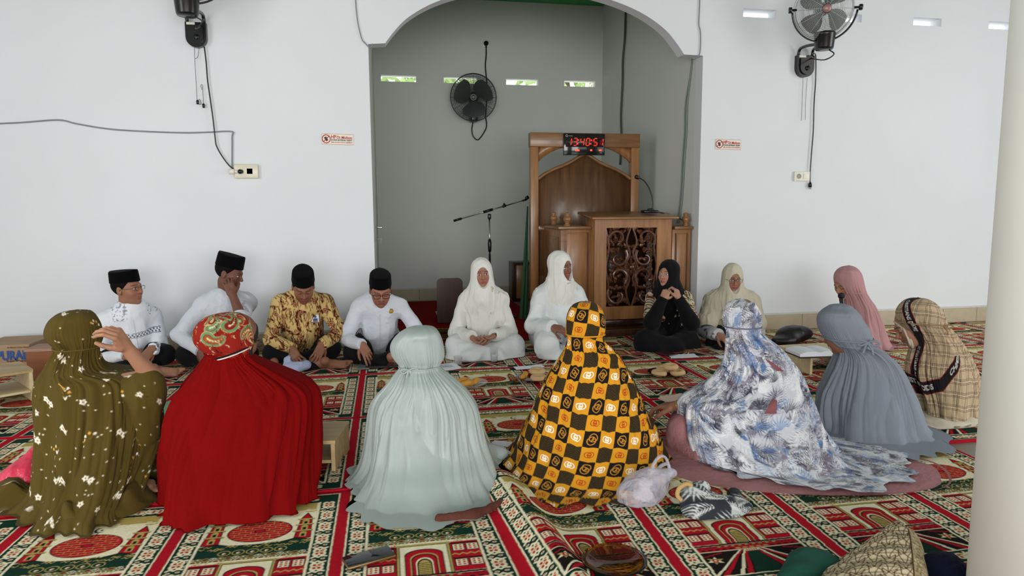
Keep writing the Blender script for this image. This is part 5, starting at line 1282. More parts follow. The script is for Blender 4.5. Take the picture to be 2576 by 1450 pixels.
t.part('hair', hair(hd), M_HAIR); t.part('cap', songkok(hd, .078), M_VELVET)
t.part('collar', tube([f.N+f.up*.014+f.rt*.062*math.cos(q)+f.fw*(.062*math.sin(q)+.004)+f.up*(-.016*math.sin(q)) for q in np.linspace(0, 2*math.pi, 28, endpoint=False)], .011, 8, True), mat_cloth('batik_collar', (196, 164, 104), var=.25))
p = at(793, 799, 4.8); p = march(sh_u, p, p-CAM, .004, wr); nn = nrm(nrm(CAM-p)+np.array([0, 0, .1])); Mc = frame(np.cross(nn, UP)*-1, -nn, np.cross(np.cross(nn, UP)*-1, -nn)); Mc[2] = nrm(np.cross(Mc[0], Mc[1]))
bd = t.part('name_badge', box(p, (.072, .004, .086), Mc, .0015), mat_plain('badge_brown', (128, 60, 42), .4))
t.part('badge_photo', merge(box(p-Mc[1]*.003+Mc[2]*-.008, (.054, .002, .056), Mc)), mat_plain('badge_pale', (196, 204, 208), .4), parent=bd, smooth=False)
t.part('badge_stripe', box(p-Mc[1]*.003+Mc[2]*.032, (.058, .002, .014), Mc), mat_plain('badge_green', (96, 118, 52), .4), parent=bd, smooth=False)
t.part('badge_portrait', merge(ball(p-Mc[1]*.004+Mc[2]*.004, (.009, .002, .011), Mc, 10), box(p-Mc[1]*.0045+Mc[2]*-.022, (.034, .002, .026), Mc, .0008)), mat_plain('badge_blue', (40, 62, 110), .4), parent=bd)

# P4 ------ glasses, looking down at the tablet
HC = at(957, 731, 5.26); hd = Head(HC, face_dir(HC, 4, -22), 0, 1.02); f = Fig(pelv(955, 5.6), hd, face_dir(HC, 0), sw=.160, N=at(955, 752, 5.41))
A = {1: at(909, 866, 5.16), -1: at(1018, 850, 5.22)}; A = {s: (w, f.arm(s, w, f.rt*s*.4-UP*.5-f.fw*.2)[1]) for s, w in A.items()}
hR = hand(A[1][0], at(936, 912, 5.08)-A[1][0], nrm([-.1, .9, -.25]), -1, (22, 22, 14), 7, fing=[(8, 14, 8), (22, 26, 16), (30, 32, 20), (36, 36, 20)])+[rc(A[1][0], A[1][1], .026, .038)]
hL = hand(A[-1][0], (-.3, -.5, -.5), nrm([-.3, .6, -.5]), 1, (25, 30, 15))+[rc(A[-1][0], A[-1][1], .026, .038)]
ft = at(985, 908, 5.2); ft[2] = .05
t = Thing('person', 'person in black cap, dark glasses and white collared shirt with a round chest badge', 'person', f.pel*[1, 1, 0], 'people seated in the circle',
          geo=person_geo(f, (150, 100, 78), [hR, hL], [foot(ft, (1, -.2, 0), (0, -.7, .7), .95, -1)], eyes='down', stub=.3), mat=M_SKIN)
sh_u = f.torso(.024, .025)+sleeves(f, A, .012); wr = wrinkle(.017, 8, 23, amp2=.005)
t.part('shirt', solid(sh_u+cuffs(f, A)+[el(f.N+f.up*.07, (.06, .06, .07), f.M, .006, 's')], .0045, wr), M_WHITE_SHIRT)
t.part('trousers', solid(crossed(f, at(888, 888, 5.30), at(1020, 885, 5.30), at(960, 925, 5.18), at(920, 928, 5.18)), .006, wrinkle(.010, 9, 4), floor=.01), M_BLACK_CLOTH)
t.part('hair', hair(hd), M_HAIR); t.part('cap', songkok(hd, .078), M_VELVET); t.part('glasses', glasses(hd, (.025, .017), .0022, square=3.4), M_BLACK_PLASTIC)
def collar_points(f, col=M_WHITE_SHIRT):
    g = [tube([f.N+f.up*.016+f.rt*.060*math.cos(q)+f.fw*(.060*math.sin(q)+.002)+f.up*(-.016*math.sin(q)) for q in np.linspace(0, 2*math.pi, 28, endpoint=False)], .010, 8, True)]
    for s in (-1, 1):
        a = f.N+f.fw*.068+f.rt*s*.012+f.up*-.002; b = f.N+f.fw*.045+f.rt*s*.055+f.up*.010; c = f.N+f.fw*.090+f.rt*s*.052-f.up*.048
        V = [a, b, c, a+f.fw*.006, b+f.fw*.006, c+f.fw*.006]; g.append(G(V, [(0, 1, 2), (5, 4, 3), (0, 3, 4, 1), (1, 4, 5, 2), (2, 5, 3, 0)]))
    return merge(*g)
t.part('collar', collar_points(f), M_WHITE_SHIRT)
t.part('placket', strip(sh_u, [f.T(0, .4, z) for z in (.86, .75, .6, .45, .3, .1)], -f.fw, .006, .002, wr), M_WHITE_SHIRT)
p = at(984, 783, 4.8); p = march(sh_u, p, p-CAM, .002, wr); nn = nrm(CAM-p); Mc = np.array([nrm(np.cross(UP, nn)), nrm(np.cross(nn, np.cross(UP, nn))), nn])
bd = t.part('round_badge', lathe([(0, 0), (.019, 0), (.019, .003), (.015, .004), (.014, .0032), (0, .0032)], p, Mc, 28), mat_plain('badge_gold', (150, 116, 50), .4, .5))

# P5 ------ cross legged in white with watch
HC = at(1212, 688, 5.42); hd = Head(HC, face_dir(HC, 6, -3), -3, .97); f = Fig(pelv(1218, 5.52), hd, face_dir(HC, 0), sw=.135, female=True, neck_off=(-.02, -.155))
A = {1: at(1186, 848, 5.22), -1: at(1243, 845, 5.22)}; A = {s: (w, f.arm(s, w, f.rt*s*.35-UP*.6-f.fw*.2)[1]) for s, w in A.items()}
hR = hand(A[1][0], at(1216, 876, 5.13)-A[1][0], nrm([.1, .3, 1]), -1, (22, 32, 20), 3, sc=.95)+[rc(A[1][0], A[1][1], .024, .034)]
hL = hand(A[-1][0], at(1208, 868, 5.12)-A[-1][0], nrm([.0, .5, .9]), 1, (22, 32, 20), 3, sc=.95)+[rc(A[-1][0], A[-1][1], .024, .034)]
def woman(label, f, geo): return Thing('person', label, 'person', f.pel*[1, 1, 0], 'people seated in the circle', geo=geo, mat=M_SKIN)
t = woman('person in white headscarf and white dress sitting cross-legged with hands folded, black watch', f, person_geo(f, (152, 106, 84), [hR, hL], lip=(158, 82, 78)))
P, cut = hijab_prims(f, .40, .135, .055)
P += [rc(f.N-f.up*.12+f.rt*.07+f.fw*.03, f.N-f.up*.42+f.rt*.03+f.fw*.07, .08, .07, .05), rc(f.S[-1], f.S[-1]-UP*.14+f.fw*.03, .08, .07, .05)]
hj = P+cut; vf = vfold(.008, hd=hd); t.part('headscarf', solid(hj, .0038, vf), M_WHITE_CREPE)
t.part('dress', solid(f.torso(.018)+sleeves(f, A, .018, 1.2)+cuffs(f, A), .0048, wrinkle(.015, 9, 3, amp2=.004)), M_WHITE_CREPE)
KR, KL = at(1150, 872, 5.32), at(1290, 870, 5.32)
sk = crossed(f, KR, KL, at(1250, 900, 5.18), at(1180, 900, 5.18), (.105, .09, .085, .07), .08)+[el(f.pel+f.fw*.24-UP*.07, (.30, .14, .07), f.M, .06), rc(KR+f.fw*.05-UP*.06, KL+f.fw*.05-UP*.06, .05, .05, .08)]
t.part('skirt', solid(sk, .006, wrinkle(.022, 6, 9, (1, 1, 1.6), amp2=.006), floor=.012), M_WHITE_SATIN)
fw_ = nrm(A[-1][0]-A[-1][1]); wt = t.part('wristwatch', band(A[-1][0]-fw_*.005, fw_, .029, th=.009), M_BLACK_PLASTIC)
t.part('watch_screen', box(A[-1][0]-fw_*.005+np.array([.0, -.030, .012]), (.026, .010, .030), None, .003), M_BLACK_PLASTIC, parent=wt)
p = at(1238, 728, 4.9); p = march(P, p, p-CAM, .004, vf); M_BROOCH = mat_plain('pale_gold_brooch', (196, 182, 140), .3, .7)
t.part('brooch', merge(*[ball(p+f.rt*(-.003+.007*math.sin(q*1.2))+UP*(.006*q-.018), .004, n=6) for q in range(7)]), M_BROOCH)

# P6 ------ kneeling in white, head turned
HC = at(1410, 671, 5.40); hd = Head(HC, face_dir(HC, 48, -5), -6, 1.0); f = Fig(pelv(1398, 5.52, .22), hd, face_dir(HC, 12), sw=.145, female=True, neck_off=(-.03, -.16))
A = {1: at(1388, 824, 5.16), -1: at(1462, 826, 5.16)}; A = {s: (w, f.arm(s, w, f.rt*s*.35-UP*.6-f.fw*.2)[1]) for s, w in A.items()}
hR = hand(A[1][0], at(1430, 832, 5.08)-A[1][0], nrm([.2, .5, -.6]), -1, (30, 45, 25), 3, sc=.95)+[rc(A[1][0], A[1][1], .025, .035)]
hL = hand(A[-1][0], at(1425, 838, 5.06)-A[-1][0], nrm([.1, .6, -.5]), 1, (30, 40, 25), 3, sc=.95)+[rc(A[-1][0], A[-1][1], .025, .035)]
t = woman('person kneeling in white headscarf and white dress with the face turned aside', f, person_geo(f, (124, 80, 62), [hR, hL]))
P, cut = hijab_prims(f, .30, .15, .05, op=(.054, .084, .090)); P += [rc(f.N-f.up*.10, f.N-f.up*.36-f.rt*.04+f.fw*.08, .11, .09, .06)]; vf = vfold(.009, seed=5, hd=hd)
t.part('headscarf', solid(P+cut, .0038, vf), M_WHITE_CREPE)
t.part('dress', solid(f.torso(.024, .03)+sleeves(f, A, .026, 1.3)+cuffs(f, A), .0048, wrinkle(.016, 8, 13, amp2=.004)), M_WHITE_SATIN)
K1, K2 = at(1376, 862, 5.14), at(1460, 866, 5.16)
sk = [el(f.pel-UP*.04, (.20, .18, .17), f.M, .06), rc(f.pel+f.rt*.10, K1, .12, .085, .08), rc(f.pel-f.rt*.10, K2, .12, .085, .08), rc(K1-UP*.05, f.pel+f.rt*.14-UP*.16-f.fw*.1, .07, .07, .08), rc(K2-UP*.05, f.pel-f.rt*.14-UP*.16-f.fw*.1, .07, .07, .08), el((K1+K2)/2-UP*.09, (.20, .12, .035), f.M, .05)]
t.part('skirt', solid(sk, .006, wrinkle(.020, 7, 19, (1, 1, .6), amp2=.006), floor=.012), M_WHITE_SATIN)
p = at(1428, 714, 4.9); p = march(P, p, p-CAM, .004, vf); t.part('brooch', merge(*[ball(p+f.rt*-.006*q+UP*.002*q, .004, n=6) for q in range(5)]), M_CHROME)

# P7 ------ black scarf, hands at the chin
HC = at(1681, 690, 5.40); hd = Head(HC, face_dir(HC, -30, 3), 2, .97); f = Fig(pelv(1688, 5.56), hd, face_dir(HC, -6), sw=.135, female=True, neck_off=(-.02, -.155))
A = {1: (at(1668, 752, 5.20), at(1640, 812, 5.20)), -1: (at(1708, 752, 5.22), at(1738, 812, 5.24))}
hR = hand(A[1][0], at(1682, 722, 5.25)-A[1][0], nrm([.5, .8, .2]), -1, (38, 60, 40), 2, sc=.93)+[rc(A[1][0], A[1][1], .024, .033)]
hL = hand(A[-1][0], at(1699, 721, 5.27)-A[-1][0], nrm([-.5, .8, .2]), 1, (38, 60, 40), 2, sc=.93)+[rc(A[-1][0], A[-1][1], .024, .033)]
t = woman('person in black headscarf and batik blouse fastening something under the chin with both hands', f, person_geo(f, (172, 128, 104), [hR, hL], lip=(160, 96, 90)))
M_BLACK_SCARF = mat_cloth('black_scarf', (15, 15, 17), wr=.4, sheen=.05)
P, cut = hijab_prims(f, .46, .12, .05, shoulders=.045, op=(.054, .084, .088)); P += [rc(f.N-f.fw*.04, f.S[-1]-f.fw*.05-f.up*.25, .09, .07, .06)]
t.part('headscarf', solid(P+cut, .0038, vfold(.006, seed=8, hd=hd)), M_BLACK_SCARF)
C_SLV = Canvas(.5, .5, 420, (196, 184, 156)); rs = random.Random(31)
for k in range(900):
    x, y = rs.uniform(0, .5), rs.uniform(0, .5); a = rs.uniform(0, 6.3); C_SLV.leaf(x, y, x+.03*math.cos(a), y+.03*math.sin(a), .006, rs.choice([(116, 24, 28), (34, 26, 22), (96, 76, 46), (60, 44, 30), (206, 196, 172)]))
cols = lambda V: C_SLV.sample(V[:, 0]+V[:, 1]*.5, V[:, 2])
up_ = [rc(f.S[s], A[s][1]*.92+f.S[s]*.08+f.rt*s*.01, .068, .062, .04) for s in (1, -1)]
t.part('blouse', solid(f.torso(.022)+up_, .0045, wrinkle(.006, 10, 3), colf=cols), M_PRINT_SOFT)
t.part('sleeve', solid([rc(f.S[1]*.3+A[1][1]*.7-f.rt*.01, A[1][1], .062, .066, .02), rc(A[1][1], A[1][0], .066, .042, .03)]+cuffs(f, {1: A[1]}), .0045, wrinkle(.006, 10, 3)), M_BLACK_SCARF)
t.part('sleeve', solid([rc(f.S[-1]*.3+A[-1][1]*.7+f.rt*.01, A[-1][1], .062, .066, .02), rc(A[-1][1], A[-1][0], .066, .042, .03)]+cuffs(f, {-1: A[-1]}), .0045, wrinkle(.006, 10, 3)), M_BLACK_SCARF)
KR, KL = at(1624, 858, 5.28), at(1730, 858, 5.34)
sk = crossed(f, KR, KL, at(1700, 878, 5.22), at(1650, 878, 5.22), (.105, .09, .085, .07), .08)+[el(f.pel+f.fw*.20-UP*.06, (.26, .14, .08), f.M, .06), rc(KR+f.fw*.02-UP*.04, KL+f.fw*.02-UP*.04, .06, .06, .08)]
t.part('skirt', solid(sk, .006, wrinkle(.014, 6, 9, amp2=.004), floor=.012), M_BLACK_CLOTH)
fw_ = nrm(A[-1][0]-A[-1][1]); t.part('bracelet', band(A[-1][0]-fw_*.0, fw_, .028, th=.0025), M_CHROME)

# P8 ------ beige scarf, round glasses
HC = at(1843, 700, 5.42); hd = Head(HC, face_dir(HC, 16, -10), 0, .98); f = Fig(pelv(1836, 5.58), hd, face_dir(HC, 5), sw=.145, female=True, neck_off=(-.02, -.155))
A = {1: at(1806, 842, 5.22), -1: at(1868, 850, 5.2)}; A = {s: (w, f.arm(s, w, f.rt*s*.35-UP*.6-f.fw*.2)[1]) for s, w in A.items()}
hs_ = {s: hand(A[s][0], at(1838, 862, 5.12)-A[s][0], nrm([0, .6, -.5]), -s, (30, 40, 25), 4, sc=.93)+[rc(A[s][0], A[s][1], .024, .033)] for s in (1, -1)}
t = woman('person in cream headscarf and wire glasses in front of the right wall', f, person_geo(f, (150, 104, 84), list(hs_.values()), lip=(150, 80, 78)))
M_BEIGE = mat_cloth('cream_jersey', (196, 188, 168), wr=.3, ws=10)
P, cut = hijab_prims(f, .34, .16, .04, shoulders=.07, op=(.054, .084, .088)); P += [rc(f.S[s], f.S[s]*.25+A[s][1]*.75+UP*.02, .088, .092, .07) for s in (1, -1)]
t.part('headscarf', solid(P+cut, .0038, vfold(.007, (26, 26, 6), seed=12, hd=hd)), M_BEIGE)
C_CUFF = palm_canvas(.4, .4, 70, 9, (186, 186, 190), [(60, 64, 80), (120, 122, 130), (90, 84, 96), (220, 220, 222)], .0028, .07)
t.part('dress', solid(f.torso(.016)+sleeves(f, A, .020, 1.4)+cuffs(f, A), .0048, wrinkle(.015, 9, 3, amp2=.004), colf=lambda V: C_CUFF.sample(V[:, 0]+V[:, 1], V[:, 2]+.0)), M_PRINT_SOFT)
KR, KL = at(1802, 866, 5.34), at(1895, 866, 5.34)
sk = crossed(f, KR, KL, at(1850, 884, 5.2), at(1810, 884, 5.2), (.10, .085, .08, .065), .08)+[el(f.pel+f.fw*.20-UP*.06, (.26, .14, .08), f.M, .06)]
t.part('skirt', solid(sk, .006, wrinkle(.014, 6, 9, amp2=.004), floor=.012), M_BLACK_CLOTH)
t.part('glasses', glasses(hd, (.024, .019), .0012, square=2.3, y=.106), mat_plain('bronze_wire', (96, 80, 60), .35, .8))
# ------------------------------------------------------------------ pulpit
def atX(px, py, X): d = ray(px, py); return CAM+d*(X/d[0])
YP = 6.86
def q2(px, py, Y=YP): p = at(px, py, Y); return (p[0], p[2])
t = Thing('pulpit', 'carved wooden pulpit with arched back panel and openwork front in the niche', 'pulpit', (2.1, 6.0, 0))
xl, zt = q2(1333, 334); xr, _ = q2(1606, 334); zr = q2(1345, 370)[1]; xl2 = q2(1353, 400)[0]; xr2 = q2(1586, 400)[0]; zb = .10
t.part('post', span(xl, xl2, YP-.03, YP+.05, zb, zr, .004), M_MIMBAR); t.part('post', span(xr2, xr, YP-.03, YP+.05, zb, zr, .004), M_MIMBAR)
t.part('top_rail', span(xl-.006, xr+.006, YP-.04, YP+.06, zr, zt, .005), M_MIMBAR_X)
hw = (xr2-xl2)/2; mx = (xl2+xr2)/2
def ogee(x0, x1, px0, pts): return pts
zl = q2(1353, 446)[1]; zp = q2(1470, 384)[1]; H_ = zp-zl
prof = [(-1, 0), (-.86, .20), (-.66, .40), (-.46, .55), (-.28, .72), (-.13, .90), (0, 1.0)]
prof = prof+[(-a, b) for a, b in prof[-2::-1]]
top = [(mx+a*hw, zl+b*H_) for a, b in prof]
t.part('back_panel', prism([(xl2, .5)]+[(xl2, zl)]+top[1:-1]+[(xr2, zl), (xr2, .5)], .03, None, (0, YP+.01, 0)), M_MIMBAR_BACK)
rail = smooth_path([(x, YP-.015, z-.02) for x, z in top], 4); t.part('panel_moulding', tube(rail, .018, 8), M_MIMBAR_X)
for s, x in ((1, xl2), (-1, xr2)):
    P = [(x, zr), (x+s*.31, zr)]+[(x+s*(.31*(1-k/8)), zr-.145*(k/8)**1.7) for k in range(1, 9)]
    P = P[:-1]+[(x, zr-.155)]
    t.part('corner_bracket', prism(P if s > 0 else P[::-1], .03, None, (0, YP+.01, 0)), M_MIMBAR)
t.part('mid_rail', span(xl2, xr2, YP-.02, YP+.03, .97, 1.02, .004), M_MIMBAR_X); t.part('lower_panel', span(xl2, xr2, YP, YP+.02, .10, .97), M_MIMBAR_BACK)
XS, YS = 1.60, 6.12
def panel_frame(tt, x0, x1, z0, z1, y, name='panel', m=M_MIMBAR, fw=.04):
    b = tt.part(name, span(x0, x1, y, y+.025, z0, z1, .003), m)
    tt.part('raised_field', merge(span(x0+fw, x1-fw, y-.008, y+.001, z0+fw, z1-fw, .006)), m, parent=b)
    mo = [(x0+fw*.8, z0+fw*.8), (x1-fw*.8, z0+fw*.8), (x1-fw*.8, z1-fw*.8), (x0+fw*.8, z1-fw*.8)]
    tt.part('bead', tube([(a, y-.003, c) for a, c in mo], .006, 6, True), M_CARVED, parent=b)
t.part('side_panel', span(XS, XS+.025, YS, YP-.03, .16, 1.0, .003), M_MIMBAR)
t.part('side_field', span(XS-.008, XS+.001, YS+.10, YP-.12, .24, .93, .005), M_MIMBAR_X)
xa = at(1486, 600, 6.10)[0]; xb = at(1690, 600, 6.10)[0]
panel_frame(t, XS, xa+.01, .16, 1.0, YS, 'wing_panel'); t.part('corner_post', span(XS-.012, XS+.05, YS-.018, YS+.04, .16, 1.0, .006), M_MIMBAR_X)
t.part('wing_cap', span(XS-.04, xa, YS-.04, YP-.03, 1.0, 1.03, .006), M_MIMBAR_X)
xw = 2.865; panel_frame(t, xb-.01, xw, .16, .99, YS-.05, 'wing_panel', fw=.045); t.part('wing_cap', span(xb, xw+.01, YS-.085, YS+.35, .99, 1.02, .006), M_MIMBAR_X)
t.part('side_panel', span(xw-.025, xw, YS-.025, YP-.03, .16, .99, .003), M_MIMBAR)
YL = 6.0; x0 = at(1495, 700, YL)[0]; x1 = at(1687, 700, YL)[0]; o0, o1 = at(1525, 700, YL)[0], at(1651, 700, YL)[0]; zt2 = at(1525, 574, YL)[2]; zt1 = at(1600, 770, YL)[2]; zl0, zl1 = .155, 1.105
t.part('lectern_frame', curve_plate([[(x0, zl0), (x1, zl0), (x1, zl1), (x0, zl1)], [(o0, zt1), (o0, zt2), (o1, zt2), (o1, zt1)]], .03, None, (0, YL+.015, 0)), M_MIMBAR, smooth=False)
for xx in (x0, x1-.02): t.part('lectern_side', span(xx, xx+.02, YL+.03, YL+.42, zl0, zl1), M_MIMBAR)
t.part('lectern_top', box(((x0+x1)/2, YL+.18, zl1+.022), (x1-x0+.085, .50, .022), frame((1, 0, 0), (0, .995, .10), (0, -.10, .995)), .005), M_MIMBAR_X)
t.part('inner_back', span(o0-.02, o1+.02, YL+.30, YL+.32, zl0, zl1-.02), M_WALNUT)
t.part('plinth', span(XS+.02, 2.84, YS+.0, YP, .06, .155), M_WALNUT); t.part('step', span(XS-.02, 2.862, YL-.03, YP, .0, .062, .006), M_CARVED)
# openwork carving
cx, cz = (o0+o1)/2, (zt1+zt2)/2; hw_, hh = (o1-o0)/2, (zt2-zt1)/2; sw_ = []
def leafy(x, z, a, L, w):
    d = np.array([math.cos(a), math.sin(a)]); n = np.array([-d[1], d[0]]); pr = [(0, .15), (.18, .75), (.30, .45), (.48, 1.0), (.60, .6), (.76, .62), (.88, .3), (1.0, 0)]
    P = [np.array([x, z])+d*L*u+n*w*v for u, v in pr]+[np.array([x, z])+d*L*u-n*w*v for u, v in pr[-2::-1]]
    c_ = np.mean(P, 0); m_ = len(P); V = [(p[0], YL+.018, p[1]) for p in P]+[(c_[0], YL-.004, c_[1])]+[(p[0], YL+.034, p[1]) for p in P]
    return G(V, [(i, (i+1) % m_, m_) for i in range(m_)]+[(i, m_+1+i, m_+1+(i+1) % m_, (i+1) % m_) for i in range(m_)])
def scroll(x, z, a, r, turn, s=1, n=26):
    P = []
    for k in range(n):
        q = k/(n-1); rr = r*(1-.80*q); b = a+s*turn*q; P.append((x+rr*math.cos(b), YL+.012-.008*math.sin(q*3), z+rr*math.sin(b)))
    return tube(P, np.linspace(.016, .007, n), 7), P
for s in (-1, 1):
    for v, r, a0 in ((.72, .105, -.6), (.24, .10, 2.4), (-.24, .10, -2.4), (-.72, .105, .6)):
        g_, P = scroll(cx+s*hw_*.54, cz+v*hh, (a0 if s > 0 else math.pi-a0), r, 5.2, s if v > 0 else -s); sw_.append(g_)
        for q in (0, 6, 12, 18): p = P[q]; sw_.append(leafy(p[0], p[2], math.atan2(p[2]-cz-v*hh, p[0]-cx-s*hw_*.54)+.9*s, .062-.0015*q, .020))
        sw_.append(leafy(cx+s*hw_*.54, cz+v*hh, a0*2+s, .05, .02))
    for v in (-.95, -.5, -.05, .45, .92):
        sw_.append(leafy(cx+s*.02, cz+v*hh, math.pi/2-s*.7, .085, .024)); sw_.append(leafy(cx+s*hw_*.88, cz+v*hh*.98, math.pi/2+s*2.0, .08, .022))
    sw_.append(tube(smooth_path([(cx+s*.01, YL+.015, cz-hh), (cx+s*.05, YL+.01, cz-.6*hh), (cx+s*.015, YL+.01, cz-.3*hh), (cx+s*.06, YL+.01, cz), (cx+s*.015, YL+.01, cz+.35*hh), (cx+s*.05, YL+.01, cz+.65*hh), (cx+s*.01, YL+.015, cz+hh)], 6), .010, 7))
    sw_.append(tube(smooth_path([(cx+s*hw_, YL+.015, cz-.95*hh), (cx+s*hw_*.9, YL+.01, cz-.5*hh), (cx+s*hw_, YL+.01, cz), (cx+s*hw_*.9, YL+.01, cz+.5*hh), (cx+s*hw_, YL+.015, cz+.95*hh)], 6), .009, 7))
for q in range(8): sw_.append(leafy(cx+.018*math.cos(q*.785), cz+.018*math.sin(q*.785), q*.785, .07, .020))
rs = random.Random(77)
for q in range(46):
    u_, v_ = rs.uniform(.12, .95), rs.uniform(-.97, .97); a_ = rs.uniform(0, 6.28); L__ = rs.uniform(.055, .085)
    for s in (-1, 1):
        aa = a_ if s > 0 else math.pi-a_; px0, pz0 = cx+s*hw_*u_, cz+hh*v_; ex, ez = px0+L__*math.cos(aa), pz0+L__*math.sin(aa)
        if abs(ex-cx) < hw_*1.02 and abs(ez-cz) < hh*1.02: sw_.append(leafy(px0, pz0, aa, L__, .021))
sw_.append(ball((cx, YL-.002, cz), (.024, .014, .024), n=10))
carv = t.part('openwork_carving', merge(*sw_), M_CARVED, smooth=False, label='dark carved vine and flower openwork')
FIN = [(0, 0), (.030, 0), (.032, .012), (.022, .02), (.020, .03), (.034, .05), (.038, .068), (.030, .088), (.016, .098), (.024, .108), (.026, .118), (.014, .126), (0, .128)]
for px, Y, z in ((1393, YP-.12, 1.03), (1427, YS+.03, 1.03), (1727, YS-.01, 1.02), (1676, YS+.30, 1.02)):
    p = at(px, 560, Y); t.part('finial', lathe(FIN, (min(p[0], 2.83), Y, z), None, 20), M_MIMBAR)

# clock on the pulpit
YC = YP-.075; c0 = at(1418, 390, YC); c1 = at(1522, 337, YC); cw, ch = c1[0]-c0[0], c1[2]-c0[2]
t = Thing('digital_clock', 'black wall clock with red digits 13:40:51 fixed on top of the pulpit', 'clock', ((c0[0]+c1[0])/2, YC, c0[2]))
t.part('case', span(c0[0], c1[0], YC, YC+.03, c0[2], c1[2], .004), mat_plain('gloss_black', (14, 14, 15), .08))
M_LED = mat_glow('red_led', (255, 52, 34), 3.0); M_LED0 = mat_plain('unlit_segment', (74, 36, 36), .4); M_BEZ = mat_plain('segment_window', (44, 38, 38), .3)
SEG = {'0': 'abcdef', '1': 'bc', '3': 'abcdg', '4': 'bcfg', '5': 'acdfg'}
def digit(ch_, x, z, w, h):
    lit, off = [], []; sl = .12
    def sg(xa, za, xb, zb):
        P = [np.array([x+xa*w+sl*h*(za), YC-.003, z+za*h]), np.array([x+xb*w+sl*h*(zb), YC-.003, z+zb*h])]; d = P[1]-P[0]; return tube([P[0]+d*.12, P[0]+d*.2, P[0]+d*.8, P[0]+d*.88], [.0022, .0068, .0068, .0022], 6, flat=.3)
    D = dict(a=(0, 1, 1, 1), b=(1, 1, 1, .5), c=(1, .5, 1, 0), d=(0, 0, 1, 0), e=(0, .5, 0, 0), f=(0, 1, 0, .5), g=(0, .5, 1, .5))
    for k, v in D.items(): (lit if k in SEG[ch_] else off).append(sg(*v))
    o = t.part('digit', merge(*lit), M_LED, label='red glowing digit '+ch_)
    for q_ in off: t.part('unlit_segment', q_, M_LED0, parent=o)
dw, dh = cw*.083, ch*.34; zz = c0[2]+ch*.44
t.part('display_window', span(c0[0]+cw*.05, c1[0]-cw*.04, YC-.0015, YC+.001, zz-.014, zz+dh+.014), M_BEZ)
for ch_, u in zip('134051', (.085, .225, .395, .530, .715, .855)): digit(ch_, c0[0]+cw*u, zz, dw, dh)
for u in (.345, .660):
    t.part('colon_dot', ball((c0[0]+cw*u+.004, YC-.003, zz+dh*.75), (.006, .003, .006), n=6), M_LED); t.part('colon_dot', ball((c0[0]+cw*u-.003, YC-.003, zz+dh*.25), (.006, .003, .006), n=6), M_LED)
for u0, u1, v in ((.28, .38, .18), (.64, .69, .19), (.855, .92, .19)): t.part('small_readout', span(c0[0]+cw*u0, c0[0]+cw*u1, YC-.003, YC, c0[2]+ch*v, c0[2]+ch*(v+.08), .001), M_LED)
M_PALE = mat_plain('pale_print', (190, 190, 190), .5)
t.part('logo_ring', tube([(c0[0]+cw*.075+.0105*math.cos(k*.5), YC-.001, c1[2]-ch*.11+.0105*math.sin(k*.5)) for k in range(13)], .0026, 5), M_PALE)
t.part('logo_script', tube(smooth_path([(c0[0]+cw*(.12+.013*k), YC-.001, c1[2]-ch*(.13-.025*(k % 2))) for k in range(8)], 4), .0016, 5), M_PALE)
t.part('caption', text_geo('Temp', .028, .008, None, (c0[0]+cw*.865, YC-.001, c0[2]+ch*.10)), M_PALE, smooth=False)

# gooseneck microphone on the lectern, black base
b = at(1634, 532, YL+.16); b[2] = 1.142
t = Thing('gooseneck_microphone', 'black gooseneck microphone standing on the pulpit lectern top', 'microphone', b)
t.part('base', xf(merge(box((0, 0, .018), (.15, .10, .03), None, .012), ball((.01, 0, .034), (.035, .03, .016), n=10)), None, b), M_BLACK_PLASTIC)
P = smooth_path([at(a, c, YL+.16) for a, c in ((1641, 528), (1642, 512), (1640, 494), (1633, 474), (1622, 457), (1609, 448))], 6)
t.part('neck', tube(P, .006, 8), M_DARK_METAL); e_ = at(1600, 445, YL+.16); d_ = nrm(e_-P[-1]); t.part('capsule', tube([P[-1], P[-1]+d_*.01, e_, e_+d_*.012], [.008, .018, .020, .010], 12), M_BLACK_PLASTIC)
Pc = smooth_path([b+np.array([.07, .02, .02]), at(1700, 545, YL+.3), at(1722, 560, YL+.3), at(1724, 566, YL+.12)], 6); t.part('cable', tube(Pc, .004, 6), M_BLACK_PLASTIC)

# boom stand
sx = at(1232, 640, 7.35)[0]; YB = 7.35
t = Thing('microphone_stand', 'chrome and black boom microphone stand left of the pulpit', 'stand', (sx, YB, 0))
def zat(py, px=1232): return at(px, py, YB)[2]
t.part('tube', tube([(sx, YB, .1), (sx, YB, zat(640))], .012, 12), M_DARK_METAL); t.part('inner_tube', tube([(sx, YB, zat(645)), (sx, YB, zat(548))], .0085, 12), M_CHROME)
t.part('height_clutch', lathe([(0, 0), (.014, 0), (.019, .02), (.021, .09), (.017, .13), (.010, .14)], (sx, YB, zat(634)), None, 16), M_BLACK_PLASTIC)
a_, b_ = at(1141, 556, YB), at(1322, 503, YB-.02); u_ = nrm(b_-a_); L_ = np.linalg.norm(b_-a_)
t.part('boom', tube([a_, b_], .0075, 10), M_CHROME); t.part('grip', tube([a_, a_+u_*.09], .013, 12), M_BLACK_PLASTIC)
t.part('boom_joint', merge(tube([a_+u_*(L_*.47-.05), a_+u_*(L_*.47+.06)], .015, 12), box(at(1231, 545, YB), (.035, .04, .06), None, .01)), M_BLACK_PLASTIC)
t.part('boom_clutch', tube([a_+u_*(L_*.70-.02), a_+u_*(L_*.70+.02)], .015, 12), M_BLACK_PLASTIC); t.part('knob', ball(a_+u_*L_*.70+UP*.022, .013, n=8), M_BLACK_PLASTIC)
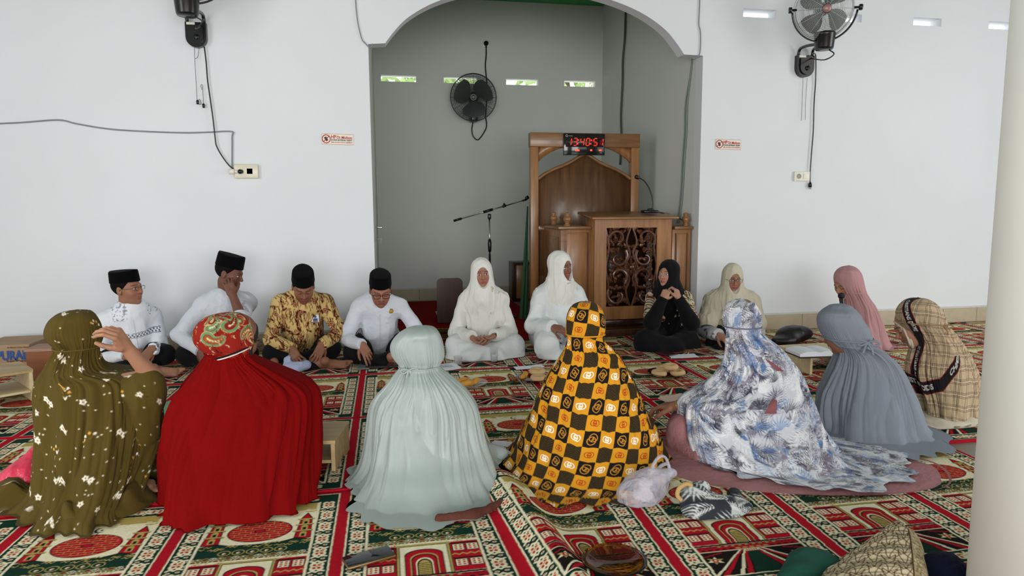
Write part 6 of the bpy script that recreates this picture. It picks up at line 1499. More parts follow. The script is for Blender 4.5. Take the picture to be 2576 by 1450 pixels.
t.part('microphone_clip', merge(tube([b_-u_*.03, b_+u_*.01], .012, 10), tube([b_+UP*.01, b_+u_*.035+UP*.022], [.018, .022], 12)), M_BLACK_PLASTIC)
for k, (dx, dy) in enumerate(((.24, -.22), (-.28, -.05), (.05, .30))):
    l = t.part('leg', tube([(sx, YB, .16), (sx+dx, YB+dy, .022)], .008, 8), M_DARK_METAL); t.part('rubber_foot', tube([(sx+dx*.92, YB+dy*.92, .034), (sx+dx*1.05, YB+dy*1.05, .020)], .014, 10), M_BLACK_PLASTIC, parent=l)

# ------------------------------------------------------------------ fans
M_CAGE = mat_plain('cage_wire', (176, 178, 178), .35, .6); M_CAGE_D = mat_plain('dark_cage_wire', (50, 56, 54), .4, .4)
def cage(C, n_, R, depth, nr, ns, wire, r0=.035):
    n_ = nrm(n_); x = nrm(np.cross(n_, UP)); z = np.cross(x, n_); gs = []
    prof = [(r0+(R-r0)*u, depth*(1-(u)**2.6)) for u in np.linspace(0, 1, nr)]
    for r, d in prof: gs.append(tube([C+n_*d+r*(x*math.cos(k*math.pi/20)+z*math.sin(k*math.pi/20)) for k in range(40)], wire, 4, True))
    for k in range(ns):
        a = 2*math.pi*k/ns; gs.append(tube([C+n_*(d+.001)+r*(x*math.cos(a)+z*math.sin(a)) for r, d in prof[::2]+[prof[-1]]], wire*.9, 4))
    return merge(*gs)
def blades(C, n_, R, nb, a0, pitch=.5, w=.5):
    n_ = nrm(n_); x = nrm(np.cross(n_, UP)); z = np.cross(x, n_); out = []
    for b in range(nb):
        V = []; nu, nv = 10, 8; a = a0+2*math.pi*b/nb
        for i in range(nv):
            r = R*(.16+.80*i/(nv-1)); hw = w*(.45+.75*math.sin(math.pi*(.15+.7*i/(nv-1))))
            for j in range(nu):
                q = (j/(nu-1)-.5)*2*hw; V.append(C+r*(x*math.cos(a+q+.25*i/nv)+z*math.sin(a+q+.25*i/nv))+n_*(q*pitch*.10))
        V = np.array(V); F = grid_faces(nu, nv); m = len(V)
        out.append(G(np.concatenate([V, V-n_*.003]), np.concatenate([F, F[:, ::-1]+m])))
    return out
def wall_fan(label, box_c, head_c, plate, face, knob_sign, cordP, pulls, beads, R=.24, sticker=True):
    t = Thing('wall_fan', label, 'fan', (plate[0], YW, plate[1]-.1), 'black wall fans')
    px_, pz, pw, ph = plate; K = [(-pw/2, ph/2), (pw/2, ph/2)]+[(pw/2*math.cos(a), -ph/2+pw/2+pw/2*math.sin(a)*1.0) for a in np.linspace(0, -math.pi, 14)]
    t.part('wall_bracket', prism([(px_+a, pz+b) for a, b in K][::-1], .05, None, (0, YW-.025, 0)), M_BLACK_PLASTIC, smooth=False)
    K2 = [(px_+a*.72, pz+b*.74-.004) for a, b in K][::-1]; t.part('bracket_cover', prism(K2, .016, None, (0, YW-.056, 0)), M_BLACK_PLASTIC, smooth=False)
    if sticker: t.part('sticker', box((px_-pw*.22, YW-.0525, pz+ph*.44), (pw*.40, .003, ph*.10)), M_WHITE_PLASTIC, smooth=False)
    t.part('switch_knob', merge(lathe([(0, 0), (.022, 0), (.020, .012), (0, .013)], (px_+pw*.05, YW-.062, pz-.02), frame((1, 0, 0), (0, 0, 1), (0, -1, 0)), 20), box((px_+pw*.05, YW-.078, pz-.02), (.008, .01, .04), None, .002)), M_BLACK_PLASTIC)
    bc = np.array(box_c, float)
    for sx_, k in ((-1, 1), (1, 0)):
        p0 = np.array([px_+sx_*pw*.40, YW-.03, pz+ph*.40]); p3 = bc+np.array([sx_*.045, .045, -.02])
        t.part('arm', tube(smooth_path([p0, p0+UP*.07+np.array([0, -.02, 0]), p0*.45+p3*.55+np.array([0, .02, .045]), p3], 7), .0135, 10), M_BLACK_PLASTIC)
    t.part('motor_box', lathe([(0, -.075), (.070, -.075), (.078, -.06), (.088, .04), (.092, .045), (.092, .062), (.085, .07), (0, .072)], bc, None, 36), M_BLACK_PLASTIC)
    t.part('base_lead', tube(smooth_path([bc+np.array([.05, 0, -.075]), bc+np.array([.10, 0, -.11]), bc+np.array([.04, .05, -.15]), (px_+pw*.3, YW-.03, pz+ph*.4)], 6), .0055, 6), M_BLACK_PLASTIC)
    hc = np.array(head_c, float); n_ = nrm(face); x = nrm(np.cross(n_, UP)); z = np.cross(x, n_)
    yk = t.part('yoke', tube([hc-n_*.01+(R+.028)*(x*math.cos(a)+z*math.sin(a)) for a in np.linspace(math.pi*1.02, math.pi*1.98, 30)], .012, 8, flat=.6), M_BLACK_PLASTIC)
    for s in (-1, 1): t.part('tilt_knob', tube([hc+x*s*(R-.005), hc+x*s*(R+.035), hc+x*s*(R+.036), hc+x*s*(R+.06), hc+x*s*(R+.061)], [.010, .010, .026, .026, .012], 10), M_BLACK_PLASTIC, parent=yk)
    t.part('neck', tube([bc+UP*.06, hc-z*(R+.02)], .03, 12), M_BLACK_PLASTIC)
    t.part('guard', cage(hc, n_, R, .055, 26, 12, .0017), M_CAGE); t.part('guard', cage(hc-n_*.085, -n_, R, .07, 16, 12, .0017, .06), M_CAGE, label='rear half of the wire guard')
    t.part('guard_rim', merge(tube([hc+(R+.003)*(x*math.cos(k*math.pi/24)+z*math.sin(k*math.pi/24))-n_*.04 for k in range(48)], .010, 6, True)), M_CAGE)
    for bl in blades(hc-n_*.03, n_, R*.92, 4, .5): t.part('blade', bl, M_BLACK_PLASTIC)
    hub = t.part('hub', lathe([(0, .0), (.034, 0), (.036, .008), (.03, .014), (0, .016)], hc+n_*.052, np.array([x, z, n_])*np.array([[1], [1], [1]]), 24), mat_plain('pinkish_badge', (150, 112, 108), .35, .3))
    t.part('motor', lathe([(0, -.14), (.05, -.13), (.06, -.05), (.05, 0), (0, .02)], hc-n_*.05, np.array([x, z, n_]), 20), M_BLACK_PLASTIC)
    t.part('power_cord', tube(smooth_path(cordP, 6), .0052, 6), M_BLACK_PLASTIC)
    for P in pulls: t.part('pull_cord', tube(smooth_path(P, 5), .0016, 5), M_DARK_METAL)
    for p in beads: t.part('pull_bead', tube([np.array(p)+UP*.018, np.array(p)+UP*.012, np.array(p)-UP*.014, np.array(p)-UP*.018], [.003, .010, .010, .004], 8), M_BLACK_PLASTIC)
    return t
def wl(px, py, off=.02): return at(px, py, YW-off)
a_, b_ = wl(2003, 140), wl(2042, 196); bx = at(2074, 103, 5.55); hc = at(2076, 22, 5.48)
tf = wall_fan('black wall fan with wire guard and four blades above the right wall socket', bx, hc, ((a_[0]+b_[0])/2, (a_[2]+b_[2])/2, (b_[0]-a_[0])*1.02, (a_[2]-b_[2])), (-.35, -1, -.22), 1,
         [wl(2048, 135, .12), wl(2052, 142, .06), wl(2052, 200), wl(2048, 260), wl(2046, 330), wl(2042, 380), wl(2038, 440), wl(2038, 458)],
         [[wl(2020, 196), wl(2018, 250), wl(2016, 304)], [wl(2031, 196), wl(2027, 250), wl(2026, 302)]], [])
p = wl(2038, 466); tf.part('plug', merge(tube([p+UP*.03, p+UP*.01, p-UP*.02], [.006, .016, .017], 10), tube([p+np.array([-.008, 0, -.02]), p+np.array([-.008, 0, -.04])], .0028, 6), tube([p+np.array([.008, 0, -.02]), p+np.array([.008, 0, -.04])], .0028, 6)), M_BLACK_PLASTIC)
a_, b_ = wl(467, 57), wl(523, 122); bx = at(470, 14, 5.55); hc = at(476, -92, 5.48)
wall_fan('black wall fan on the left wall with its cord running down to the socket', bx, hc, ((a_[0]+b_[0])/2, (a_[2]+b_[2])/2, (b_[0]-a_[0])*1.0, (a_[2]-b_[2])), (.35, -1, -.22), 1,
         [wl(514, 118), wl(519, 160), wl(522, 200), wl(529, 250), wl(536, 300), wl(541, 345), wl(545, 368), wl(560, 395), wl(580, 420), wl(601, 431)],
         [[wl(489, 120), wl(491, 170), wl(493, 200), wl(496, 254)], [wl(501, 120), wl(498, 142), wl(491, 148)], [wl(512, 262), wl(509, 216), wl(505, 216), wl(508, 226)], [wl(496, 258), wl(502, 250), wl(506, 262), wl(500, 262)]], [wl(497, 257), wl(512, 266)])
# niche fan
YF = YN-.30; hc = at(1191, 245, YF); R = .283
t = Thing('wall_fan', 'dark round wall fan on the back wall of the niche', 'fan', (hc[0], YN, hc[2]-.3))
n_ = nrm((-.12, -1, -.12)); x = nrm(np.cross(n_, UP)); z = np.cross(x, n_)
t.part('guard', cage(hc, n_, R, .05, 22, 36, .0015), M_CAGE_D); t.part('guard', cage(hc-n_*.07, -n_, R, .06, 12, 24, .0015, .06), M_CAGE_D)
t.part('guard_rim', tube([hc+(R+.003)*(x*math.cos(k*math.pi/24)+z*math.sin(k*math.pi/24))-n_*.03 for k in range(48)], .008, 6, True), M_BLACK_PLASTIC)
for bl in blades(hc-n_*.03, n_, R*.9, 3, .3, .5, .75): t.part('blade', bl, mat_plain('smoky_blade', (66, 76, 73), .3))
t.part('hub', lathe([(0, .0), (.042, 0), (.042, .008), (.030, .010), (.028, .006), (0, .006)], hc+n_*.048, np.array([x, z, n_]), 24), mat_plain('hub_ring', (96, 100, 98), .35, .3))
t.part('motor', lathe([(0, -.2), (.07, -.19), (.08, -.06), (.06, 0), (0, .02)], hc-n_*.05, np.array([x, z, n_]), 20), M_BLACK_PLASTIC)
cb = at(1191, 292, YN-.1); cbx = t.part('control_box', box(cb, (.10, .18, .16), None, .02), M_BLACK_PLASTIC)
t.part('indicator_light', ball(at(1192, 292, YN-.2), .008, n=6), mat_glow('red_lamp', (255, 60, 70), 1.2), parent=cbx)
wn = lambda px, py: at(px, py, YN-.02)
t.part('power_cord', tube(smooth_path([wn(1191, 304), wn(1187, 325), wn(1190, 342), wn(1200, 352), wn(1209, 346), wn(1222, 325), wn(1224, 310), wn(1222, 290), wn(1226, 230), wn(1223, 190), wn(1221, 165), wn(1223, 140), wn(1223, 115)], 6), .0085, 6), M_BLACK_PLASTIC)
p = at(1223, 109, YN-.03); t.part('plug', merge(lathe([(0, 0), (.032, 0), (.030, .03), (0, .034)], p+np.array([0, .02, 0]), frame((1, 0, 0), (0, 0, 1), (0, -1, 0)), 16), tube([p, p-UP*.06], [.018, .008], 8)), M_BLACK_PLASTIC)
p = at(1223, 110, YN-.008); Thing('wall_socket', 'square white socket high on the niche back wall above the fan', 'socket', p, geo=box(p, (.085, .014, .085), None, .004), mat=M_WHITE_PLASTIC)

# ------------------------------------------------------------------ sockets, cables, signs
def socket(label, a, b, cover=False):
    p0, p1 = wl(*a, .0), wl(*b, .0); c = (p0+p1)/2; w, h = p1[0]-p0[0], p0[2]-p1[2]; c[1] = YW-.012
    t = Thing('wall_socket', label, 'socket', c); t.part('plate', box(c, (w, .022, h), None, .006), M_WHITE_PLASTIC)
    t.part('outlet', lathe([(0, .001), (.017, .001), (.020, .004), (.023, .004), (.024, 0)], c+np.array([-w*.22, -.011, 0]), frame((1, 0, 0), (0, 0, 1), (0, -1, 0)), 20), mat_plain('outlet_grey', (150, 148, 138), .5))
    t.part('switch', box(c+np.array([w*.22, -.014, 0]), (w*.32, .008, h*.55), None, .002), M_WHITE_PLASTIC); return t, c
t, c = socket('cream double socket on the left wall holding two plugs', (594, 418), (644, 445))
t.part('clear_cover', box(c+np.array([.005, -.008, 0]), (.19, .02, .115), None, .008), mat_plain('yellowed_plastic', (214, 208, 188), .3))
Thing('plug', 'white plug with a grey lead at the left wall socket', 'plug', wl(585, 432), geo=merge(tube([wl(577, 432, .03), wl(590, 432, .03)], .022, 14), tube([wl(590, 432, .03), wl(600, 432, .03)], .014, 10)), mat=M_WHITE_PLASTIC)
Thing('plug', 'black plug of the left wall fan pushed into the left wall socket', 'plug', wl(604, 432, .05), geo=tube([wl(601, 431, .06), wl(603, 432, .045), wl(608, 432, .025)], [.010, .020, .018], 12), mat=M_BLACK_PLASTIC)
t, c = socket('cream socket with switch on the right wall beside the dangling plug', (1996, 432), (2034, 456))
def cable(label, P, r=.006, m=None, sub=5): return Thing('cable', label, 'cable', P[0], geo=tube(smooth_path(P, sub), r, 6), mat=m or M_GREY_WIRE)
cable('grey cable sagging along the left wall and dropping to the socket', [wl(a, b, .01) for a, b in ((-160, 318), (0, 311), (60, 308), (147, 302), (190, 311), (260, 323), (330, 329), (450, 334), (520, 333), (582, 331), (584, 345), (584, 400), (584, 425))], .0062)
cable('thin grey cable on the white wall left of the arch', [wl(a, b, .01) for a, b in ((893, -40), (895, 10), (899, 50), (905, 80), (911, 100), (918, 108), (928, 118), (934, 118), (937, 110))], .005)
cable('thin grey cable on the white wall right of the arch', [wl(a, b, .01) for a, b in ((1760, -40), (1760, 10), (1758, 60), (1762, 80), (1762, 120), (1758, 140), (1748, 146), (1741, 147))], .005)
for k, (lb, dx) in enumerate((('grey-green cable down the niche right wall, nearer the arch edge', 0), ('grey-green cable down the niche right wall, just left of its twin', -5))):
    cable(lb, [atX(a+(dx if i > 1 else 0), b, XR-.012) for i, (a, b) in enumerate(((1741, 147), (1738, 180), (1729, 262), (1727, 330), (1722, 400), (1716, 500), (1708, 562)))], .0065, mat_plain('grey_green_cable', (122, 136, 130), .6))
cable('thick dark green cable in the back right part of the niche', [atX(a, b, XR-.02) for a, b in ((1574, 20), (1572, 90), (1567, 150), (1566, 210), (1562, 290), (1563, 345), (1560, 415))], .013, mat_plain('green_cable', (66, 78, 62), .6))
def sign(label, px0, py0, px1, py1):
    p0, p1 = wl(px0, py0, .004), wl(px1, py1, .004); w, h = p1[0]-p0[0], p0[2]-p1[2]; c = (p0+p1)/2; rt = math.radians(1.2)
    M = frame((math.cos(rt), 0, -math.sin(rt)), (0, 1, 0), (math.sin(rt), 0, math.cos(rt))); L = lambda a, b, d=0: c+M[0]*a*w/2+M[2]*b*h/2-M[1]*d
    t = Thing('notice', label, 'notice', c); t.part('board', box(c, (w, .004, h), M), mat_plain('notice_paper', (226, 222, 210), .5), smooth=False)
    t.part('border', tube([L(-.97, -.93, .002), L(.97, -.93, .002), L(.97, .93, .002), L(-.97, .93, .002)], .0013, 4, True), M_RED)
    cc = L(-.70, 0, .003); R = h*.36
    t.part('phone_symbol', merge(box(cc+M[0]*-.001, (.020, .001, .036), np.array([M[0]*.87+M[2]*.5, M[1], M[2]*.87-M[0]*.5]))), M_INK, smooth=False)
    t.part('ban_ring', merge(tube([cc-M[1]*.001+R*(M[0]*math.cos(k*.3142)+M[2]*math.sin(k*.3142)) for k in range(20)], .0035, 4, True), tube([cc-M[1]*.0015+R*.7*(M[0]+M[2]), cc-M[1]*.0015-R*.7*(M[0]+M[2])], .0028, 4)), M_RED)
    t.part('heading', text_geo('HP', w*.16, h*.30, M, L(-.40, .12, .003), .03), M_RED, smooth=False)
    t.part('heading', text_geo('Di Mohon', w*.47, h*.24, M, L(-.04, .10, .003), .03), M_RED, smooth=False)
    t.part('second_line', text_geo('DI NON AKTIFKAN / SILENT', w*.65, h*.15, M, L(-.39, -.30, .003), .03), M_INK, smooth=False)
    t.part('third_line', text_geo('DEMI LANCARNYA SHOLAT BERJAMAAH', w*.66, h*.10, M, L(-.40, -.66, .003), .02), M_RED, smooth=False)
sign('red and white mobile phone notice on the wall left of the arch', 808, 336, 890, 365); sign('red and white mobile phone notice on the wall right of the arch', 1800, 350, 1864, 377)
p = at(953, 572, YW+.04); Thing('door_bolt', 'small white bolt on the left edge of the arch, upper one', 'bolt', p, geo=tube([p+np.array([-.03, 0, 0]), p+np.array([.025, 0, 0]), p+np.array([.026, 0, -.006])], .007, 8), mat=M_CHROME)
p = at(955, 606, YW+.04); Thing('door_bolt', 'small bent metal bolt on the left edge of the arch, lower one', 'bolt', p, geo=merge(tube([p+np.array([-.03, 0, .01]), p+np.array([.015, 0, .02]), p+np.array([.01, 0, -.03])], .006, 8)), mat=M_GREY_WIRE)

# ------------------------------------------------------------------ things in the niche
Thing('red_carpet', 'plain red carpet on the niche floor', 'carpet', (.75, 5.96, 0), geo=span(-.10, 1.57, 5.96, 8.72, .001, .012, .003), mat=mat_plain('red_pile', (132, 18, 20), 1.0, bmp=.8, bs=200, spec=.05))
cmt = Canvas(.6, .5, 300, (62, 30, 20)); cmt.rect(.02, .58, .02, .48, (168, 148, 84)); cmt.rect(.05, .55, .05, .45, (66, 32, 22)); cmt.rect(.09, .51, .10, .40, (150, 128, 70)); cmt.rect(.10, .50, .11, .39, (74, 34, 22)); cmt.rect(.16, .44, .17, .34, (150, 128, 70)); cmt.rect(.17, .43, .18, .33, (58, 28, 20))
for k in range(14): cmt.disc(.04+.04*k, .035, .012, (62, 30, 20), .008); cmt.disc(.04+.04*k, .465, .012, (62, 30, 20), .008)
a_, b_ = flo(1048, 838), flo(1150, 797); nu_, nv_ = 140, 110; U, Vv = np.meshgrid(np.linspace(0, 1, nu_), np.linspace(0, 1, nv_)); 
V = np.stack([a_[0]+(b_[0]+.10-a_[0])*U.ravel(), 6.02+.62*Vv.ravel(), .022+.004*np.sin(U.ravel()*9)*np.cos(Vv.ravel()*7)], 1)
Thing('prayer_mat', 'small brown and gold prayer mat on the red carpet behind the row', 'mat', (a_[0], 6.0, 0), geo=G(V, grid_faces(nu_, nv_), cmt.sample(U.ravel()*.598, Vv.ravel()*.498)), mat=M_CARPET)
a_, b_ = at(1100, 800, 6.95), at(1165, 800, 6.95); zt_ = at(1130, 700, 6.95)[2]; x0_, x1_ = a_[0], b_[0]; rr = .05
t = Thing('floor_chair', 'dark brown varnished floor seat with rounded back behind the person in white', 'chair', (x0_, 6.95, 0))
pr = [(x0_, .02), (x1_, .02)]+[(x1_-rr+rr*math.cos(q), zt_-rr+rr*math.sin(q)) for q in np.linspace(0, math.pi/2, 7)]+[(x0_+rr+rr*math.cos(q), zt_-rr+rr*math.sin(q)) for q in np.linspace(math.pi/2, math.pi, 7)]
t.part('back', prism(pr, .025, None, (0, 6.95, 0)), M_WALNUT, smooth=False); t.part('seat', span(x0_, x1_, 6.97, 7.28, .07, .095, .006), M_WALNUT)
for xx in (x0_+.02, x1_-.02): t.part('side_rail', span(xx-.012, xx+.012, 6.97, 7.27, .014, .07), M_WALNUT)
a_, b_ = at(1293, 752, 8.5), at(1335, 752, 8.5); zt_ = at(1300, 662, 8.5)[2]
t = Thing('cabinet', 'low wooden cabinet against the niche back wall left of the pulpit', 'cabinet', (a_[0], 8.5, 0))
t.part('carcass', span(a_[0], b_[0]+.25, 8.5, 8.86, .0, zt_), M_WALNUT); t.part('door', span(a_[0]+.03, b_[0]+.22, 8.485, 8.5, .04, zt_-.03, .004), M_MIMBAR)
# green cloth hung behind the pulpit's left post
V = []; nn_ = 22
for j in range(30):
    v = j/29; zc = 1.22*(1-v)+.03*v
    for i in range(nn_):
        u = i/(nn_-1); V.append((xl-.005-(.01+.075*v)*(1-u), YP+.07+.02*math.sin(u*14+v*2)+.05*(1-u)*v, zc))
V = np.array(V); F = grid_faces(nn_, 30); m = len(V)
Thing('green_drape', 'thin green cloth hanging beside the left post of the pulpit', 'cloth', (xl, YP+.07, 0), geo=G(np.concatenate([V, V+[0, .003, 0]]), np.concatenate([F, F[:, ::-1]+m])), mat=mat_cloth('green_drape_cloth', (58, 92, 66)))

# ------------------------------------------------------------------ low tables, boxes
def low_table(label, o, ax, L, Wd, h, m, mt=None, shelf=True, th=.018, notch=True, group='low wooden reading tables'):
    """o near corner on the floor, ax direction of the long side (unit, horizontal), width goes to its left"""
    ax = nrm([ax[0], ax[1], 0]); ay = np.cross(UP, ax); M = np.array([ax, ay, UP]); o = np.array([o[0], o[1], 0.0])
    t = Thing('low_table', label, 'table', o, group); W_ = lambda a, b, c: o+ax*a+ay*b+UP*c
    t.part('tabletop', box(W_(L/2, Wd/2, h-th/2+.012), (L, Wd, th), M, .003), mt or m, smooth=False)
    for a in (th/2+.004, L-th/2-.004):
        if notch: K = [(-Wd/2+.005, .012), (-Wd*.15, .012), (0, .045), (Wd*.15, .012), (Wd/2-.005, .012), (Wd/2-.005, h-th+.012), (-Wd/2+.005, h-th+.012)]
        else: K = [(-Wd/2+.005, .012), (Wd/2-.005, .012), (Wd/2-.005, h-th+.012), (-Wd/2+.005, h-th+.012)]
        t.part('end_board', prism(K, th, np.array([ay, ax, UP]), W_(a, Wd/2, 0)), m, smooth=False)
    if shelf: t.part('shelf', box(W_(L/2, Wd/2, h*.38), (L-2*th-.012, Wd-.02, th*.8), M), m, smooth=False)
    return t, W_
o = flo(2037, 948); low_table('pale pine low table with a thick open book on it', o, (1, .03), .42, .40, .135, M_PINE_PALE, shelf=False, notch=False)
TO = o
o = flo(846, 1193); low_table('unpainted low table beside the deep red robe', (o[0]-.985*.30, o[1]+.17*.30), (.985, -.17), .30, .29, .145, M_PINE)
o = flo(90, 1012); t_, W_ = low_table('rough low table at the left edge of the photo', o, (-.72, -.55), .62, -.34, .20, M_PINE_PALE, M_PINE, notch=False)
t = Thing('cardboard_box', 'brown water carton with blue lettering against the left wall', 'box', (-2.9, 5.5, 0))
cb0 = at(-60, 900, 5.42)[0]; cb1 = at(76, 900, 5.42)[0]; zc_ = at(30, 868, 5.42)[2]
t.part('carton', span(cb0, cb1, 5.42, 5.80, .012, zc_, .004), mat_plain('cardboard', (164, 136, 106), .85, var=.08), smooth=False)
M_BLUE = mat_plain('carton_blue', (44, 82, 150), .7); M_BRN = mat_plain('carton_brown_ink', (96, 64, 44), .8)
a_ = at(-8, 907, 5.415); t.part('lettering', text_geo('PURAIR', at(70, 900, 5.415)[0]-a_[0]+.03, at(0, 885, 5.415)[2]-at(0, 907, 5.415)[2], None, a_, .04), M_BLUE, smooth=False)
a_ = at(17, 912, 5.415); t.part('small_lettering', text_geo('Fresh Mineral Water', .20, .014, None, a_, .03), M_BRN, smooth=False)
a_ = at(17, 877, 5.415); t.part('small_lettering', text_geo('Air Minum Dalam Kemasan', .16, .010, None, a_, .02), M_BRN, smooth=False)
xa, xb = at(66, 900, 5.2)[0], at(150, 900, 5.2)[0]; zc_ = at(90, 878, 5.2)[2]
t = Thing('wooden_crate', 'reddish wooden box standing beside the water carton', 'box', (xa, 5.2, 0))
t.part('front_board', span(xa, xb, 5.2, 5.22, .012, zc_-.02), M_TEAK_RED, smooth=False); t.part('top_board', span(xa-.01, xb, 5.19, 5.40, zc_-.02, zc_, .003), mat_wood('paler_top', (140, 104, 84), (172, 136, 112), 'x', 1, .7, 0), smooth=False)  # top board gets a paler, greyer wood tone than the other boards
t.part('side_board', span(xa, xa+.02, 5.22, 5.40, .012, zc_-.02), M_TEAK_RED, smooth=False); t.part('back_board', span(xa, xb, 5.38, 5.40, .012, zc_-.02), M_TEAK_RED, smooth=False)

# ------------------------------------------------------------------ small things on the carpet
FZ = .012
def slab(name, label, cat, px, py, w, l, h, ang, m, bev=.003, z=FZ, group=None):
    c = flo(px, py, z); M = rotz(ang); return Thing(name, label, cat, c, group, geo=box(c+UP*h/2, (w, l, h), M, bev), mat=m, smooth=False), c, M
# open book on the pine table
zt_ = .148; c = flo(2043, 882, zt_+.03)
t = Thing('book', 'thick open book with black cover on the pale pine low table', 'book', (c[0], c[1], zt_)); M = rotz(-4); c0_ = np.array([c[0], c[1], zt_])
t.part('cover', box(c0_+UP*.004, (.30, .22, .008), M, .002), M_LEATHER)
K = [(-.145, .0), (.145, 0), (.147, .020), (.10, .034), (.04, .036), (0, .026), (-.04, .036), (-.10, .034), (-.147, .020)]
t.part('pages', prism(K, .20, M, c0_+UP*.008), M_PAPER, smooth=False)
c = flo(2042, 874, .02); Thing('bag', 'soft black bag on the carpet behind the open book', 'bag', c, geo=solid([el(c+[.0, .25, .07], (.17, .09, .075), None, .03), el(c+[-.12, .2, .03], (.12, .08, .04), None, .05)], .006, wrinkle(.006, 12), floor=.014), mat=M_LEATHER)
# tablet, phones
t, c, M = slab('tablet', 'black tablet in a case below the pointing hand', 'tablet', 963, 921, .25, .17, .014, -2, M_LEATHER, .004); t.part('screen', box(c+UP*.0155, (.225, .15, .002), M), mat_plain('dark_glass', (26, 27, 30), .08), smooth=False)
slab('phone', 'grey phone lying left of the tablet', 'phone', 914, 925, .085, .15, .010, 3, mat_plain('grey_phone', (104, 110, 112), .4), .003)
slab('phone', 'dark brown wallet phone beside the loose papers before the person in black', 'phone', 1677, 892, .10, .16, .014, 20, mat_plain('brown_case', (58, 26, 28), .4), .003)
A_, B_, C_ = flo(870, 1432), flo(986, 1400), flo(862, 1414); c = flo(928, 1415); dv = B_-A_; ang = math.degrees(math.atan2(dv[1], dv[0]))
M = rotz(ang); t = Thing('phone', 'dark phone with worn gold edge in the near carpet row', 'phone', c)
t.part('frame', box(c+UP*(FZ+.005), (.168, .080, .010), M, .004), mat_plain('worn_gold', (132, 104, 66), .35, .7)); t.part('screen', box(c+UP*(FZ+.0105), (.162, .074, .002), M, .0009), mat_plain('phone_glass', (30, 32, 36), .06))
# folded pale blue cloth
c = flo(740, 938); M_PBLUE = mat_cloth('pale_blue_cloth', (172, 182, 214), wr=.5)
Thing('folded_cloth', 'pale blue crumpled cap on the carpet near the batik shirt', 'cloth', c, geo=solid([el(c+[.02, .04, .045], (.105, .08, .045), None, .02), rc(c+[-.09, .02, .02], c+[.02, -.02, .03], .028, .035, .02), el(c+[-.03, .05, .08], (.05, .03, .04), None, .02), el(c+[.03, .03, .10], (.055, .04, .03), None, .01, 's')], .0035, wrinkle(.006, 20), floor=.012), mat=M_PBLUE)
# papers
M_INKGREY = mat_plain('pencil_grey', (120, 124, 140), .8)
def paper(label, px, py, w, l, ang, lines=0, name='paper'):
    c = flo(px, py, FZ+.002); M = rotz(ang); n = 9; V = []
    for j in range(n):
        for i in range(n):
            u, v = i/(n-1)-.5, j/(n-1)-.5; V.append(c+M[0]*u*w+M[1]*v*l+UP*(.0015+.006*(u+.5)**3+.003*math.sin(v*6)**2))
    V = np.array(V); F = grid_faces(n, n); m = len(V); t = Thing(name, label, 'paper', c, geo=G(np.concatenate([V, V-UP*.001]), np.concatenate([F, F[:, ::-1]+m])), mat=M_PAPER)
    for k in range(lines): t.part('written_line', tube(smooth_path([c+M[0]*(-w*.38+w*.09*q)+M[1]*(l*.3-l*.08*k)+UP*(.0052+.003*(q % 2)*0)+M[1]*.003*(q % 2) for q in range(8)], 3), .0009, 4), M_INKGREY)
paper('white sheet with handwriting half hidden behind the sage robe', 1126, 924, .16, .22, 10, 6)
paper('white sheet partly under the check robe, at the far side', 1330, 925, .22, .10, 4); paper('bright white sheets in front of the person in black', 1717, 897, .22, .14, -8, 0); paper('small white sheet half hidden by the leaf print robe', 1820, 899, .12, .10, 0)
paper('white sheet on the carpet between the sage robe and the check robe', 1268, 1127, .15, .18, -25)
slab('folder', 'green folder on the carpet between the olive robe and the red robe', 'folder', 424, 1030, .20, .30, .008, -20, mat_plain('sea_green', (88, 142, 112), .6), .002)
c = flo(1712, 1012); t = Thing('booklet', 'open booklet with pinkish pages near the hand with the watch', 'booklet', c); M = rotz(12)
t.part('pages', prism([(-.11, 0), (.11, 0), (.11, .008), (.05, .018), (0, .010), (-.05, .018), (-.11, .008)], .16, M, c+UP*(FZ)), mat_plain('pink_page', (214, 184, 170), .7), smooth=False)
# glass of water, cup
c = flo(1243, 914); 
def mat_thinglass(name, rgb, alpha):
    m, nt, b = new_mat(name); b.inputs['Base Color'].default_value = lin1(rgb); b.inputs['Roughness'].default_value = .05; b.inputs['Alpha'].default_value = alpha; b.inputs['Specular IOR Level'].default_value = .9
    bump(nt, b, noise(nt, coords(nt), 60, 2), .05); return m
M_CLEAR = mat_thinglass('clear_glass', (216, 220, 222), .30); M_WATER = mat_thinglass('water', (200, 208, 210), .35)
t = Thing('drinking_glass', 'clear glass of water in front of the person seated cross-legged in white', 'glass', c)
t.part('glass', lathe([(0, 0), (.024, 0), (.026, .004), (.033, .105), (.031, .105), (.0245, .008), (0, .008)], c+UP*.014, None, 28), M_CLEAR); t.part('water', lathe([(0, .009), (.0243, .009), (.0285, .065), (0, .065)], c+UP*.014, None, 28), M_WATER)
c = flo(1153, 922); t = Thing('plastic_cup', 'small clear plastic cup beside the handwritten sheet', 'cup', c, geo=lathe([(0, 0), (.026, 0), (.036, .062), (.038, .064), (.034, .062), (.025, .003), (0, .003)], c+UP*.014, None, 24), mat=mat_thinglass('clear_plastic', (206, 204, 208), .4))
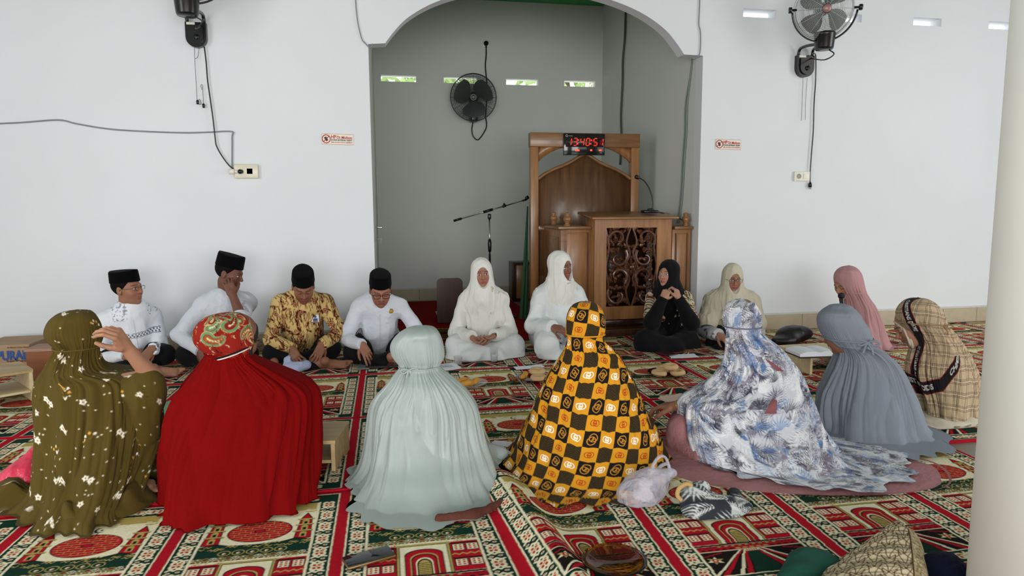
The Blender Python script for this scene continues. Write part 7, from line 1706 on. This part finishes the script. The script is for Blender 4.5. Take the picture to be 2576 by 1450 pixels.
# plates
M_AMBER = mat_glass('amber_glass', (176, 104, 36), .05); M_DONUT = mat_plain('sugared_dough', (206, 170, 124), .8, var=.12, bmp=.4, bs=80); M_FRIED = mat_plain('fried_yellow', (206, 146, 52), .6, var=.25, vs=30, bmp=.8, bs=90)
def plate(label, px, py, R, m):
    c = flo(px, py); return Thing('plate', label, 'plate', c, geo=lathe([(0, 0), (R*.55, 0), (R*.62, .004), (R*.85, .020), (R, .026), (R, .029), (R*.84, .024), (R*.6, .008), (0, .006)], c+UP*.012, None, 40), mat=m), c
def torus(c, R, r, tilt=(0, 0)):
    M = frame((1, 0, tilt[0]), (0, 1, tilt[1]), (-tilt[0], -tilt[1], 1)); return tube([np.asarray(c)+R*(M[0]*math.cos(k*math.pi/12)+M[1]*math.sin(k*math.pi/12)) for k in range(24)], r, 12, True, flat=.85)
t, c = plate('amber glass plate of sugared doughnuts in the middle of the carpet on the right', 1680, 950, .145, M_AMBER)
for k, (dx, dy, dz, lb) in enumerate(((-.075, -.02, .040, 'leftmost in the right plate'), (.06, -.03, .040, 'rightmost in the right plate'), (.0, .07, .044, 'at the far side of the right plate'), (.02, .0, .078, 'topmost in the right plate'))):
    Thing('doughnut', 'sugared doughnut '+lb, 'doughnut', c+[dx, dy, dz], 'doughnuts', geo=torus(c+np.array([dx, dy, dz]), .034, .021, (.1*dx*9, .1)), mat=M_DONUT)
t, c = plate('amber glass plate of doughnuts partly hidden behind the check robe', 1345, 962, .13, M_AMBER)
for k, (dx, dy, dz, lb) in enumerate(((.02, -.04, .04, 'nearest one in the plate behind the check robe'), (.03, .05, .065, 'far one in the plate behind the check robe'))):
    Thing('doughnut', 'sugared doughnut, '+lb, 'doughnut', c+[dx, dy, dz], 'doughnuts', geo=torus(c+np.array([dx, dy, dz]), .036, .023, (0, .1)), mat=M_DONUT)
def fritter(label, c, a): d = np.array([math.cos(a), math.sin(a), .05]); c = np.asarray(c); Thing('fritter', label, 'snack', c, 'fried snacks', geo=solid([rc(c-d*.04, c+d*.04, .020, .014, .01), rc(c-d*.01, c+d*.02+[0, 0, .008], .019, .017, .01)], .003, wrinkle(.006, 60)), mat=M_FRIED)
fritter('yellow fried snack beside the doughnuts behind the check robe', c+[-.065, .02, .045], 1.1)
t, c = plate('clear plastic plate of yellow fried snacks behind the sage robe', 1180, 976, .125, M_CLEAR)
fritter('yellow fried snack at the far left of the clear plate', c+[-.045, .03, .04], .3); fritter('yellow fried snack at the right of the clear plate', c+[.035, -.01, .042], .8); fritter('yellow fried snack nearest the sage robe on the clear plate', c+[-.03, -.045, .04], .1)
t, c = plate('empty amber glass plate at the bottom edge of the photo', 1545, 1436, .108, M_AMBER)
# bags
def lump(prims, h, amp, f, **k): return solid(prims, h, wrinkle(amp, f, 3), **k)
m, nt, b = new_mat('thin_plastic'); b.inputs['Base Color'].default_value = lin1((214, 212, 228)); b.inputs['Roughness'].default_value = .18; b.inputs['Alpha'].default_value = .45; b.inputs['Specular IOR Level'].default_value = .8
vec = coords(nt); bump(nt, b, noise(nt, vec, 34, 5, .7), 1.0, .02); M_THIN = m
p = lambda px, py, Y: at(px, py, Y)
c = flo(1620, 1278); t = Thing('plastic_bag', 'thin white carrier bag with its handles up beside the check robe', 'bag', c)
t.part('body', lump([el(p(1618, 1232, 2.52), (.088, .085, .07), None, .03), rc(p(1595, 1255, 2.50), p(1640, 1215, 2.52), .06, .055, .03), rc(p(1650, 1205, 2.52), p(1688, 1190, 2.52), .04, .022, .03), el(p(1600, 1250, 2.50), (.075, .07, .055), None, .03)], .0035, .011, 26, floor=.013), M_THIN)
t.part('handle', tube(smooth_path([p(1638, 1205, 2.52), p(1640, 1178, 2.53), p(1656, 1152, 2.53), p(1672, 1150, 2.53), p(1682, 1172, 2.53), p(1684, 1200, 2.52)], 8), .012, 10, flat=.45), M_THIN)
t.part('handle', tube(smooth_path([p(1650, 1200, 2.56), p(1660, 1176, 2.57), p(1680, 1168, 2.57), p(1688, 1186, 2.56), p(1690, 1200, 2.55)], 8), .010, 10, flat=.4), M_THIN)
t.part('packet', lump([el(p(1618, 1250, 2.52), (.045, .04, .035), None, .02), el(p(1625, 1215, 2.53), (.03, .03, .018), None, .02)], .004, .005, 30), mat_plain('pale_packet', (206, 196, 196), .5, var=.2))
c = flo(1800, 1318); t = Thing('fabric_bag', 'black and white palm print cloth bag with a rope handle', 'bag', c)
cs = lambda V: C_BAGPALM.sample(V[:, 0]+V[:, 1]*.4, V[:, 2]+V[:, 1]*.8)
t.part('body', solid([el(p(1808, 1285, 2.36), (.118, .09, .060), None, .03), rc(p(1750, 1292, 2.34), p(1868, 1292, 2.36), .05, .05, .03), rc(p(1745, 1250, 2.40), p(1765, 1285, 2.34), .045, .055, .04), rc(p(1768, 1228, 2.42), p(1735, 1252, 2.40), .026, .04, .03), rc(p(1850, 1245, 2.44), p(1862, 1290, 2.38), .03, .045, .04), el(p(1815, 1250, 2.42), (.035, .05, .03), None, .02, 's')], .0032, wrinkle(.009, 20, 2), floor=.013, colf=cs), M_PRINT_SOFT)
M_ROPE = mat_plain('rope', (176, 142, 92), .9, bmp=1, bs=160)
t.part('rope_handle', tube(smooth_path([p(1748, 1232, 2.40), p(1730, 1218, 2.40), p(1710, 1228, 2.40), p(1704, 1246, 2.39), p(1714, 1258, 2.38), p(1728, 1262, 2.38)], 8), .009, 10), M_ROPE)
c = flo(70, 1215); m, nt, b = new_mat('pink_plastic'); b.inputs['Base Color'].default_value = lin1((214, 58, 86)); b.inputs['Roughness'].default_value = .25; b.inputs['Alpha'].default_value = .9; bump(nt, b, noise(nt, coords(nt), 22, 4), .8, .01)
Thing('plastic_bag', 'bright pink plastic bag on the carpet left of the olive robe', 'bag', c, geo=lump([el(p(66, 1196, 3.05), (.10, .08, .045), None, .04), rc(p(60, 1196, 3.05), p(92, 1140, 3.12), .05, .03, .05), rc(p(40, 1200, 3.05), p(95, 1200, 3.08), .04, .05, .03)], .004, .009, 16, floor=.013), mat=m)

# ------------------------------------------------------------------ rugs by the pillar
C_STAR = Canvas(.6, .6, 520, (196, 182, 152)); rs = random.Random(2); BR = (74, 50, 30)
for x in range(-1, 14):
    for y in range(0, 6):
        cx_, cy_ = x*.048+(.024 if y % 2 else 0), .19+y*.044
        for q in range(5):
            a, b = q*1.2566, q*1.2566+2.513; C_STAR.seg(cx_+.036*math.cos(a), cy_+.036*math.sin(a), cx_+.036*math.cos(b), cy_+.036*math.sin(b), .0016, BR)
C_STAR.rect(0, .6, 0, .165, (172, 156, 122)); C_STAR.rect(0, .6, .44, .6, (172, 156, 122)); C_STAR.rect(0, .6, .160, .166, BR); C_STAR.rect(0, .6, .437, .443, BR)
for k in range(2600):
    x, y = rs.uniform(0, .6), rs.choice((rs.uniform(0, .155), rs.uniform(.45, .6))); a = rs.uniform(0, 6.28); C_STAR.seg(x, y, x+.008*math.cos(a), y+.008*math.sin(a), .0022, rs.choice([(120, 104, 72), (140, 122, 90), (206, 192, 160)]))
M_GREENMAT = mat_cloth('green_quilt', (26, 70, 58), wr=.5)
# folded beige rug: a tent with a steep right flank
def tent(label, ridge_pts, left_pts, right_pts, th=.012):
    n = 200; R = smooth_path(ridge_pts, n//(len(ridge_pts)-1)); Lp = smooth_path(left_pts, n//(len(left_pts)-1)); Rp = smooth_path(right_pts, n//(len(right_pts)-1)); k = min(len(R), len(Lp), len(Rp)); V = []; uv = []; mcol = 280
    for i in range(k):
        for j in range(mcol):
            u = j/(mcol-1)*2-1
            if u < 0: q = R[i]*(1-(-u)**1.15)+Lp[i]*((-u)**1.15)+UP*(.030*math.sin(-u*math.pi)+.006*math.sin(i*.2))
            else: q = R[i]*(1-u)+Rp[i]*u+np.array([.02, 0, .02])*math.sin(u*math.pi)
            V.append(q)
    V = np.array(V); V[:, 2] = np.maximum(V[:, 2], .014); g = V.reshape(k, mcol, 3); s = np.concatenate([np.zeros((k, 1)), np.cumsum(np.linalg.norm(np.diff(g, axis=1), axis=2), 1)], 1); s = s-s[:, mcol//2][:, None]
    v = np.cumsum(np.linalg.norm(np.diff(g[:, mcol//2], axis=0), axis=1)); v = np.concatenate([[0], v])[:, None]*np.ones((1, mcol))
    col = C_STAR.sample(v.ravel()+.1, np.clip(.165-s.ravel()*.9, .005, .59)); F = grid_faces(mcol, k); m_ = len(V); V2 = V-UP*th; V2[:, 2] = np.maximum(V2[:, 2], .012)
    return Thing('prayer_rug', label, 'rug', V.mean(0)*[1, 1, 0], geo=G(np.concatenate([V, V2]), np.concatenate([F, F[:, ::-1]+m_]), np.concatenate([col, col])), mat=M_CARPET)
tent('beige and brown star patterned prayer rug thrown down in a fold near the pillar',
     [at(2262, 1318, 2.00), at(2282, 1330, 1.90), at(2292, 1390, 1.76), at(2300, 1480, 1.60)],
     [at(2262, 1335, 2.02), at(2150, 1390, 1.90), at(2065, 1440, 1.80), at(2020, 1500, 1.66)], [flo(2318, 1400), flo(2328, 1440), flo(2335, 1480), flo(2345, 1540)])
a_, b_, c_ = at(2012, 1408, 1.86), at(2085, 1432, 1.88), at(1985, 1450, 1.80)
Thing('quilted_mat', 'dark green quilted mat bunched up beside the beige prayer rug', 'mat', a_*[1, 1, 0], geo=solid([rc(a_-UP*.02, b_-UP*.03, .022, .03, .02), rc(a_-UP*.03, c_-UP*.02, .03, .035, .03), rc([a_[0]+.03, a_[1], .04], [c_[0]+.06, c_[1], .04], .05, .05, .05), el([(a_[0]+b_[0])/2, a_[1]-.02, .045], (.075, .06, .05), None, .03)], .003, wrinkle(.008, 14), floor=.012), mat=M_GREENMAT)
c = at(2386, 1428, 1.72); M_NAVY = mat_cloth('navy_pile', (14, 20, 40), rough=1.0)
Thing('cushion', 'dark navy bundle with tassels between the beige rug and the pillar', 'bundle', c*[1, 1, 0], geo=solid([el([c[0], c[1], .05], (.055, .09, .05), None, .02), rc([c[0]-.05, c[1]+.05, .035], [c[0]+.02, c[1]+.02, .06], .025, .04, .03)], .003, lambda P: -.004*ridge(P*np.array([130, 130, 20]))+.002, floor=.012), mat=M_NAVY)
